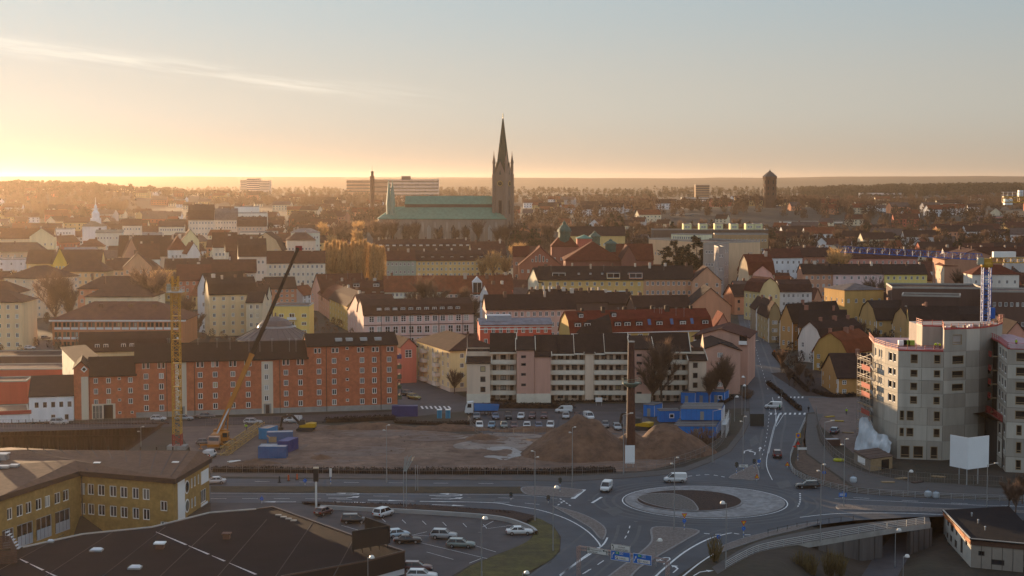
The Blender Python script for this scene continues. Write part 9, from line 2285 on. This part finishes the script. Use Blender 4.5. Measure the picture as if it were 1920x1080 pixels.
def disc(mb, z, r, m=0, n=14, y=-.06):
 mb.tube((0,y,z),(0,y-.03,z),r,n=n,m=m)
def roadsign(u, vb, vt, kind, label, striped=True):
 p = G(u,vb); h = ZD(vt,p.y); r = thing('road_sign', label, 'road sign', (p.x,p.y,0), 0)
 mb=MB();mb.tube((0,0,-.1),(0,0,h),.045,n=6);pt('post', mb, STEEL, r)
 if striped:
  for k in range(4): mb=MB();mb.tube((0,0,.25+k*.35),(0,0,.42+k*.35),.07,n=8);pt('post_band', mb, SW if k%2==0 else SB, r)
 if kind == 'yield':
  mb=MB();t = .48; z = h-.35; mb.add([(-t,-.07,z+.4),(t,-.07,z+.4),(0,-.07,z-.45)],[(0,1,2)]); mb.add([(-t*.62,-.085,z+.29),(t*.62,-.085,z+.29),(0,-.085,z-.22)],[(0,1,2)],1);pt('yield_sign', mb, [SR_, SY], r)
  mb=MB();disc(mb,h-1.25,.33);pt('keep_sign', mb, SB, r);mb=MB();mb.beam((-.15,-.11,h-1.1),(.12,-.11,h-1.38),.07,.01);pt('arrow', mb, SW, r)
 elif kind == 'keep':
  mb=MB();disc(mb,h-.3,.35);pt('keep_sign', mb, SB, r);mb=MB();mb.beam((.17,-.11,h-.14),(-.15,-.11,h-.45),.08,.01);pt('arrow', mb, SW, r)
 elif kind == 'back':
  mb=MB();disc(mb,h-.35,.36); mb.add([(-.45,-.05,h-.65),(.45,-.05,h-.65),(0,-.05,h-1.3)],[(0,1,2)]);pt('sign_back', mb, mat('sign_back',(0,0,0)), r)
 elif kind == 'plate':
  mb=MB();mb.box(-.9,-.08,h-.55,.9,-.05,h);pt('direction_plate', mb, SW, r);mb=MB();mb.box(-.6,-.09,h-.4,.5,-.081,h-.32); mb.box(-.6,-.09,h-.2,.3,-.081,h-.12);pt('text_line', mb, SK, r)
 elif kind == 'bluebox':
  mb=MB();mb.box(-.75,-.08,h-.75,.75,-.05,h);pt('direction_plate', mb, SB, r);mb=MB();mb.box(-.6,-.09,h-.5,.4,-.081,h-.35); mb.box(-.6,-.09,h-.25,.5,-.081,h-.15);pt('text_line', mb, SW, r)
 elif kind == 'work':
  mb=MB();mb.add([(-.5,-.07,h-.95),(.5,-.07,h-.95),(0,-.07,h)],[(0,1,2)]); mb.add([(-.34,-.085,h-.86),(.34,-.085,h-.86),(0,-.085,h-.26)],[(0,1,2)],1);pt('warning_sign', mb, [SR_, SY], r)
 elif kind == 'speed':
  mb=MB();mb.box(-.5,-.07,h-1.0,.5,-.04,h,0); disc(mb,h-.5,.38,1,y=-.075); disc(mb,h-.5,.27,2,y=-.11);pt('restriction_sign', mb, [SY, SR_, SB], r)
  mb=MB();mb.add([(-.45,-.07,h-2.5),(.45,-.07,h-2.5),(0,-.07,h-1.7)],[(0,1,2)]);pt('warning_sign', mb, [SR_], r)
  mb=MB();mb.box(-.1,-.08,h-3.6,1.9,-.05,h-3.1);pt('direction_plate', mb, SW, r);mb=MB();mb.add([(-1.3,-.08,h-2.9),(-.4,-.08,h-3.2),(-.4,-.08,h-2.6)],[(0,1,2)]);pt('arrow_plate', mb, SR_, r)
 elif kind == 'tallplate':
  mb=MB();mb.box(-.25,-.08,h-1.7,.25,-.05,h);pt('advance_plate', mb, SW, r)
 return r
for a in ((1283,996,963,'yield','yellow give way sign with a blue disc on the splitter island'),(1394,1010,977,'yield','yellow give way sign with a blue disc by the slip road'),(1347,1022,1003,'keep','blue marker on a striped post in the gore of the slip road'),(1028,944,928,'back','dark backed sign on a striped post left of the roundabout'),(1050,924,895,'back','striped post with a small dark sign on the left island'),(1381,892,866,'back','dark backed give way sign on the northern island'),(1414,880,860,'back','dark backed round sign on the northern island'),(1394,884,871,'plate','white direction sign on the northern island'),
 (1423,878,862,'keep','small blue sign at the tip of the northern island'),(1419,903,888,'work','orange road works sign on the northern island'),(1580,936,924,'bluebox','pale blue sign low on the lamp pole at the median'),(1476,878,865,'work','orange and blue works sign by the curved railing'),(1496,865,812,'speed','yellow restriction sign above red works signs by the railing'),(1545,900,883,'keep','blue sign with an orange plate on the cycle path pole'),(572,911,898,'keep','blue round sign in the grass median'),(491,944,932,'keep','blue round sign by the near road'),(620,909,878,'tallplate','narrow white sign on a pole in the median'),(1465,764,730,'back','blue backed sign at the upper crossing'),(958,938,922,'back','striped post at the end of the median'),(1387,640,624,'work','orange works sign on the main street'),(1432,640,630,'work','second orange works sign on the main street'),(1452,662,655,'work','red works board by the street bend')): roadsign(*a)
p = G(593,961); r = thing('info_pylon', 'tall pylon with a black double sided screen at the car park entrance', 'sign', (p.x,p.y,0)); h = ZD(876,p.y)
mb=MB();mb.box(-.16,-.16,-.1,.16,.16,h-2.3);pt('post', mb, SW, r);mb=MB();mb.box(-.45,-.35,h-2.6,.45,.35,h-.25);pt('screen', mb, BLACK, r);mb=MB();mb.box(-.5,-.4,h-.25,.5,.4,h);pt('cap', mb, mat('cap_cream',(0.45,0.38,0.28),.5), r)
p = G(757,955); r = thing('steel_sculpture', 'open steel frame with slanting rods on two thin posts', 'sign frame', (p.x,p.y,0)); h = ZD(882,p.y)
for x in (0,.5): mb=MB();mb.tube((x,0,-.1),(x,0,h),.06,n=6);pt('post', mb, STEEL, r)
for k in range(8): mb=MB();mb.beam((k*.07,0,h-.2),(.2+k*.26,.5,h+2.4+.15*(k%3)),.06);pt('rod', mb, mat('teal_rod',(0.24,0.29,0.29),.5), r)
p = G(779,920); r = thing('steel_sculpture', 'thin pair of steel posts behind the slanting rods', 'sign frame', (p.x,p.y,0)); h = ZD(872,p.y)
for x in (0,.45): mb=MB();mb.tube((x,0,-.1),(x,0,h),.05,n=6);pt('post', mb, STEEL, r)
for k,(u,v) in enumerate(((541,902),(557,900),(524,905))):
 p = G(u,v); r = thing('marker_panel', ('left orange marker board by the site fence','right orange marker board by the site fence','dark marker foot by the site fence')[k], 'road marker', (p.x,p.y,.02));mb=MB();mb.box(-.16,-.03,.15,.16,.03,1.25);pt('board', mb, mat('marker_orange',(0.55,0.10,0.02),.5) if k < 2 else CTRIM, r);mb=MB();mb.box(-.35,-.2,0,.35,.2,.12);pt('foot', mb, RUBBER, r)
for k,(u,v) in enumerate(((1600,905),(1740,932),(1755,934))):
 p = G(u,v); o = thing('big_bag', ('grey bulk bag by the cycle path','left white bulk bag behind the railing','right white bulk bag behind the railing')[k], 'bulk bag', (p.x,p.y,.05));mb=MB();mb.lathe([(.55,0),(.7,.3),(.68,.9),(.5,1.1),(.1,1.12)],8);pt('bag', mb, mat('bag_white',(0.42,0.46,0.50),.7,.1), o);mb=MB();mb.beam((-.4,0,1.05),(0,0,1.4),.05); mb.beam((.4,0,1.05),(0,0,1.4),.05);pt('strap', mb, mat('bag_strap',(0.1,0.2,0.3)), o)
p = G(1573,865); o = tag(obj('hose_coil', (lambda mb: ([mb.tube((1.0*math.cos(k*.524),.9*math.sin(k*.524),.25),(1.0*math.cos(k*.524+.524),.9*math.sin(k*.524+.524),.25),.28,n=7) for k in range(12)], mb.mesh('hose_coil', mat('lime_yellow',(0.42,0.40,0.02),.5)))[1])(MB()), None, (p.x,p.y,.05)), 'round yellow hose coil on the ground by the cycle path', 'hose')
def pile(u, v, label, m, n=7, L=2.6, z=.03):
 p = G(u,v); r = thing('timber_stack', label, 'stack', (p.x,p.y,z), RND.uniform(-.6,.6))
 for k in range(n): mb=MB();y = (k%4)*.32-.5; zz = .12*(k//4); mb.box(-L/2+RND.uniform(-.2,.2),y,zz,L/2,y+.28,zz+.1);pt('plank', mb, m, r)
for a in ((1665,905,'pale plank stack by the cycle path',PLANK),(1690,898,'plank stack below the unfinished block',PLANK),(1720,905,'dark board stack below the billboard',mat('dark_plank',(0,0,0))),(1590,812,'plank stack at the foot of the scaffold',PLANK),(1572,790,'yellow formwork stack in the site yard',mat('formwork_yellow',(0.42,0.28,0.04),.7)),(1556,782,'long yellow formwork panel in the site yard',mat('formwork_yellow',(0,0,0))),(1760,895,'plank stack under the billboard',PLANK),(455,868,'pale pallet load behind the site fence',WHITE),(440,866,'small white bagged load behind the site fence',WHITE),(415,852,'low timber stack by the jib section',PLANK),(620,880,'grey pallet stack in the dirt near the fence',CONC),(1240,812,'pale board stack by the digger',WHITE)): pile(*a)
for u0,v0,u1,v1,l in ((1625,800,1652,802,'rusty red skip at the foot of the scaffold'),): 
 p = G(1640,828); container(p,4.5,2.2,2.4,R(0),(0.16,0.035,0.02),'rusty red container under the scaffold beside the plastic sheeting')
p = G(1560,835); container(p,3.2,2.0,1.5,R(10),(0.10,0.06,0.05),'dark brown open skip in the site yard')
rb3 = MB(); rt_.seed(77)
for k in range(900):
 u, v = ((rt_.uniform(560,1000), rt_.uniform(806,876)) if k < 520 else ((rt_.uniform(1540,1760), rt_.uniform(790,925)) if k < 780 else (rt_.uniform(1330,1440), rt_.uniform(1055,1078))))
 p = G(u,v); s = rt_.uniform(.08,.32)
 if k >= 520 and (p.x < XD(1530,p.y) or p.y < 305): continue
 q = [Vector((rt_.uniform(-s,s),rt_.uniform(-s,s),rt_.uniform(0,s))) for _ in range(4)]; rb3.add([p+c+Vector((0,0,.12)) for c in q],[(0,1,2),(0,1,3),(1,2,3),(0,2,3)])
o = tag(pt('rubble', rb3, mat('rubble_grey',(0.15,0.11,0.09),.9,.4,1.0)), 'loose stones and broken earth scattered over the building sites', 'rubble', kind='stuff')
def person_mesh(key, joints, edges, rad):
 me = bpy.data.meshes.new(key); me.from_pydata(joints, edges, []); o = bpy.data.objects.new(key, me); COL.objects.link(o)
 o.modifiers.new('s','SKIN'); sv = me.skin_vertices[0].data
 for i, r_ in enumerate(rad): sv[i].radius = (r_, r_*.85); sv[i].use_root = (i == 0)
 o.modifiers.new('d','SUBSURF').levels = 1
 dg = bpy.context.evaluated_depsgraph_get(); m2 = bpy.data.meshes.new_from_object(o.evaluated_get(dg)); bpy.data.objects.remove(o); m2.name = 'person'; m2.materials.clear(); m2.materials.append(mat('work_trousers',(0.03,0.035,0.05),.9)); return m2
E_ = [(0,1),(1,2),(2,3),(0,4),(4,5),(5,6),(6,7),(0,8),(8,9),(9,10),(10,11),(2,12),(12,13),(13,14),(2,15),(15,16),(16,17)]
RAD = [.17,.17,.16,.06,.10,.075,.05,.05,.10,.075,.05,.05,.075,.05,.04,.075,.05,.04]
STAND = [(0,0,.95),(0,0,1.15),(0,0,1.40),(0,0,1.52),(.10,0,.88),(.11,.02,.50),(.11,0,.10),(.11,-.14,.05),(-.10,0,.88),(-.11,-.03,.5),(-.12,0,.10),(-.12,-.14,.05),(.20,0,1.40),(.27,-.03,1.12),(.25,-.22,.98),(-.20,0,1.40),(-.27,0,1.12),(-.24,-.15,.92)]
BEND = [(0,.12,.88),(0,0,1.02),(0,-.25,1.17),(0,-.36,1.22),(.10,.12,.82),(.12,.0,.48),(.11,.08,.10),(.11,-.06,.05),(-.10,.12,.82),(-.13,.05,.48),(-.12,.1,.10),(-.12,-.04,.05),(.18,-.25,1.16),(.22,-.34,.86),(.14,-.5,.66),(-.18,-.25,1.16),(-.22,-.36,.86),(-.12,-.5,.62)]
PM = {'stand': (person_mesh('stand',STAND,E_,RAD),(0,0,1.66),1.40,(0,0,1.22)), 'bend': (person_mesh('bend',BEND,E_,RAD),(0,-.47,1.27),1.1,(0,-.12,1.08))}
HV, SKIN = mat('hi_vis',(0.40,0.58,0.02),.7,.05), mat('skin',(0.45,0.26,0.18),.6,.05)
def person(x, y, z, rz, pose, label, vest=HV, hel=(0.6,0.6,0.55)):
 me, hd, _, vc = PM[pose]; r = tag(obj('person', me, None, (x,y,z), rz), label, 'person')
 mb=MB();mb.lathe([(.03,-.13),(.08,-.08),(.095,.0),(.085,.08),(.03,.12)],8,hd); mb.box(hd[0]-.015,hd[1]-.115,hd[2]-.03,hd[0]+.015,hd[1]-.09,hd[2]+.01);pt('head', mb, SKIN, r)
 mb=MB();mb.lathe([(.125,.02),(.12,.06),(.09,.13),(.02,.16)],8,hd);pt('helmet', mb, mat('helmet_%d' % int(hel[0]*99),hel,.4), r)
 mb = MB()
 if pose == 'stand': mb.lathe([(.19,-.28),(.205,0),(.215,.14),(.12,.24)],8,vc); [mb.tube((s*.2,0,1.40),(s*.275,-.02,1.1),.085,.07,6) for s in (1,-1)]
 else: mb.tube((0,.14,.93),(0,-.27,1.2),.20,.21,8); [mb.tube((s*.18,-.25,1.16),(s*.225,-.34,.9),.085,.07,6) for s in (1,-1)]
 pt('jacket', mb, vest, r); return r
zt7 = zj[7]+.13
person(XD(1750,349,24),347.5,zt7,1.2,'bend','person in hi vis bending at the left on the concrete terrace'); person(XD(1758,349,24),347.2,zt7,-.8,'bend','person in hi vis bending at the right on the concrete terrace')
person(XD(1902,333,24),332,zr_[8]+.17,.4,'stand','person in a lime hi vis jacket on the right hand deck'); p = G(1587,778); person(p.x,p.y,.05,.3,'stand','person in hi vis walking in the site yard by the scaffold')
p = G(1516,774); person(p.x,p.y,.05,.3,'stand','person in dark clothes standing by the upper crossing',mat('dark_coat',(0.02,0.02,0.025),.9),(0.05,0.04,0.03)); p = Vector((XD(462,372,2),372,2.05)); person(p.x,p.y,p.z,-1.2,'bend','person in hi vis bending over the yellow jib section'); p = G(1462,770); person(p.x,p.y,.03,1,'stand','person in a green top crossing beside the turning van',mat('green_top',(0.03,0.25,0.10),.8),(0.03,0.02,0.02))
for k in range(34):
 u, d, v = RND.choice(((RND.uniform(600,950),733,512),(RND.uniform(1080,1330),512,582),(RND.uniform(1020,1290),726,500),(RND.uniform(300,560),414,642),(RND.uniform(1510,1720),781,498)))
 o = tag(obj('roof_aerial', (lambda mb: (mb.tube((0,0,-2),(0,0,1.6),.03,n=4), mb.beam((-.5,0,1.4),(.5,0,1.4),.03), mb.beam((-.35,0,1.1),(.35,0,1.1),.03), mb.mesh('roof_aerial', STEEL))[3])(MB()), None, (XD(u,d,16),d,ZD(v+3,d))), 'thin television aerial on a roof ridge', 'aerial', 'television aerials on the roofs')

def ucol(o): return o.location.x/(o.location.y*cp+40)
SETS = {}
for o in COL.objects:
 if o.parent is None and o.get('category'): SETS.setdefault(o['label'], []).append(o)
for lab, os_ in SETS.items():
 if len(os_) < 2: continue
 os_.sort(key=ucol); n = len(os_)
 for i, o in enumerate(os_):
  w = ('leftmost', 'rightmost')[i] if n == 2 else ('leftmost', 'middle', 'rightmost')[i] if n == 3 else ('leftmost' if i == 0 else 'rightmost' if i == n-1 else PN[i]+' from left' if i < 18 else PN[n-1-i]+' from right')
  o['label'] = lab+', '+w
# ------------------------------------------------------------------ haze
def haze(dens, g, col):
 mb=MB();mb.box(-9500,-60,-10,9500,13000,126)
 me = bpy.data.meshes.new('haze'); me.from_pydata(mb.v, [], mb.f)
 o = bpy.data.objects.new('haze', me); COL.objects.link(o); o['kind'] = 'stuff'
 mt = bpy.data.materials.new('haze'); mt.use_nodes = True; nt = mt.node_tree; nt.nodes.clear()
 p = nt.nodes.new('ShaderNodeVolumePrincipled'); p.inputs['Density'].default_value = dens
 p.inputs['Anisotropy'].default_value = g; p.inputs['Color'].default_value = (*col, 1)
 out = nt.nodes.new('ShaderNodeOutputMaterial'); nt.links.new(p.outputs[0], out.inputs['Volume'])
 mt.cycles.homogeneous_volume = True; me.materials.append(mt)
haze(0.29e-4, .71, (.94, .74, .58))
